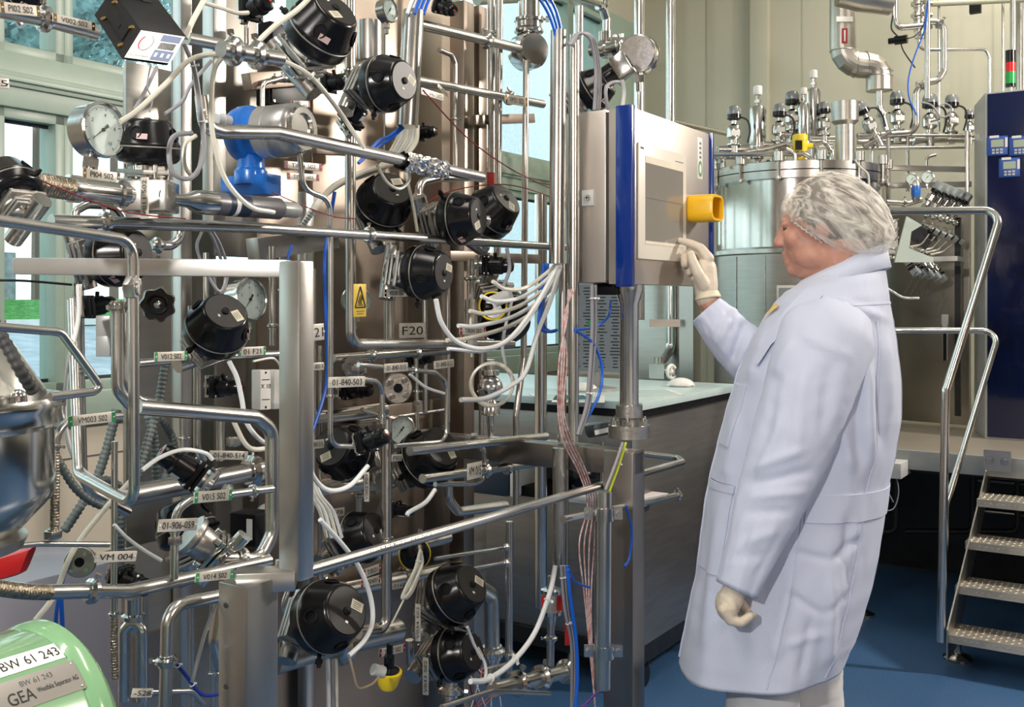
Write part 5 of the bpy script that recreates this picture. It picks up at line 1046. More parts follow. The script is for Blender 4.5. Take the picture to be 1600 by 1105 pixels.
m = MB(); m.hexa(S(762, 288, 1.9), Vector((.022, 0, 0)), Vector((0, .02, 0)), Z*.05); t = obj('flow_indicator', m, RED, None, 'red sight glass seen behind the thin upright pipes under the window', 'sight glass', bevel=.004); m = MB(); q = S(762, 288, 1.9); m.cyl(q-Z*.07, q+Z*.07, .012); m.cyl(q+Z*.05, q+Z*.06, .03); m.cyl(q-Z*.06, q-Z*.05, .03); obj('ends', m, STEEL, t)
m = MB(); q = S(845, 375, 1.9); m.cyl(q-Z*1.3, q+Z*.16, .022, n=24); obj('vertical_pipe', m, POL, None, 'polished upright tube with cap between window and wide conduit', 'tube')
# coiled tube and fitting at (770,602)
p = S(770, 602, 1.38); k = p.y/F; m = MB(); pts = []
for i in range(110): a = 2*PI*i/36; rr = (33+2.2*math.sin(i*.16))*k; pts.append(p+Vector((rr*math.cos(a), -i*.00012+.006, rr*math.sin(a))))
m.path(pts, 2.3*k, 8); obj('tube_coil', m, HOSE, None, 'milky tube wound into a coil round the small polished fitting', 'hose', 'milky air hoses')
p = S(766, 606, 1.52); k = p.y/F; t = thing('ball_check', 'small polished ball fitting seen through the tube coil', 'fitting', p)
m = MB(); m.sphere(p, 20*k, 24, 14); m.lathe([(8*k, 18*k), (14*k, 20*k), (14*k, 27*k), (8*k, 28*k), (8*k, 44*k)], p, Z, 24); m.lathe([(8*k, 18*k), (15*k, 30*k), (15*k, 42*k), (6*k, 43*k), (4*k, 80*k)], p, -Z, 24); obj('body', m, POL, t)
# positioner box (400,830) and white cap
p = S(392, 824, 1.5); k = p.y/F; t = thing('solenoid', 'square black solenoid with printed sticker behind the rounded pipe frame', 'solenoid', p); m = MB(); m.hexa(p, Vector((22*k, -8*k, 0)), Vector((8*k, 20*k, 0)), Z*25*k); obj('case', m, BLK2, t, bevel=.003)
m = MB(); m.hexa(p+Vector((4*k, -24*k, 2*k)), Vector((5*k, -1.8*k, 0)), Vector((0, 1*k, 0)), Z*16*k); obj('sticker', m, WHT, t)
m = MB(); q = S(412, 800, 1.6); m.lathe([(12*k, 0), (12*k, 16*k)], q, Vector((.5, -.8, .3)), 24); obj('round_cap', m, LGREY, t)
# ball valve body with bolts (330,860)
p = S(338, 866, 1.32); k = p.y/F; ax = Vector((-.62, -.3, .60)).normalized(); x = ax.cross(Vector((0, 1, 0))).normalized(); y = ax.cross(x); t = thing('diaphragm_body', 'bolted steel valve body just above the plate V014 S02', 'valve body', p)
m = MB(); m.hexa(p, x*30*k, y*24*k, ax*4*k); m.hexa(p+ax*9*k, x*30*k, y*24*k, ax*3.5*k); obj('flange_pair', m, POL, t, bevel=.003)
m = MB(); m.lathe([(22*k, 12*k), (26*k, 18*k), (26*k, 40*k), (33*k, 46*k), (33*k, 54*k)], p, ax, 30); obj('bonnet', m, CAST, t)
m = MB(); m.lathe([(24*k, 0), (20*k, -18*k), (12*k, -26*k)], p, ax, 26); m.cyl(p-ax*12*k-x*50*k, p-ax*12*k+x*50*k, 12*k); obj('body', m, POL, t)
for sx in (-1, 1):
    for sy in (-1, 1): q = p+x*23*k*sx+y*17*k*sy; m = MB(); m.cyl(q-ax*12*k, q+ax*22*k, 3*k, n=10); m.cyl(q-ax*12*k, q-ax*4*k, 5.5*k, n=14); m.cyl(q+ax*13*k, q+ax*21*k, 5.5*k, n=14); obj('bolt', m, POL, t)
# nuts & unions scattered
for i, (px, py, c, R, axx, lab_) in enumerate(((207, 450, 1.12, 20, (1, 0, 0), 'pale hexagon clamp round the near rail'), (355, 768, 1.28, 13, (1, -.2, -.05), 'pale hexagon union nut right of V015 S02'), (365, 690, 1.6, 13, (0, 0, 1), 'hexagon nut above the plate 01-840-514'),
        (560, 577, 1.6, 14, (0, 0, 1), 'hexagon nut above the plate 01-840-503'), (653, 630, 1.75, 8, (0, 0, 1), 'small nut on the thin upright tube'), (792, 855, 1.45, 7, (1, 0, 0), 'small nut at the slim upright pipe, upper'), (792, 880, 1.45, 7, (1, 0, 0), 'small nut at the slim upright pipe, lower'),
        (762, 345, 1.42, 8, (1, 0, 0), 'small nut on the long level rail'), (83, 835, 1.25, 14, (0, 0, 1), 'hexagon nut on the braided hose under the bowl'), (274, 845, 1.27, 12, (0, 0, 1), 'hexagon union below the plate 01-906-059'))):
    p = S(px, py, c); k = p.y/F*R; m = MB(); m.prism(p, axx, k, k*.85); m.lathe([(k*.6, -k*.6), (k*.6, k*.6)], p, axx, 16); obj('union_nut', m, STEEL, None, lab_, 'nut', 'hexagon nuts and unions', bevel=k*.06)

for (px, py, w, h, c, lab_) in ((432, 60, 26, 20, 1.85, 'upper'), (440, 150, 40, 20, 1.88, 'middle'), (500, 95, 22, 30, 1.9, 'lower right')):  # dark boxes added to stand for dark gaps between the steel bars
    p = S(px, py, c); k = p.y/F; t = thing('dark_gap_box', 'added dark box standing for a dark gap near the top, %s of three' % lab_, 'box', p, 'added dark gap boxes')
    m = MB(); m.hexa(p, U*w*k, V*14*k, Z*h*k); obj('case', m, BLK2, t, bevel=.003); m = MB(); m.hexa(p+V*15*k, U*w*.9*k, V*1.5*k, Z*h*.86*k); obj('lid', m, DARKM, t, bevel=.002)
    for sx in (-1, 1):
        for sy in (-1, 1): m = MB(); q = p+V*16*k+U*sx*w*.78*k+Z*sy*h*.72*k; m.cyl(q, q+V*1.5*k, 2*k, n=10); obj('screw', m, POL, t)
p = S(648, 866, 1.62); k = p.y/F; ax = Vector((.2, -.95, .1)).normalized(); t = thing('pressure_sensor', 'black sensor with thin yellow ring behind the printed long rail', 'sensor', p, 'yellow-ringed sensors')
m = MB(); m.ring(p, ax, 24*k, 1.3*k, 36, 8); obj('yellow_ring', m, YEL, t); m = MB(); m.lathe([(16*k, -30*k), (23.5*k, -22*k), (23.5*k, 2*k), (18*k, 6*k), (1e-5, 7*k)], p, ax, 36); obj('housing', m, BLK, t)
p = S(553, 575, 1.72); k = p.y/F; t = thing('blind_flange', 'small bolted steel flange behind the foot of the tall vertical pipe', 'flange', p, 'round bolted flanges'); ax = Vector((.6, -.8, 0)).normalized(); x = ax.cross(Z); m = MB(); m.lathe([(18*k, -6*k), (18*k, 0), (6*k, 1*k), (1e-5, 1*k)], p, ax, 30); obj('disc', m, CAST, t)
for s in range(4): d = (x*math.cos(s*PI/2+.7)+Z*math.sin(s*PI/2+.7))*12*k; m = MB(); m.cyl(p+d-ax*8*k, p+d+ax*4*k, 2.6*k, n=12); obj('bolt', m, POL, t)
for pts, w, c, cl, lab_ in (
    ([(686, 78), (706, 86), (711, 100), (711, 275)], 8, 1.8, (.6,), 'bent tube dropping from the upper pipe beside the brown upright'),
    ([(664, 450), (664, 645)], 8, 1.82, (.5,), 'thin upright tube right of the plate reading F20'),
    ([(736, 405), (736, 505)], 13, 1.62, (.3, .8), 'short clamped tube left of the yellow-ringed sensor'),
    ([(752, 545), (752, 680)], 8, 1.8, (.5,), 'thin upright tube behind the tube coil'),
    ([(440, 385), (440, 470)], 8, 1.78, (.8,), 'short tube behind the joint of bar and front upright'),
    ([(298, 478), (298, 560)], 9, 1.68, (.5,), 'short upright tube left of the tilted actuator'),
    ([(322, 395), (322, 470)], 9, 1.72, (.4,), 'short upright tube above the tilted actuator'),
    ([(470, 565), (470, 690), (440, 700)], 8, 1.8, (.4,), 'thin hooked tube hidden right of the front upright'),
    ([(560, 742), (560, 805)], 13, 1.84, (.5,), 'short tube below the dark actuator in the middle'),
    ([(332, 930), (332, 1105)], 9, 1.7, (.3, .7), 'upright clamped tube left of the lower upright'),
    ([(226, 930), (226, 1105)], 9, 1.72, (.6,), 'upright tube right of the polished U-shaped fitting'),
    ([(660, 955), (660, 1035), (690, 1045)], 9, 1.6, (.4,), 'small hooked tube left of the stacked actuators'),
    ([(705, 1060), (700, 1110)], 22, 1.62, (.4,), 'thick short tube under the lower stacked actuator'),
    ([(285, 640), (285, 730)], 9, 1.72, (.5,), 'short tube behind the corrugated conduits'),
    ([(410, 200), (410, 130), (440, 122), (520, 126)], 8, 1.82, (.5,), 'thin tube arching behind the flow meter'),
    ([(500, 860), (500, 905), (540, 915)], 9, 1.75, (.5,), 'small bent tube above the largest actuator'),
    ([(740, 440), (800, 446)], 9, 1.72, (.5,), 'short level tube behind the white hoses'),
    ([(565, 640), (610, 655), (610, 700)], 7, 1.8, (.4,), 'thin elbow between round flange and small dial')):
    sp_pipe(lab_, pts, w, c, clamps=cl, R=.02, group='thin tubes at the back sheets')
# ---------------------------------------------------------------- touch panel on its pole
T0, T1, VF = 2.248, 2.752, -1.128
cp = thing('touch_panel', 'stainless control box with touch screen and blue side strips, on a pole', 'control panel', G(2.36, -1.19, 1.2))
m = MB(); m.gbox(T0, T1-.01, -1.309, -1.196, 1.545, 1.974); bd_ = obj('rear_box', m, PSTEEL, cp, bevel=.003)
m = MB(); m.gbox(T0+.004, T1-.01, -1.196, -1.188, 1.55, 1.968); obj('door_seal', m, GASK, cp)
m = MB(); m.gbox(T0, T1, -1.188, VF, 1.541, 1.974); dr = obj('front_door', m, PSTEEL, cp, bevel=.002)
for t_, nm in ((T0-.001, 'near'), (T1, 'far')):
    m = MB()
    m.gbox(t_-.006, t_+.012, -1.166, VF+.008, 1.534, 1.979); obj('blue_strip', m, BSTRIP, cp, bevel=.004, label='dark blue side strip')
m = MB(); m.gbox(2.284, 2.57, VF, VF+.006, 1.604, 1.892); bz = obj('screen_bezel', m, mat('cream white bezel', (.74, .70, .60), 0, .35), dr, bevel=.002)
m = MB(); m.gbox(2.318, 2.548, VF+.006, VF+.0066, 1.642, 1.862); obj('screen', m, mat('dim screen', (.24, .225, .20), 0, .12, coat=.3), bz, smooth=False)
for za_, zb_, nm in ((1.845, 1.862, 'header_bar'), (1.642, 1.650, 'footer_bar')): m = MB(); m.gbox(2.318, 2.548, VF+.0066, VF+.0070, za_, zb_); obj(nm, m, CREAM, bz, smooth=False)
m = MB(); m.gbox(2.32, 2.545, VF+.0070, VF+.0072, 1.757, 1.7585); m.gbox(2.29, 2.31, VF+.006, VF+.0063, 1.876, 1.882); m.gbox(2.50, 2.55, VF+.006, VF+.0063, 1.868, 1.870); obj('screen_line', m, GINK, bz, smooth=False)
# logo sticker near the far strip
m = MB(); m.gbox(2.662, 2.694, VF, VF+.0008, 1.84, 1.955); so = obj('logo_sticker', m, WHT, dr, bevel=.0003)
m = MB(); m.lathe([(.0135, 0), (1e-5, .0004)], G(2.678, VF+.001, 1.868), V, 24, False); m.v = [Vector((v.x, v.y, 1.868+(v.z-1.868)*1.7)) for v in m.v]; obj('green_oval', m, GREEN, so)
m = MB(); m.lathe([(.008, 0), (1e-5, .0004)], G(2.678, VF+.0014, 1.868), V, 24, False); m.v = [Vector((v.x, v.y, 1.868+(v.z-1.868)*1.7)) for v in m.v]; obj('white_oval', m, WHT, so)
m = MB()
for i in range(4): m.hexa(G(2.678, VF+.001, 1.90+i*.013), U*.006, V*.0002, Z*.0035)
obj('logo_letter', m, GINK, so)
# lock
q = G(T0-.001, -1.245, 1.757); m = MB(); m.hexa(q, V*.017, U*.004, Z*.02); lk = obj('lock', m, LGREY, bd_, bevel=.002); m = MB(); m.lathe([(.009, 0), (.008, .004), (.004, .004)], q-U*.004, -U, 20); obj('lock_barrel', m, STEEL, lk)
m = MB(); m.hexa(q-U*.0085, V*.001, U*.0004, Z*.005); m.hexa(q-U*.0085, V*.004, U*.0004, Z*.001); obj('lock_slot', m, INK, lk)
# yellow shroud
cY = G(2.63, VF, 1.752); m = MB(); n = 40; o_ = []; i_ = []
def rr_(a, w, h, p=4): c_, s_ = math.cos(a), math.sin(a); return U*(w*abs(c_)**(2/p)*(1 if c_ > 0 else -1))+Z*(h*abs(s_)**(2/p)*(1 if s_ > 0 else -1))
vs = []
for z_, w, h in ((0, .044, .037), (.066, .044, .037), (.072, .042, .035), (.072, .036, .029), (.01, .036, .029)):
    for k_ in range(n): vs.append(cY+V*z_+rr_(2*PI*k_/n, w, h))
m.add(vs, [(j*n+i, j*n+(i+1) % n, (j+1)*n+(i+1) % n, (j+1)*n+i) for j in range(4) for i in range(n)]); obj('yellow_shroud', m, mat('amber yellow plastic', (.83, .47, .01), 0, .3), cp, label='amber yellow shroud round the emergency stop')
m = MB(); m.lathe([(.018, 0), (.018, .03), (.024, .032), (.024, .045), (.018, .05), (1e-5, .05)], cY, V, 28, False); obj('stop_button', m, mat('dark red button', (.35, .01, .01), 0, .35), cp)
# pole
pc = at(983, 0, 2.60); pc.z = 0
z0, z1 = 1.235, 1.545
m = MB(); m.lathe([(.024, z0), (.024, z1-.055), (.036, z1-.02), (.036, z1)], pc, Z, 32); obj('pole', m, STEEL, cp)
m = MB(); m.lathe([(.026, z0), (.034, z0), (.034, z0-.03), (.026, z0-.035), (.026, z0-.05), (.053, z0-.05), (.053, z0-.082), (.026, z0-.082)][::-1], pc, Z, 40, True); obj('pole_flange', m, CAST, cp)
for i in range(6): d = Vector((math.cos(i*1.047+.3), math.sin(i*1.047+.3), 0))*.043; m = MB(); m.prism(pc+d+Z*(z0-.044), Z, .007, .012); m.cyl(pc+d+Z*(z0-.052), pc+d+Z*(z0-.03), .004); obj('bolt', m, POL, cp)
m = MB(); m.gbox(T0+.05, T0+.16, -1.26, -1.19, 1.515, 1.544); obj('cable_entry', m, BLK2, cp, bevel=.003)
t = thing('barcode_scanner', 'dark handheld device clamped behind the pole flange', 'scanner', at(935, 670, 2.7)); c_ = at(935, 670, 2.7)
m = MB(); m.hexa(c_, Vector((.035, 0, .006)), Vector((0, .03, 0)), Vector((-.003, 0, .018))); obj('case', m, mat('slate plastic', (.06, .08, .09), 0, .3), t, bevel=.012)
m = MB(); m.hexa(c_+Vector((.01, -.031, -.002)), Vector((.022, 0, .005)), Vector((0, .001, 0)), Vector((-.001, 0, .006))); obj('label_sticker', m, WHT, t)
# ---------------------------------------------------------------- steel bowl, rubber hose and green machine at the left edge
bc = at(-110, 0, 1.25); bc.z = 0
def bz_(y): return CH+(HY-y)/F*1.25
def br_(px): return (px+110)/F*1.25
t = thing('separator_bowl', 'polished steel bowl with cone top at the left edge', 'vessel', bc+Z*bz_(860))
m = MB(); m.lathe([(br_(-60), bz_(440)), (br_(-5), bz_(520)), (br_(10), bz_(540)), (br_(52), bz_(606)), (br_(56), bz_(614))][::-1], bc, Z, 72); obj('cone_top', m, POL, t)
m = MB(); m.lathe([(br_(58), bz_(630)), (br_(75), bz_(626)), (br_(84), bz_(622)), (br_(86), bz_(628)), (br_(86), bz_(640)), (br_(84), bz_(644)), (br_(84), bz_(662)), (br_(70), bz_(672))][::-1], bc, Z, 80); obj('rim', m, POL, t)
m = MB(); m.lathe([(br_(40), bz_(612)), (br_(56), bz_(612)), (br_(60), bz_(632)), (br_(40), bz_(632))][::-1], bc, Z, 72); obj('upper_ring', m, STEEL, t)
m = MB(); m.lathe([(br_(69), bz_(668)), (br_(71), bz_(770)), (br_(66), bz_(785)), (br_(20), bz_(835)), (br_(-20), bz_(870)), (br_(-80), bz_(900))][::-1], bc, Z, 80); obj('bowl', m, POL, t)
for i in range(10):
    a = -.35-i*.34; d = Vector((math.cos(a), math.sin(a), 0))*br_(70); m = MB(); m.cyl(bc+d+Z*bz_(632), bc+d+Z*bz_(614), .009, n=14); m.sphere(bc+d+Z*bz_(614), .009, 12, 8); obj('bolt', m, POL, t)
m = MB(); m.lathe([(br_(20), bz_(842)), (br_(30), bz_(846)), (br_(24), bz_(862)), (br_(-20), bz_(880))][::-1], bc, Z, 60); obj('drain_ring', m, CAST, t)
def ribbed(name, label, pts, w, mt_, cat='hose', group='ribbed hoses', pitch=.009, amp=.12):
    pts = [Vector(p) for p in pts]; r = w/2/F*pts[0].y; cp_ = cat_(pts, 14); L = [0]
    for a, b in zip(cp_[:-1], cp_[1:]): L.append(L[-1]+(b-a).length)
    n = max(12, int(L[-1]/pitch*4)); out = []; j = 0
    for i in range(n+1):
        d = L[-1]*i/n
        while j < len(L)-2 and L[j+1] < d: j += 1
        out.append(cp_[j].lerp(cp_[j+1], (d-L[j])/max(1e-9, L[j+1]-L[j])))
    m = MB(); m.path(out, r, 12, rf=lambda f: 1+amp*math.sin(2*PI*(f*n)/4)); return obj(name, m, mt_, None, label, cat, group, ang=80)
ribbed('ribbed_hose', 'black ribbed rubber hose leaning on the steel bowl at the left edge', [at(-30, 470, 1.15), at(5, 530, 1.15), at(30, 575, 1.15), at(52, 612, 1.17)], 19, GASK)
E = at(62, 975, 1.1)-Z*.122
t = thing('green_machine_housing', 'glossy light green machine housing at the bottom left corner', 'machine', E-U*.2-Z*.15)
GRN = mat('light green enamel', (.19, .37, .19), 0, .22, coat=.6, nz=.03)
m = MB(); m.lathe([(.118, -.55), (.118, .018), (.116, .022), (.121, .028), (.122, .036), (.122, .042), (.117, .048), (.10, .06), (.05, .075), (1e-5, .08)], E-U*.03, U, 96, True); gh = obj('housing', m, GRN, t)
m = MB(); m.sphere(E+V*.106-Z*.035-U*.09, .028, 28, 16, (1, 1, .8)); obj('boss', m, GRN, gh)
m = MB(); m.lathe([(.10, -.6), (.10, .0)], E-Z*.12-U*.1+V*.0, Z, 40); m.v = [Vector((v.x, v.y, max(v.z, .05))) for v in m.v]; m = MB(); m.lathe([(.12, 0), (.12, .02), (.09, .05), (.09, .95)], Vector(((E-U*.25).x, (E-U*.25).y, 0)), Z, 40); obj('pedestal', m, GRN, t)
def onhouse(s, A): return E+U*s+(V*math.cos(A)+Z*math.sin(A))*.1185
def arcplate(name, s0, s1, A0, A1, mt_, par, off_=.0006):
    m = MB(); n = 12; vs = []
    for i in range(n+1):
        A = A0+(A1-A0)*i/n
        for s in (s0, s1): vs.append(E+U*s+(V*math.cos(A)+Z*math.sin(A))*(.118+off_))
    m.add(vs, [(2*i, 2*i+1, 2*i+3, 2*i+2) for i in range(n)]); return obj(name, m, mt_, par)
def arctext(name, st, s, A, h, wid, mt_, par, off_=.0010):
    vs, fs, w = glyphs(st); k_ = h/.7; kx = wid/w; m = MB()
    m.add([E+U*(s+(v[0]-w/2)*kx)+(V*math.cos(A+(v[1]-.35)*k_/.118)+Z*math.sin(A+(v[1]-.35)*k_/.118))*(.118+off_) for v in vs], fs); return obj(name, m, mt_, par, smooth=False)
ws = arcplate('white_sticker', -.125, -.010, 1.02, 1.22, WHT, gh)
arctext('lettering', 'BW 61 243', -.0435, 1.12, .0125, .062, INK, ws)
mp_ = arcplate('metal_plate', -.125, -.006, 0.68, .97, mat('dull metal plate', (.36, .34, .31), .7, .35), gh)
arctext('lettering', 'GEA', -.071, .79, .013, .027, INK, mp_)
arctext('lettering', 'Westfalia Separator AG', -.032, .80, .0054, .044, INK, mp_)
arctext('lettering', 'BW 61 243', -.050, .90, .006, .034, GINK, mp_)
for s in (-.010,):
    for A in (.71, .94): q = E+U*s+(V*math.cos(A)+Z*math.sin(A))*.1188; m = MB(); m.sphere(q, .0014, 8, 6); obj('rivet', m, POL, mp_)
# ---------------------------------------------------------------- plates
def tg(text, a, b, h, c, ends=None, lab=None, ink=None): return plate(text, S(a[0], a[1], c), S(b[0], b[1], c), h, ends, lab, inkmt=ink)
RI = mat('dark red ink', (.20, .01, .02), 0, .5)
tg('PI02 S02', (0, 11), (62, 18), 18, 1.22, BRASS); tg('V002 S02', (82, 27), (148, 42), 14, 1.24, BRASS); tg('PI04 S02', (129, 270), (187, 278), 16, 1.34, BRASS)
tg('V012 S02', (241, 558), (292, 556), 15, 1.38, GREEN); tg('01 F21', (372, 550), (415, 548), 14, 1.36, GREEN); tg('VM003 S02', (106, 659), (180, 651), 17, 1.16, GREEN)
tg('01-840-514', (327, 711), (387, 712), 14, 1.45); tg('V015 S02', (303, 778), (362, 773), 18, 1.20, GREEN); tg('01-906-059', (247, 822), (308, 819), 20, 1.20)
tg('VM 004', (148, 871), (213, 869), 17, 1.2); tg('V014 S02', (305, 903), (364, 897), 15, 1.18, GREEN); tg('-528', (206, 1083), (238, 1083), 14, 1.3); tg('15', (-12, 128), (14, 131), 17, 1.5, None, 'cut-off plate reading 15 at the left edge')
tg('TIR01 S02', (444, 257), (503, 262), 12, 1.55, REDM, 'plate reading TIR01 S02 under the flow meter'); tg('TIS01 S02', (448, 275), (498, 278), 11, 1.55, REDM, 'plate reading TIS01 S02 under the flow meter')
tg('V017 S02', (455, 162), (484, 163), 10, 1.6, REDM); tg('V028 S02', (600, 458), (638, 458), 12, 1.5, BRASS); tg('21', (489, 520), (506, 518), 26, 1.5, None, 'large plate reading 21 right of the front upright'); tg('003 F', (490, 573), (506, 572), 12, 1.5)
tg('F20', (624, 517), (664, 516), 24, 1.6); tg('01-840-503', (513, 598), (570, 596), 17, 1.42); tg('01-840-515', (600, 576), (637, 573), 14, 1.42); tg('01-840-513', (480, 696), (506, 693), 14, 1.6)
tg('005 P08', (510, 803), (538, 799), 13, 1.7); tg('TIR01', (568, 897), (594, 887), 14, 1.48, REDM, 'plate reading TIR01 above TISH01 at the bottom'); tg('TISH01', (564, 913), (594, 904), 13, 1.48, REDM)
tg('-514', (610, 917), (629, 914), 10, 1.55, None, 'half-hidden plate ending in -514 at the bottom'); tg('TIR02 S02', (592, 1021), (633, 1012), 13, 1.45, REDM); tg('TIR04 S02', (718, 517), (759, 517), 12, 1.42, REDM); tg('TIS04 S02', (720, 528), (760, 526), 8, 1.43, REDM)
tg('01-840-512', (678, 571), (709, 567), 13, 1.5); tg('PI03', (612, 716), (628, 715), 11, 1.5); tg('01-840-502', (658, 142), (693, 153), 11, 1.66); tg('01-840-501', (684, 133), (700, 150), 6, 1.7)
tg('VM 015', (730, 738), (753, 733), 26, 1.42, None, 'folded square plate on the level pipe left of the hanging wires'); tg('SO2', (440, 88), (455, 90), 10, 1.5)
tg('VM31 S02', (789, 154), (824, 160), 15, 1.66, BRASS, 'folded plate at the end of the lower pipe by the window'); tg('TIR06', (752, 1052), (792, 1042), 14, 1.32, REDM, 'plate lettered in red at the bottom right of the skid')
tg('S05', (430, 880), (452, 878), 11, 1.28, None, 'short plate at the joint behind the front upright')
def vtag(text, px, y0, y1, w, c, lab):
    a, b = S(px, y1, c), S(px, y0, c); k = a.y/F*w/2; m = MB(); m.hexa((a+b)/2, Vector((k, -.3*k, 0)), Vector((.0005, .001, 0)), (b-a)/2); o = obj('identification_plate', m, TAG, None, lab, 'sign', 'engraved identification plates', bevel=.0004)
    m = MB(); m.text(text, (a+b)/2+Vector((0, -.0022, 0)), Z, Vector((-1, .3, 0)), k*1.1, (b-a).length*.86); obj('lettering', m, INK, o)
vtag('V002 P03', 573, 738, 784, 8, 1.46, 'upright narrow plate reading V002 P03 below the small tilted valve')
vtag('V034 S02', 653, 944, 1002, 8, 1.4, 'upright narrow plate left of the upper of the stacked actuators')
vtag('V033 S02', 665, 1028, 1086, 9, 1.38, 'upright narrow plate left of the lower of the stacked actuators')
vtag('V011 S02', 226, 277, 342, 13, 1.3, 'upright plate hanging in front of the machined steel block')
vtag('V005', 124, 444, 492, 8, 1.4, 'small upright tag on the hose against the left window')
# rail print
a, b = S(700, 828, CF), S(560, 868, CF)
m = MB(); d = (a-b).normalized(); m.text('1.4404/TL 60 SO', (a+b)/2+Vector((-.3, -.95, .2)).normalized()*(.0112), d, Z, .0052, .16); obj('printing', m, GINK, bpy.data.objects['guard_rail.001'] if 'long guard' in bpy.data.objects['guard_rail.001'].get('label', '') else [o for o in bpy.data.objects if 'long guard rail' in str(o.get('label'))][0])
# ---------------------------------------------------------------- hoses and cables
def H(lab, pts, w, c=1.35, mt_=None, **k): return hose(lab, sp(pts, c), w, mt_, **k)
H('milky hose running down left from the open conduit to the gauge', [(355, 82), (300, 92), (260, 130), (215, 172), (188, 190)], 8, 1.26)
H('milky hose drooping from the conduit mouth past the flow meter', [(352, 84), (335, 110), (330, 160), (333, 215), (352, 280), (390, 322), (428, 332)], 8, 1.24)
H('milky hose rising from the conduit toward the top edge', [(396, 72), (430, 40), (465, 15), (495, -15)], 9, 1.25)
H('milky hose running from the conduit end down to the foil wrap', [(436, 92), (480, 115), (520, 160), (569, 232)], 8, 1.26, rings=(.4,))
H('milky hose at the top from the display box to the top edge', [(290, 60), (300, 35), (316, 5), (330, -20)], 9, 1.25)
H('milky hose curving along the top to the small red-dot valve', [(318, 4), (345, 12), (370, 20), (388, 20)], 7, 1.3)
H('grey double hose hanging from the display box into a long loop', [(288, 68), (304, 110), (313, 170), (318, 240), (300, 277), (272, 272), (264, 240), (272, 213), (300, 208)], 8, 1.3, GREYC, rings=(.12, .3))
H('inner milky loop beside the long grey hose loop', [(300, 90), (310, 160), (318, 200), (312, 260), (300, 274), (288, 255), (290, 225), (306, 212)], 7, 1.32, rings=(.2,))
H('thin grey cable slanting from the upright black actuator', [(258, 178), (285, 158), (300, 130), (330, 95)], 6, 1.38, GREYC)
H('thin twisted cable hanging from the display box', [(236, 100), (230, 135), (238, 155), (234, 175)], 2.5, 1.4, GREYC)
H('grey cable beside the twisted one below the display box', [(245, 104), (228, 140), (210, 172)], 6, 1.45, GREYC)
H('milky hose following the vertical tube down at plate V012', [(395, 565), (420, 560), (430, 562), (440, 575)], 4, 1.4)
H('bundle hose coiling behind the level square bar, left strand', [(315, 362), (308, 390), (330, 440), (345, 455), (352, 430), (336, 380), (325, 360)], 5, 1.55, GREYC)
H('bundle hose coiling behind the level square bar, right strand', [(330, 358), (345, 385), (355, 420), (350, 455), (338, 452), (330, 420)], 5, 1.57, GREYC)
H('pale hose from the tilted actuator down past the small valve', [(358, 565), (370, 590), (378, 625), (385, 660), (410, 690), (440, 697)], 8, 1.36, HOSEW)
H('second pale hose curving right to the rounded pipe frame', [(360, 640), (368, 665), (390, 700), (425, 700)], 8, 1.45, HOSE)
H('white hose with sleeve arching from the small tilted-left valve', [(222, 735), (250, 715), (285, 703), (320, 708), (332, 718)], 7, 1.3, HOSEW)
H('white hose dropping from the near rail to the plate 01-906-059', [(178, 820), (200, 842), (228, 862), (252, 876)], 6, 1.25, HOSEW)
H('milky hose running down the left window to the lower corner', [(122, 445), (122, 500), (105, 580), (103, 670), (125, 730), (180, 765), (205, 770)], 7, 1.4, HOSEW)
H('milky hose crossing down left behind the double pipe', [(210, 745), (160, 800), (115, 860), (85, 930), (55, 970)], 8, 1.42)
H('blue hose crossing down left beside the milky one', [(170, 790), (125, 845), (100, 900), (88, 960), (88, 1000)], 6, 1.46, BLUEH, name='blue_hose', group='blue air hoses')
H('second blue hose dropping behind the green housing', [(95, 905), (96, 940), (98, 985)], 7, 1.44, BLUEH, name='blue_hose', group='blue air hoses')
H('dark blue hose slanting left of the bent pipe', [(262, 1020), (290, 1055), (315, 1085), (345, 1085)], 6, 1.4, mat('dark blue hose', (.01, .03, .25), 0, .3), name='blue_hose', group='blue air hoses', rings=(.2, .5))
H('grey hose slanting up to the lower upright', [(300, 1066), (312, 1020), (322, 985), (340, 940)], 6, 1.35, GREYC)
H('thin black cable at the left crossing the window', [(-20, 438), (40, 439), (112, 445)], 4, 1.6, DCAB, name='cable', cat='cable', group='thin cables of the skid')
H('long blue hose falling behind the front upright', [(523, 300), (508, 400), (510, 500), (511, 590), (500, 640), (482, 690)], 6, 1.6, BLUEH, name='blue_hose', group='blue air hoses')
H('short blue hose behind the long level rail', [(456, 384), (450, 405), (446, 450), (446, 470)], 5, 1.65, BLUEH, name='blue_hose', group='blue air hoses')
for i in range(4):
    H('milky hose in the bunch beside the front upright, %s strand' % ('left', 'second', 'third', 'right')[i], [(480+2*i, 660), (476+3*i, 720), (484+5*i, 770), (500+7*i, 800), (510+8*i, 840)], 6, 1.38+.02*i, (HOSE, HOSEW)[i % 2])
H('white hose curving under the small tilted valve', [(480, 690), (485, 735), (510, 765), (545, 760), (575, 728)], 8, 1.34, HOSEW)
H('white hose with long sleeve falling from bunch to largest actuator', [(500, 812), (530, 845), (560, 885), (578, 930), (582, 970), (570, 1000), (545, 1025)], 8, 1.3, HOSEW)
H('milky hose looping from the actuator to the yellow cap sensor', [(545, 1022), (552, 1050), (560, 1075), (580, 1070), (592, 1058)], 4, 1.34, mat('brownish hose', (.45, .33, .22), 0, .35))
for i in range(3): H('bundled hose below the largest actuator, %s strand' % ('left', 'middle', 'right')[i], [(512+6*i, 1030), (513+6*i, 1060), (514+6*i, 1120)], 7, 1.42, (HOSEW, GREYC, HOSE)[i])
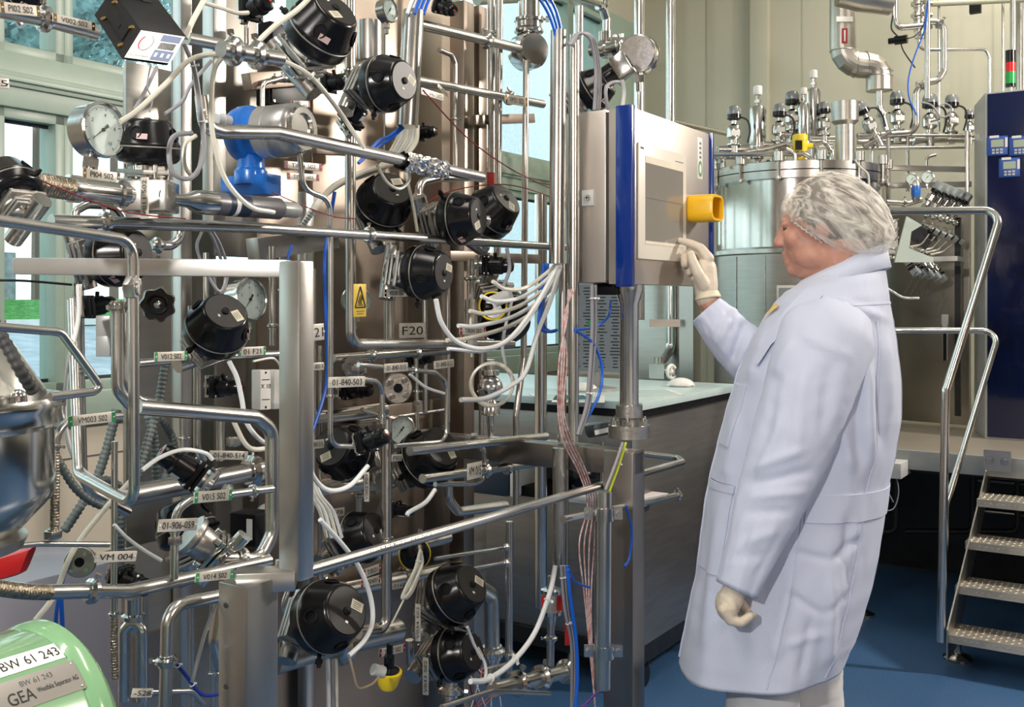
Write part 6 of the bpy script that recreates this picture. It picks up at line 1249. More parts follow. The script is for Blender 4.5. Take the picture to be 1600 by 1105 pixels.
for i in range(3):
    H('tied milky loop hanging below the long rail, %s turn' % ('outer', 'middle', 'inner')[i], [(657, 858), (648+3*i, 890), (634+4*i, 918), (628+3*i, 935), (640+2*i, 925), (652+i, 900), (660, 880), (658, 862)], 4.5, 1.40+.012*i, rings=(.1,))
H('thin white tail from the tied loop', [(632, 935), (622, 955), (612, 975)], 3, 1.42)
H('white hose from the dark dial valve down right', [(680, 765), (665, 785), (640, 800), (636, 806)], 7, 1.4, HOSEW)
H('white strand from the round flange to the thin pipe', [(640, 585), (665, 605), (694, 615)], 5, 1.42, HOSEW)
for i in range(5):
    H('white hose sweeping left from the wide conduit foot, %s from the top' % names5[i], [(872+2*i, 410), (850+3*i, 430+8*i), (820-4*i, 450+14*i), (790-14*i, 452+19*i), (770-18*i, 440+23*i)], 6, 1.30+.02*i, (HOSE, HOSEW)[i % 2])
H('long white hose swinging from the big hidden actuator up to the wide conduit', [(681, 468), (690, 505), (715, 535), (755, 545), (795, 530), (835, 480), (872, 415)], 8, 1.28, HOSEW)
H('second long white hose below the swinging one', [(700, 545), (760, 548), (810, 520), (850, 460), (878, 412)], 6, 1.31, HOSEW)
H('white hose slanting from the wide conduit to the coil', [(876, 415), (860, 470), (840, 520), (822, 580), (800, 602), (760, 622), (720, 625)], 7, 1.3, HOSEW)
H('grey hose with white sleeve by the yellow-ringed sensor', [(792, 388), (796, 420), (786, 450)], 6, 1.38, GREYC)
H('grey hose dropping behind the sleeve', [(800, 470), (792, 500), (785, 540), (790, 570)], 5, 1.4, HOSEW)
for i in range(3): H('blue hose beside the wide conduit foot, %s strand' % names5[i], [(850+3*i, 412), (846+2*i, 460), (842+3*i, 505), (852+4*i, 518), (870, 516)], 5, 1.34+.01*i, BLUEH, name='blue_hose', group='blue air hoses')
for i in range(3): H('blue hose entering the wide conduit top, %s strand' % names5[i], [(838+9*i, -10), (856+7*i, 20), (867+5*i, 52), (868+4*i, 80)], 5, 1.28, BLUEH, name='blue_hose', group='blue air hoses')
for i in range(3): H('blue hose above the open conduit, %s strand' % names5[i], [(648+7*i, 22), (654+7*i, 5), (662+7*i, -12)], 5, 1.53, BLUEH, name='blue_hose', group='blue air hoses')
for i in range(3): H('white hose above the open conduit, %s strand' % names5[i], [(636+6*i, 22), (642+6*i, 5), (650+6*i, -12)], 6, 1.54, HOSEW)
for i in range(2): H('blue hose leaving the open conduit foot, %s strand' % names5[i], [(630+4*i, 196), (610, 212+5*i), (590, 222+8*i), (560, 255)], 5, 1.57, BLUEH, name='blue_hose', group='blue air hoses')
for i in range(7): H('milky hose of the thick bunch below the open conduit, %s strand' % ('first', 'second', 'third', 'fourth', 'fifth', 'sixth', 'seventh')[i], [(652-4*i, 196), (648-5*i, 225), (620-5*i, 252+2*i), (570-6*i, 268+3*i), (520-4*i, 292+4*i), (490-3*i, 330+4*i)], 8, 1.60+.015*i, (HOSE, HOSEW)[i % 2])
H('milky hose looping over the round actuators', [(589, 258), (605, 285), (625, 295), (640, 280), (635, 255)], 5, 1.4)
H('slim milky hose down right of the facing actuator', [(634, 270), (645, 320), (652, 362)], 5, 1.5)
for i in range(4): H('twisted red and white wire falling down the right side, %s strand' % names5[i], [(888+3*i, 452), (886-2*i, 500), (874+4*i, 560), (872+3*i, 640), (880+5*i, 690), (905+4*i, 740), (918+4*i, 790), (905+8*i, 850), (912+4*i, 920), (918+2*i, 980), (930, 1105)], 2.5, 1.18+.01*i, (mat('red white wire', (.42, .12, .10), 0, .5, col2=(.7, .6, .58), nscale=90), )[0], name='signal_wire', cat='cable', group='twisted signal wires')
H('red and white wire crossing the window toward the control box', [(660, 140), (730, 215), (800, 265), (870, 300), (884, 318)], 2.2, 1.6, RI, name='signal_wire', cat='cable', group='twisted signal wires')
H('second red wire arching over the pair of actuators', [(650, 330), (700, 300), (780, 288), (840, 300), (884, 320)], 2, 1.58, RI, name='signal_wire', cat='cable', group='twisted signal wires')
H('red wire crossing down over the steel couplings', [(40, 272), (120, 305), (200, 332), (290, 342)], 2.5, 1.22, RI, name='signal_wire', cat='cable', group='twisted signal wires')
H('pinkish wire from the inline sensor toward the vertical pipe', [(425, 300), (470, 320), (520, 338), (556, 342)], 2, 1.4, RI, name='signal_wire', cat='cable', group='twisted signal wires')
for i in range(2): H('grey cable bundle right of the upright pipe, %s strand' % names5[i], [(925+5*i, 445), (925+5*i, 520), (920+4*i, 600), (915+4*i, 640), (902+3*i, 680)], 6, 1.2, GREYC, name='cable', cat='cable', group='thin cables of the skid', rings=(.1, .6))
H('blue hose arching right of the grey cables', [(955, 470), (950, 495), (930, 510), (898, 516)], 4, 1.22, BLUEH, name='blue_hose', group='blue air hoses')
H('long blue hose curving down to the tied end by the scanner', [(898, 516), (925, 535), (940, 570), (938, 610), (925, 640), (916, 655)], 5, 1.2, BLUEH, name='blue_hose', group='blue air hoses')
H('blue hose bowing out right below the end post', [(978, 790), (987, 830), (984, 870), (976, 886)], 4, 1.08, BLUEH, name='blue_hose', group='blue air hoses')
H('blue hose bowing left of the clamped tube', [(888, 890), (900, 910), (922, 918)], 4, 1.16, BLUEH, name='blue_hose', group='blue air hoses')
H('yellow and green earth wire at the top of the clamped tube', [(978, 692), (966, 730), (952, 768)], 4, 1.05, mat('yellow green wire', (.55, .62, .03), 0, .4), name='earth_wire', cat='cable', group='thin cables of the skid', rings=(.5,))
H('grey cable beside the yellow and green wire', [(973, 692), (960, 730), (946, 766)], 5, 1.05, GREYC, name='cable', cat='cable', group='thin cables of the skid')
H('milky hose falling from the lower conduit to the bottom right', [(868, 884), (858, 930), (835, 990), (800, 1035), (762, 1062), (735, 1065)], 8, 1.26, HOSEW, rings=(.25, .6, .8))
H('blue hose falling from the lower conduit', [(886, 884), (892, 940), (900, 1000), (902, 1060), (898, 1120)], 6, 1.22, BLUEH, name='blue_hose', group='blue air hoses')
for i in range(2): H('grey hose falling from the lower conduit, %s strand' % names5[i], [(877+4*i, 884), (882+4*i, 950), (893+3*i, 1010), (893+3*i, 1110)], 5, 1.24, GREYC, rings=(.1, .5))
H('white sleeved hose from the lower stacked actuators', [(730, 980), (742, 1010), (757, 1035), (758, 1060), (740, 1066)], 5, 1.28, HOSEW)
H('purple cable at the foot of the clamped tube', [(941, 1076), (925, 1090), (905, 1110)], 4, 1.1, mat('purple cable', (.10, .02, .25), 0, .4), name='cable', cat='cable', group='thin cables of the skid')
random.seed(9)
for i in range(8): x0 = random.uniform(735, 790); H('tangled thin red and white wires at the skid foot, %s strand' % (names5+('sixth', 'seventh', 'eighth'))[i], [(x0, 1000+random.uniform(-10, 15)), (x0+random.uniform(-20, 20), 1040), (x0+random.uniform(-25, 25), 1070), (x0+random.uniform(-20, 20), 1110)], 2.2, 1.7, (RI, HOSEW)[i % 2], name='signal_wire', cat='cable', group='twisted signal wires')
# conduits at the left
def RH(lab, pts, w, c): return ribbed('corrugated_conduit', lab, sp(pts, c), w, CONDU, 'conduit', 'corrugated conduits')
RH('corrugated conduit falling behind the near rail, left strand', [(258, 570), (250, 620), (240, 660), (222, 720), (210, 760)], 13, 1.75)
RH('corrugated conduit looping right of the near rail', [(246, 650), (262, 670), (272, 700), (262, 740), (246, 755), (242, 690), (232, 650)], 13, 1.78)
RH('corrugated conduit against the beige wall under the window', [(182, 640), (170, 690), (150, 750), (120, 800), (100, 830)], 14, 1.7)
RH('corrugated conduit sagging from the steel bowl to the right', [(88, 715), (120, 765), (160, 790), (190, 770), (175, 752), (150, 750)], 13, 1.5)
RH('corrugated conduit dropping at the bottom left', [(190, 800), (188, 860), (184, 930)], 13, 1.75)
BRD = mat('braided steel hose', (.40, .34, .26), 1, .35, nz=.4, nscale=140, bump=1, bscale=200)
for lab, pts, w, c in (('braided steel hose dropping from the plate VM003 S02', [(86, 700), (86, 760), (85, 832)], 14, 1.25), ('braided steel hose under the plate VM 004', [(178, 965), (178, 1010), (180, 1060)], 11, 1.28), ('braided steel hose in the curved pipe at the left edge', [(-10, 918), (35, 924), (78, 926)], 25, 1.27), ('braided steel hose on the couplings at the left edge', [(62, 288, 1.29), (86, 292, 1.29), (112, 296, 1.29)], 36, 1.29)):
    ribbed('braided_hose', lab, sp(pts, c), w, BRD, group='braided steel hoses', pitch=.004, amp=.05)
# bottle trap and small fittings bottom-left
p = S(208, 985, 1.5); k = p.y/F
t = thing('glass_trap', 'upright polished U-shaped fitting right of the green housing', 'fitting', p)
m = MB(); m.lathe([(14*k, 36*k), (18*k, 38*k), (18*k, 44*k), (12*k, 46*k), (12*k, 70*k)], p-Z*20*k, Z, 26); obj('head', m, POL, t)
m = MB(); m.path(fil([p+Vector((-14*k, 0, -110*k)), p+Vector((-14*k, 0, 0)), p+Vector((0, 0, 16*k)), p+Vector((14*k, 0, 0)), p+Vector((14*k, 0, -110*k))], 12*k), 9*k, 16); obj('bend', m, POL, t)
m = MB(); m.hexa(S(232, 1040, 1.6), U*.03, V*.006, Z*.06); obj('bracket', m, PLATE, None, 'small brass-coloured plate behind the polished U-shaped fitting', 'bracket')
for px, py, lab in ((165, 510, 'upper'), (165, 540, 'lower')): m = MB(); m.hexa(S(px, py, 1.5), Vector((.012, 0, 0)), Vector((0, .012, 0)), Z*.018); obj('connector_block', m, GREYP, None, 'small grey connector block left of the double pipe, %s one' % lab, 'connector', 'grey connector blocks', bevel=.002)
m = MB(); m.hexa(at(18, 882, 1.9), Vector((.035, 0, .01)), Vector((0, .02, 0)), Vector((.01, 0, .025))); obj('cloth', m, RED, None, 'red cloth bundle at the left edge under the thin level pipe', 'cloth', bevel=.012)

for i in range(3): H('grey cable arching over to the black conical actuator, %s strand' % names5[i], [(888+3*i, 70), (905+3*i, 52), (922+3*i, 62), (930+3*i, 100), (930+4*i, 140), (928+4*i, 172)], 5, 1.24+.01*i, GREYC, name='cable', cat='cable', group='thin cables of the skid')
H('grey looped cable between indicator and top of the touch panel', [(975, 135), (965, 128), (948, 135), (948, 160), (955, 178), (970, 172), (976, 150)], 6, 1.2, GREYC, name='cable', cat='cable', group='thin cables of the skid')
H('light cable running from the indicator down behind the blue strip', [(972, 125), (975, 145), (972, 170)], 6, 1.18, LGREY, name='cable', cat='cable', group='thin cables of the skid')

m = MB(); a_, b_2 = S(-80, 880, 2.5), S(188, 880, 2.5); m.gbox(a_.dot(U), b_2.dot(U), -2.9, -2.5, 0, S(60, 905, 2.5).z); obj('machine_plinth', m, mat('lavender grey cabinet paint', (.36, .35, .40), 0, .4), None, 'low lavender-grey housing behind the green machine, under the window', 'housing', bevel=.006)
# ---------------------------------------------------------------- the man
SKIN = mat('skin', (.50, .25, .18), 0, .48, nz=.12, nscale=30, bump=.25, bscale=220, sub=.12)
COAT = mat('white cotton coat', (.54, .585, .72), 0, .8, bump=.25, bscale=350, sheen=.15)
GLOVE = mat('latex glove', (.64, .56, .45), 0, .5, nz=.08, nscale=30, bump=.5, bscale=110)
HAIRM = mat('grey brown hair', (.09, .065, .05), 0, .6, nz=.5, nscale=60, bump=.6)
TROU = mat('white work trousers', (.66, .66, .66), 0, .8, bump=.2, bscale=300)
PY_ = 2.57
fwd = Vector((-.93, .37, 0)).normalized(); lft = Vector((-.37, -.93, 0)).normalized()
def remesh(name, mb, voxel, mt_, parent=None, sm=6, **k):
    o = obj(name, mb, mt_, parent, **k)
    r = o.modifiers.new('r', 'REMESH'); r.mode = 'VOXEL'; r.voxel_size = voxel; s = o.modifiers.new('s', 'SMOOTH'); s.factor = .5; s.iterations = sm
    dg = bpy.context.evaluated_depsgraph_get(); dg.update(); me = bpy.data.meshes.new_from_object(o.evaluated_get(dg)); o.modifiers.clear(); old = o.data; o.data = me; bpy.data.meshes.remove(old)
    me.polygons.foreach_set('use_smooth', [True]*len(me.polygons)); me.materials.clear(); me.materials.append(mt_); return o
def caps(m, pts, rs, n=14):   # tapered chain of closed capsules
    pts = [Vector(p) for p in pts]
    for i, (p, r) in enumerate(zip(pts, rs)):
        m.sphere(p, r, n, max(6, n//2))
        if i: m.cyl(pts[i-1], p, rs[i-1], r, n)
    return m
def ell(m, c, R3, axes, n=24):
    b = MB().sphere((0, 0, 0), 1, n, n//2); return m.add([Vector(c)+axes[0]*(v.x*R3[0])+axes[1]*(v.y*R3[1])+axes[2]*(v.z*R3[2]) for v in b.v], b.f)
hf = Vector((-.90, .42, -.10)).normalized(); hl = Z.cross(hf).normalized(); hu = hf.cross(hl).normalized(); HA = (hf, hl, hu)
HC = at(1284, 357, PY_)
def hp(x, y, z): return HC+hf*x+hl*y+hu*z
shN, elN, wrN = at(1283, 522, 2.40), at(1232, 742, 2.37), at(1150, 912, 2.33)
shF, elF, wrF = at(1290, 530, 2.72), at(1182, 575, 2.67), at(1106, 472, 2.695)
hip = at(1235, 860, PY_); 
m = MB()
ell(m, hp(-.012, 0, .030), (.100, .078, .100), HA); ell(m, hp(.034, 0, -.040), (.062, .060, .078), HA); ell(m, hp(.075, 0, -.096), (.022, .026, .018), HA)
ell(m, hp(.083, 0, .030), (.014, .046, .014), HA); caps(m, [hp(.090, 0, .018), hp(.099, 0, -.002), hp(.110, 0, -.022)], [.010, .012, .0135]); 
for s in (-1, 1): ell(m, hp(.104, s*.013, -.027), (.012, .008, .009), HA); ell(m, hp(.060, s*.036, -.020), (.030, .026, .030), HA); ell(m, hp(-.012, s*.076, -.012), (.018, .010, .028), HA); ell(m, hp(.02, s*.045, -.07), (.045, .022, .03), HA)
for s in (-1, 1): ell(m, hp(.081, s*.031, .0175), (.013, .018, .0075), HA); ell(m, hp(.079, s*.031, -.002), (.013, .018, .006), HA)
ell(m, hp(.096, 0, -.052), (.010, .022, .0055), HA); ell(m, hp(.094, 0, -.063), (.010, .020, .0065), HA); ell(m, hp(.086, 0, -.078), (.014, .026, .014), HA)
base = at(1305, 475, PY_); caps(m, [hp(-.030, 0, -.050), hp(-.035, 0, -.11), base], [.066, .064, .075], 20)
ell(m, hp(.015, 0, -.105), (.06, .045, .03), HA)
A3 = (fwd, lft, Z); ell(m, at(1295, 620, PY_), (.13, .17, .26), A3); ell(m, at(1265, 780, PY_), (.15, .17, .20), A3); ell(m, at(1240, 880, PY_), (.13, .17, .14), A3)
ell(m, at(1300, 520, PY_), (.09, .19, .07), A3)
for a, b, c in ((shN, elN, wrN), (shF, elF, wrF)): caps(m, [a, a.lerp(b, .5), b, b.lerp(c, .35), c], [.056, .050, .041, .040, .027])
for s, kx in ((1, 0), (-1, .03)):
    h = at(1192 if s > 0 else 1262, 985, 2.5 if s > 0 else 2.64); h.z = .86; kn = Vector((h.x, h.y, .48)); an = Vector((h.x, h.y, .09)); caps(m, [h, kn, an], [.075, .052, .038]); caps(m, [an-Z*.04, an-Z*.045+fwd*.14], [.035, .028])
man = remesh('person', m, .0045, SKIN, sm=5, origin=(HC.x, HC.y, 0))
props(man, 'man in white lab coat, hairnet and latex gloves touching the screen with his right hand', 'person')
ML = off['person'] = Vector((HC.x, HC.y, 0))
m = MB()
for s in (-1, 1): m.sphere(hp(.079, s*.031, .008), .0112, 16, 10)
obj('eyes', m, mat('eye', (.10, .07, .05), 0, .15), man)
for s in (-1, 1):
    m = MB(); caps(m, [hp(.094-.012*i, s*(.018+.008*i), .026+.002*(i == 1)-.002*(i == 3)) for i in range(4)], [.003, .0035, .003, .002], 8); obj('eyebrow', m, HAIRM, man)
# hair under the net
m = MB(); b = MB().sphere((0, 0, 0), 1, 48, 30); vs = []
for v in b.v:
    p = Vector((-.018+.102*v.x, .084*v.y, .028+.103*v.z)); lim = .045-.9*max(0, -(p.x-.06))*.9
    lim = .060-(.085-p.x)*.85; lim = max(lim, -.075)
    if p.z < lim: p.z = lim; f = .86; p.x = -.014+(p.x+.014)*f; p.y *= f
    p *= 1+.02*noise.noise(p*40); vs.append(hp(*p))
m.add(vs, b.f); obj('hair', m, HAIRM, man)
# hairnet
NET = bpy.data.materials.new('hairnet gauze'); NET.use_nodes = True; t_ = NET.node_tree; b_ = t_.nodes['Principled BSDF']; c_ = t_.nodes.new('ShaderNodeTexCoord'); n_ = t_.nodes.new('ShaderNodeTexNoise'); n_.inputs['Scale'].default_value = 22; n_.inputs['Detail'].default_value = 8; n_.inputs['Distortion'].default_value = 2.0
r_ = t_.nodes.new('ShaderNodeMapRange'); r_.inputs[1].default_value = .40; r_.inputs[2].default_value = .66; r_.inputs[3].default_value = .22; r_.inputs[4].default_value = .90
mp_n = t_.nodes.new('ShaderNodeMapping'); mp_n.vector_type = 'TEXTURE'; mp_n.inputs['Rotation'].default_value = (0, .62, 0); mp_n.inputs['Scale'].default_value = (2.2, 1.0, .6); t_.links.new(c_.outputs['Object'], mp_n.inputs[0]); t_.links.new(mp_n.outputs[0], n_.inputs[0]); t_.links.new(n_.outputs[0], r_.inputs[0]); t_.links.new(r_.outputs[0], b_.inputs['Alpha'])
b_.inputs['Base Color'].default_value = (.80, .76, .67, 1); b_.inputs['Roughness'].default_value = .65; b_.inputs['Sheen Weight'].default_value = .3
m = MB(); nu, nv = 120, 64; vs = []
for j in range(nv+1):
    for i in range(nu):
        th = 2*PI*i/nu; ph = PI*j/nv*.70; d = Vector((math.sin(ph)*math.cos(th), math.sin(ph)*math.sin(th), math.cos(ph)))
        tilt = .82; d = Vector((d.x*math.cos(tilt)-d.z*math.sin(tilt), d.y, d.x*math.sin(tilt)+d.z*math.cos(tilt)))
        e = j/nv; bag = 1+.10*max(0, math.sin(e*PI))*(1 if d.x < .2 else .35)
        q = Vector((-.022+.121*d.x*bag, .100*d.y*bag, .026+.106*d.z*bag))
        w_ = max(0, min(1, (-.05-d.x)*1.6))*max(0, min(1, (.35-d.z)*1.4)); q += Vector((-.022, 0, -.030))*w_
        q = q*(1+.025*noise.noise(Vector((th*2.2, e*2.5, 3)))+.010*noise.noise(q*30)+.016*abs(noise.noise(Vector(((q.x*.8+q.z*.6)*9, q.y*30, (q.x*.6-q.z*.8)*48+2)))))
        if e > .93: q = Vector((-.012, 0, .01))+(q-Vector((-.012, 0, .01)))*(1-2.4*(e-.93)); q += d*.002*math.sin(th*34)
        vs.append(hp(*q))
m.add(vs, [(j*nu+i, j*nu+(i+1) % nu, (j+1)*nu+(i+1) % nu, (j+1)*nu+i) for j in range(nv) for i in range(nu)])
hn = obj('hairnet', m, NET, man, ang=180)
m = MB(); m.path([v for v in vs[-nu:]]+[vs[-nu]], .0022, 8, cap=False); obj('elastic_edge', m, mat('elastic band', (.72, .70, .64), 0, .6), hn)
# coat
RG_ = [(416, 1262, 1372, .072, 26), (430, 1243, 1379, .115, 18), (448, 1225, 1385, .160, 10), (470, 1208, 1390, .190, 5), (500, 1190, 1394, .212, 2), (540, 1170, 1398, .222, 0), (590, 1152, 1401, .226, 0), (650, 1136, 1400, .225, 0), (700, 1124, 1391, .220, 0), (750, 1112, 1380, .215, 0),
       (800, 1104, 1373, .215, 0), (850, 1097, 1366, .220, 0), (900, 1090, 1357, .225, 0), (940, 1081, 1346, .228, 0), (980, 1073, 1336, .230, 0), (1005, 1067, 1326, .232, 0), (1026, 1063, 1320, .234, 0)]
def ringat(y):
    if y <= RG_[0][0]: return RG_[0][1:]
    for a, b in zip(RG_[:-1], RG_[1:]):
        if a[0] <= y <= b[0]:
            f = (y-a[0])/(b[0]-a[0]); f = f*f*(3-2*f)*.3+f*.7; return tuple(a[i]+(b[i]-a[i])*f for i in range(1, 5))
    return RG_[-1][1:]
def seg(px, py, s):
    ax, ay, bx, by = s[:4]; dx, dy = bx-ax, by-ay; L2 = dx*dx+dy*dy; t = max(0, min(1, ((px-ax)*dx+(py-ay)*dy)/L2)); d = math.hypot(px-ax-dx*t, py-ay-dy*t); e = min(1, 4*t+.15, 4*(1-t)+.15)
    return s[5]*math.exp(-(d/s[4])**2)*e
BF = [(1352, 545, 1362, 735, 9, .012), (1372, 560, 1378, 700, 8, -.010), (1335, 560, 1345, 735, 8, -.009), (1388, 520, 1392, 660, 6, .008), (1310, 640, 1330, 742, 9, .010), (1295, 700, 1280, 742, 8, -.008),
      (1235, 862, 1300, 876, 6, -.005), (1300, 876, 1345, 840, 6, -.009), (1230, 925, 1285, 962, 6, -.006), (1285, 962, 1330, 925, 6, -.005), (1225, 1010, 1290, 990, 7, .005), (1240, 880, 1205, 1055, 9, .010), (1300, 880, 1296, 1060, 9, .010), (1325, 800, 1322, 920, 7, -.008),
      (1185, 800, 1172, 1050, 10, .009), (1130, 780, 1100, 1030, 10, .010), (1112, 800, 1085, 1000, 8, -.007), (1155, 640, 1135, 760, 9, .010), (1215, 640, 1195, 780, 9, -.006), (1258, 450, 1390, 500, 7, .007), (1300, 470, 1350, 540, 6, -.010), (1200, 500, 1170, 600, 9, .009), (1270, 960, 1250, 1060, 7, -.008), (1350, 790, 1300, 960, 8, .006)]
def topx(p): return 800+p.x/p.y*F, HY-(p.z-CH)/p.y*F
def body(y, th, o_=0):
    xl, xr, a, dr = ringat(y); w = (xr-xl)/2/F*PY_; b = math.sqrt(max(.0016, w*w-(a*.37)**2))/.93; c = at((xl+xr)/2, y, PY_); ct, st = math.cos(th), math.sin(th); p_ = 2/2.25
    ex = abs(ct)**p_*(1 if ct > 0 else -1); ey = abs(st)**p_*(1 if st > 0 else -1)
    n = Vector(fwd*ct/b+lft*st/a).normalized(); p = c+fwd*(b*ex)+lft*(a*ey)+Z*(-dr*.0016*ct)
    px, py = topx(p); hem = max(0, (y-950)/110)
    d = .0035*noise.noise(Vector((th*2.2, y*.006, 1)))*(1 if y > 470 else .4)+.006*hem*math.sin(th*7+.8)+.0015*noise.noise(Vector((th*9, y*.03, 5)))
    if st > -.25: d += sum(seg(px, py, s) for s in BF)
    if y < 445: d *= .3
    f = max(0, (y-960)/66); return p+n*(d+o_)+Z*(f*(-.012*math.sin(th)-.022*math.cos(th)))
NT, YS = 180, [416+(1026-416)*i/150 for i in range(151)]
def hemz(th): return -.045*max(0, math.sin(th-.4))+0*th
m = MB(); vs = []
for y in YS:
    for i in range(NT): th = 2*PI*i/NT; vs.append(body(y, th))
nY = len(YS); inner = []
for i in range(NT): inner.append(vs[(nY-1)*NT+i]+(Vector((hip.x, hip.y, 0))-Vector((vs[(nY-1)*NT+i].x, vs[(nY-1)*NT+i].y, 0))).normalized()*.006+Z*.001)
for i in range(NT): inner.append(inner[i]+Z*.06+(Vector((hip.x, hip.y, 0))-Vector((inner[i].x, inner[i].y, 0))).normalized()*.035)
vs += inner
m.add(vs, [(j*NT+i, (j+1)*NT+i, (j+1)*NT+(i+1) % NT, j*NT+(i+1) % NT) for j in range(nY+1) for i in range(NT)])
coat = obj('lab_coat', m, COAT, man, ang=180)
def strip(name, y0, y1, t0, t1, off_=.0035, parent=coat, mt_=COAT, ny=10, nt=24, wig=0, label=None):
    m = MB(); vs = []
    for k_, oo in ((0, off_), (1, -.004)):
        for j in range(ny+1):
            for i in range(nt+1): vs.append(body(y0+(y1-y0)*j/ny, t0+(t1-t0)*i/nt, oo))
    N_ = (ny+1)*(nt+1); fs = [(j*(nt+1)+i, (j+1)*(nt+1)+i, (j+1)*(nt+1)+i+1, j*(nt+1)+i+1) for j in range(ny) for i in range(nt)]
    fs += [(i, i+1, N_+i+1, N_+i) for i in range(nt)]+[(ny*(nt+1)+i+1, ny*(nt+1)+i, N_+ny*(nt+1)+i, N_+ny*(nt+1)+i+1) for i in range(nt)]
    fs += [(j*(nt+1), N_+j*(nt+1), N_+(j+1)*(nt+1), (j+1)*(nt+1)) for j in range(ny)]+[(j*(nt+1)+nt, (j+1)*(nt+1)+nt, N_+(j+1)*(nt+1)+nt, N_+j*(nt+1)+nt) for j in range(ny)]
    m.add(vs, fs); return obj(name, m, mt_, parent, label=label)
strip('back_belt', 748, 788, 1.75, 4.5, nt=60)
strip('breast_pocket', 598, 690, .35, .80, .003); strip('hip_pocket', 745, 878, .42, .98, .003); strip('pocket_hem', 745, 757, .40, 1.0, .005)
for th in (1.72, 2.45, 3.14): strip('seam', 500 if th > 2 else 560, 1018, th, th+.012, .0016, ny=60, nt=1)
strip('front_placket', 520, 1020, -.06, .16, .004, ny=60, nt=4)
strip('yoke_seam', 476, 479, 1.2, 4.6, .0016, ny=1, nt=60)
# collar
m = MB(); vs = []; prof = [(426, 1270, 1362, .060, 30, 0), (415, 1262, 1367, .068, 28, 0), (412, 1256, 1370, .074, 28, 0), (412, 1250, 1379, .082, 30, 0), (442, 1222, 1388, .135, 24, 0), (444, 1224, 1386, .130, 24, 0), (420, 1254, 1377, .080, 34, 0)]
nt = 80
for (y, xl, xr, a, dr, _) in prof:
    for i in range(nt+1):
        th = .50+(2*PI-1.0)*i/nt; w = (xr-xl)/2/F*PY_; b = math.sqrt(w*w-(a*.37)**2)/.93; c = at((xl+xr)/2, y, PY_); edge = max(0, 1-min(i, nt-i)/8); vs.append(c+fwd*b*math.cos(th)+lft*a*math.sin(th)+Z*(-dr*.0016*math.cos(th)-.02*edge*(y > 430))+fwd*.015*edge*(y > 430)+lft*.002*noise.noise(Vector((th*3, y*.1, 0))))
m.add(vs, [(j*(nt+1)+i, j*(nt+1)+i+1, (j+1)*(nt+1)+i+1, (j+1)*(nt+1)+i) for j in range(len(prof)-1) for i in range(nt)])
obj('collar', m, COAT, coat, ang=180)
SHB = mat('light blue shirt', (.16, .33, .52), 0, .7)
m = MB(); vs = []
for (y, xl, xr, a, dr) in ((446, 1262, 1350, .066, 40), (430, 1256, 1352, .064, 42), (424, 1252, 1354, .067, 44), (450, 1236, 1352, .090, 46)):
    for i in range(nt+1):
        th = .12+(2*PI-.24)*i/nt; w = (xr-xl)/2/F*PY_; b = math.sqrt(w*w-(a*.37)**2)/.93; c = at((xl+xr)/2, y, PY_); vs.append(c+fwd*b*math.cos(th)+lft*a*math.sin(th)+Z*(-dr*.0016*math.cos(th)))
m.add(vs, [(j*(nt+1)+i, j*(nt+1)+i+1, (j+1)*(nt+1)+i+1, (j+1)*(nt+1)+i) for j in range(3) for i in range(nt) if i < 26 or i > 53])
obj('shirt_collar', m, SHB, man, label='light blue shirt collar')
# lapel on the near side
m = MB(); L1 = [(1262, 446), (1240, 466), (1216, 494), (1196, 520), (1180, 560)]; L2 = [(1286, 462), (1262, 486), (1232, 512), (1206, 534), (1184, 566)]
vs = []
for o2 in (0, .006):
    for (a, b) in zip(L1, L2):
        for k_ in range(4):
            f = k_/3; px, py = a[0]+(b[0]-a[0])*f, a[1]+(b[1]-a[1])*f; best = None
            for i in range(40):
                th = .05+i*.04; q = body(py, th, .008-o2)
                d = abs(topx(q)[0]-px)
                if best is None or d < best[0]: best = (d, q)
            vs.append(best[1])
fs = [(j*4+k_, (j+1)*4+k_, (j+1)*4+k_+1, j*4+k_+1) for j in range(4) for k_ in range(3)]; m.add(vs, fs+[tuple(i+20 for i in f)[::-1] for f in fs]+[(j*4+3, (j+1)*4+3, (j+1)*4+23, j*4+23) for j in range(4)]); obj('lapel', m, COAT, coat)
q = [body(y, th, .010) for y, th in ((470, .62), (474, .80), (492, .52))]; m = MB(); m.poly(q, Vector((0, .002, 0))); obj('yellow_emblem', m, YELS, coat)
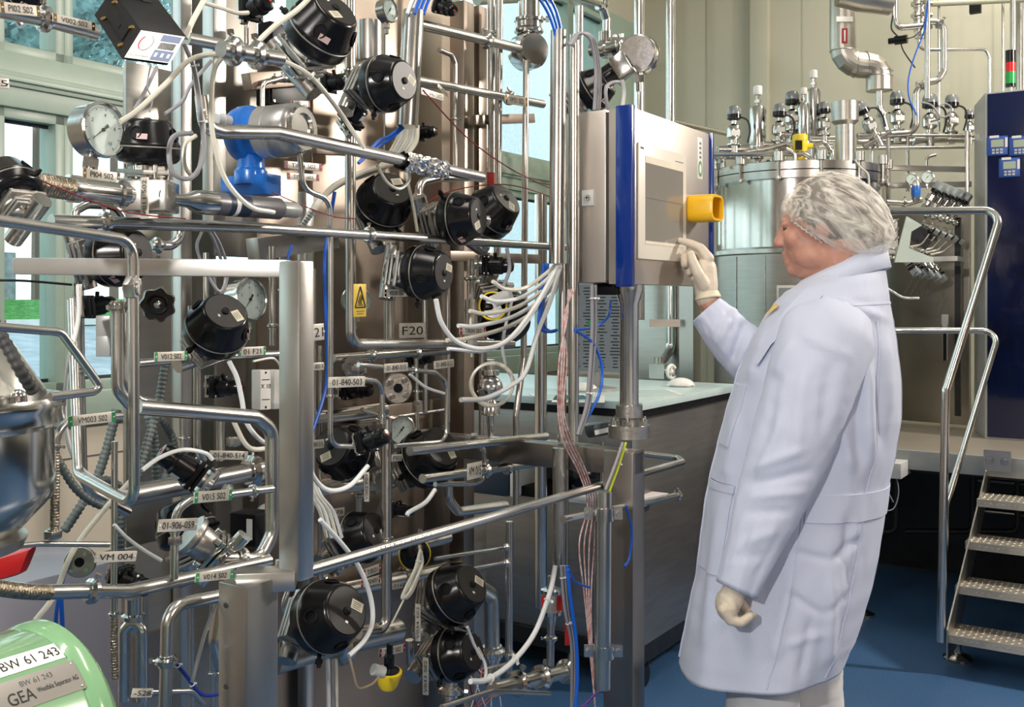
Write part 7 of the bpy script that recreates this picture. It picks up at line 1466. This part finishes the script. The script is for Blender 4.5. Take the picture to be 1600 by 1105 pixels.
# sleeves
NF = [(1215, 560, 1198, 700, 9, -.007), (1258, 570, 1240, 720, 10, .008), (1300, 560, 1285, 680, 9, -.007), (1175, 735, 1262, 700, 6, .008), (1168, 756, 1275, 735, 6, -.008), (1165, 778, 1262, 768, 6, .007), (1160, 800, 1240, 800, 6, -.007), (1160, 850, 1215, 830, 6, .006), (1145, 870, 1200, 868, 5, -.005), (1140, 890, 1160, 840, 5, .005), (1250, 520, 1330, 560, 7, .008), (1240, 530, 1205, 590, 8, .008), (1225, 640, 1180, 760, 8, .007), (1190, 760, 1150, 880, 7, -.005)]
FF = [(1150, 480, 1120, 540, 5, .010), (1165, 500, 1140, 570, 5, -.010), (1120, 500, 1110, 530, 4, .006), (1178, 515, 1150, 580, 6, .010), (1135, 480, 1150, 520, 4, -.006)]
def sleeve(name, pts, rs, folds, flat, fr0):
    cp_ = cat_(pts, 16); N_ = len(cp_); ns = 64; m = MB(); vs = []; pt_ = None; xx = None
    def R(f):
        g = f*(len(rs)-1); i = min(int(g), len(rs)-2); return rs[i]+(rs[i+1]-rs[i])*(g-i)
    for i, p in enumerate(cp_):
        t = (cp_[min(i+1, N_-1)]-cp_[max(i-1, 0)]).normalized()
        if pt_ is None: xx = (fr0-t*fr0.dot(t)).normalized()
        else: xx = pt_.rotation_difference(t) @ xx; xx = (xx-t*xx.dot(t)).normalized()
        yy = t.cross(xx); pt_ = t; r = R(i/(N_-1))
        for j in range(ns):
            a = 2*PI*j/ns; d = (xx*math.cos(a)+yy*math.sin(a)*flat); q = p+d*r; px, py = topx(q); e = sum(seg(px, py, s) for s in folds)+.004*noise.noise(Vector((a*1.6, i*.08, 2)))+.002*noise.noise(Vector((a*4, i*.3, 7))); vs.append(q+d.normalized()*e)
    L = (N_-1)*ns
    for k_, (s_, back_) in enumerate(((.90, .002), (.86, .05))):
        c = cp_[-1]; t = pt_
        for j in range(ns): vs.append(c+(vs[L+j]-c)*s_-t*back_)
    m.add(vs, [(i*ns+j, (i+1)*ns+j, (i+1)*ns+(j+1) % ns, i*ns+(j+1) % ns) for i in range(N_+1) for j in range(ns)]); o = obj(name, m, COAT, coat, ang=180); return cp_, vs, ns, N_
sleeve('left_sleeve', [at(1310, 478, 2.50), at(1290, 530, 2.41), at(1262, 620, 2.38), at(1230, 715, 2.365), at(1195, 805, 2.35), at(1150, 922, 2.33)], [.080, .112, .104, .092, .074, .048], NF, .82, Vector((1, 0, 0)))
sleeve('right_sleeve', [at(1290, 515, 2.68), at(1245, 560, 2.69), at(1195, 572, 2.66), at(1150, 535, 2.67), at(1104, 484, 2.69)], [.10, .088, .076, .066, .048], FF, .95, Vector((0, 0, 1)))
# gloves
def glove(name, chains, palm, cuff, label):
    m = MB()
    for pts, rs in chains: caps(m, [at(*p) for p in pts], rs, 14)
    for c, R3, ax3 in palm: ell(m, at(*c), R3, ax3, 20)
    g = remesh(name, m, .0021, GLOVE, man, sm=4)
    c0, c1, r0 = cuff; a, b = at(*c0), at(*c1); d = (b-a).normalized(); m = MB(); m.lathe([(r0*.94, -.012), (r0, -.006), (r0*1.06, 0), (r0*1.1, .003), (r0*1.04, .006), (r0*.9, .004)], b, d, 36, False); obj('rolled_cuff', m, mat('glove cuff', (.66, .60, .44), 0, .5), g); return g
up_ = (at(1108, 400, 2.7)-at(1103, 460, 2.7)).normalized(); ey_ = Vector((.2, .98, 0)); ex_ = ey_.cross(up_).normalized()
glove('right_glove', [
    ([(1104, 466, 2.695), (1103, 445, 2.70), (1102, 420, 2.705)], [.029, .032, .030]),
    ([(1107, 404, 2.695), (1095, 388, 2.700), (1078, 380, 2.712), (1062, 376, 2.722)], [.0155, .0125, .0105, .0085]),
    ([(1103, 406, 2.715), (1082, 393, 2.728), (1069, 401, 2.730), (1069, 414, 2.722)], [.0150, .0120, .0110, .0095]),
    ([(1101, 413, 2.735), (1084, 405, 2.750), (1074, 415, 2.750), (1076, 427, 2.740)], [.0140, .0115, .0105, .0090]),
    ([(1099, 421, 2.748), (1087, 419, 2.764), (1080, 428, 2.760), (1083, 436, 2.750)], [.0125, .0100, .0092, .0080]),
    ([(1100, 446, 2.680), (1091, 428, 2.668), (1083, 410, 2.668), (1079, 397, 2.674)], [.0185, .0155, .0130, .0105])],
    [((1101, 425, 2.712), (.024, .036, .040), (ex_, ey_, up_))], ((1102, 440, 2.70), (1106, 464, 2.695), .0315), 'latex')
hx = Vector((.85, .2, -.45)).normalized()
ch = [([(1149, 918, 2.33), (1142, 936, 2.33), (1137, 950, 2.33)], [.027, .029, .026])]
for i, (dy, ln, rr2) in enumerate(((0, .9, 1.0), (.017, 1.0, 1.05), (.034, .95, 1.0), (.050, .8, .88))):
    Y0 = 2.305+dy; ch.append(([(1131+2*i, 953-i, Y0), (1141+1*i, 969-i, Y0), (1141+18*ln, 973-i, Y0), (1141+34*ln, 963-i, Y0+.002)], [.0135*rr2, .0122*rr2, .0110*rr2, .0092*rr2]))
ch.append(([(1146, 932, 2.36), (1158, 944, 2.375), (1166, 954, 2.372), (1168, 962, 2.365)], [.016, .0135, .0115, .010]))
glove('left_glove', ch, [((1135, 946, 2.33), (.021, .038, .036), (Vector((.95, .3, 0)).normalized(), Vector((-.3, .95, 0)).normalized(), Z))], ((1140, 935, 2.33), (1150, 914, 2.33), .030), 'latex')
# trousers and shoes
m = MB()
def leg(cx, w, Yc, zb):
    pts = [at(cx, 985, Yc), at(cx+2, 1080, Yc), at(cx+4, 1150, Yc)]; pts += [Vector((pts[-1].x, Yc, .45)), Vector((pts[-1].x, Yc, .06))]; cp_ = cat_(pts, 14); vs = []; ns = 40; r0 = w/2/F*Yc
    for i, p in enumerate(cp_):
        f = i/(len(cp_)-1)
        for j in range(ns):
            a = 2*PI*j/ns; d = Vector((math.cos(a), math.sin(a)*1.05, 0)); e = .010*noise.noise(Vector((a*1.3, i*.16, cx)))+.004*noise.noise(Vector((a*3, i*.35, cx+4))); vs.append(p+d*(r0*(1-.25*f)+e))
    m.add(vs, [(i*ns+j, (i+1)*ns+j, (i+1)*ns+(j+1) % ns, i*ns+(j+1) % ns) for i in range(len(cp_)-1) for j in range(ns)])
leg(1188, 118, 2.50, 0); leg(1258, 118, 2.64, 0); obj('trousers', m, TROU, man, ang=180)
for s in (0, 1):
    q = at((1192, 1262)[s], 1150, (2.5, 2.64)[s]); q.z = 0; m = MB(); ell(m, q+fwd*.05+Z*.045, (.14, .048, .045), (fwd, lft, Z)); m.v = [Vector((v.x, v.y, max(v.z, .001))) for v in m.v]; obj('shoe', m, BLK2, man)
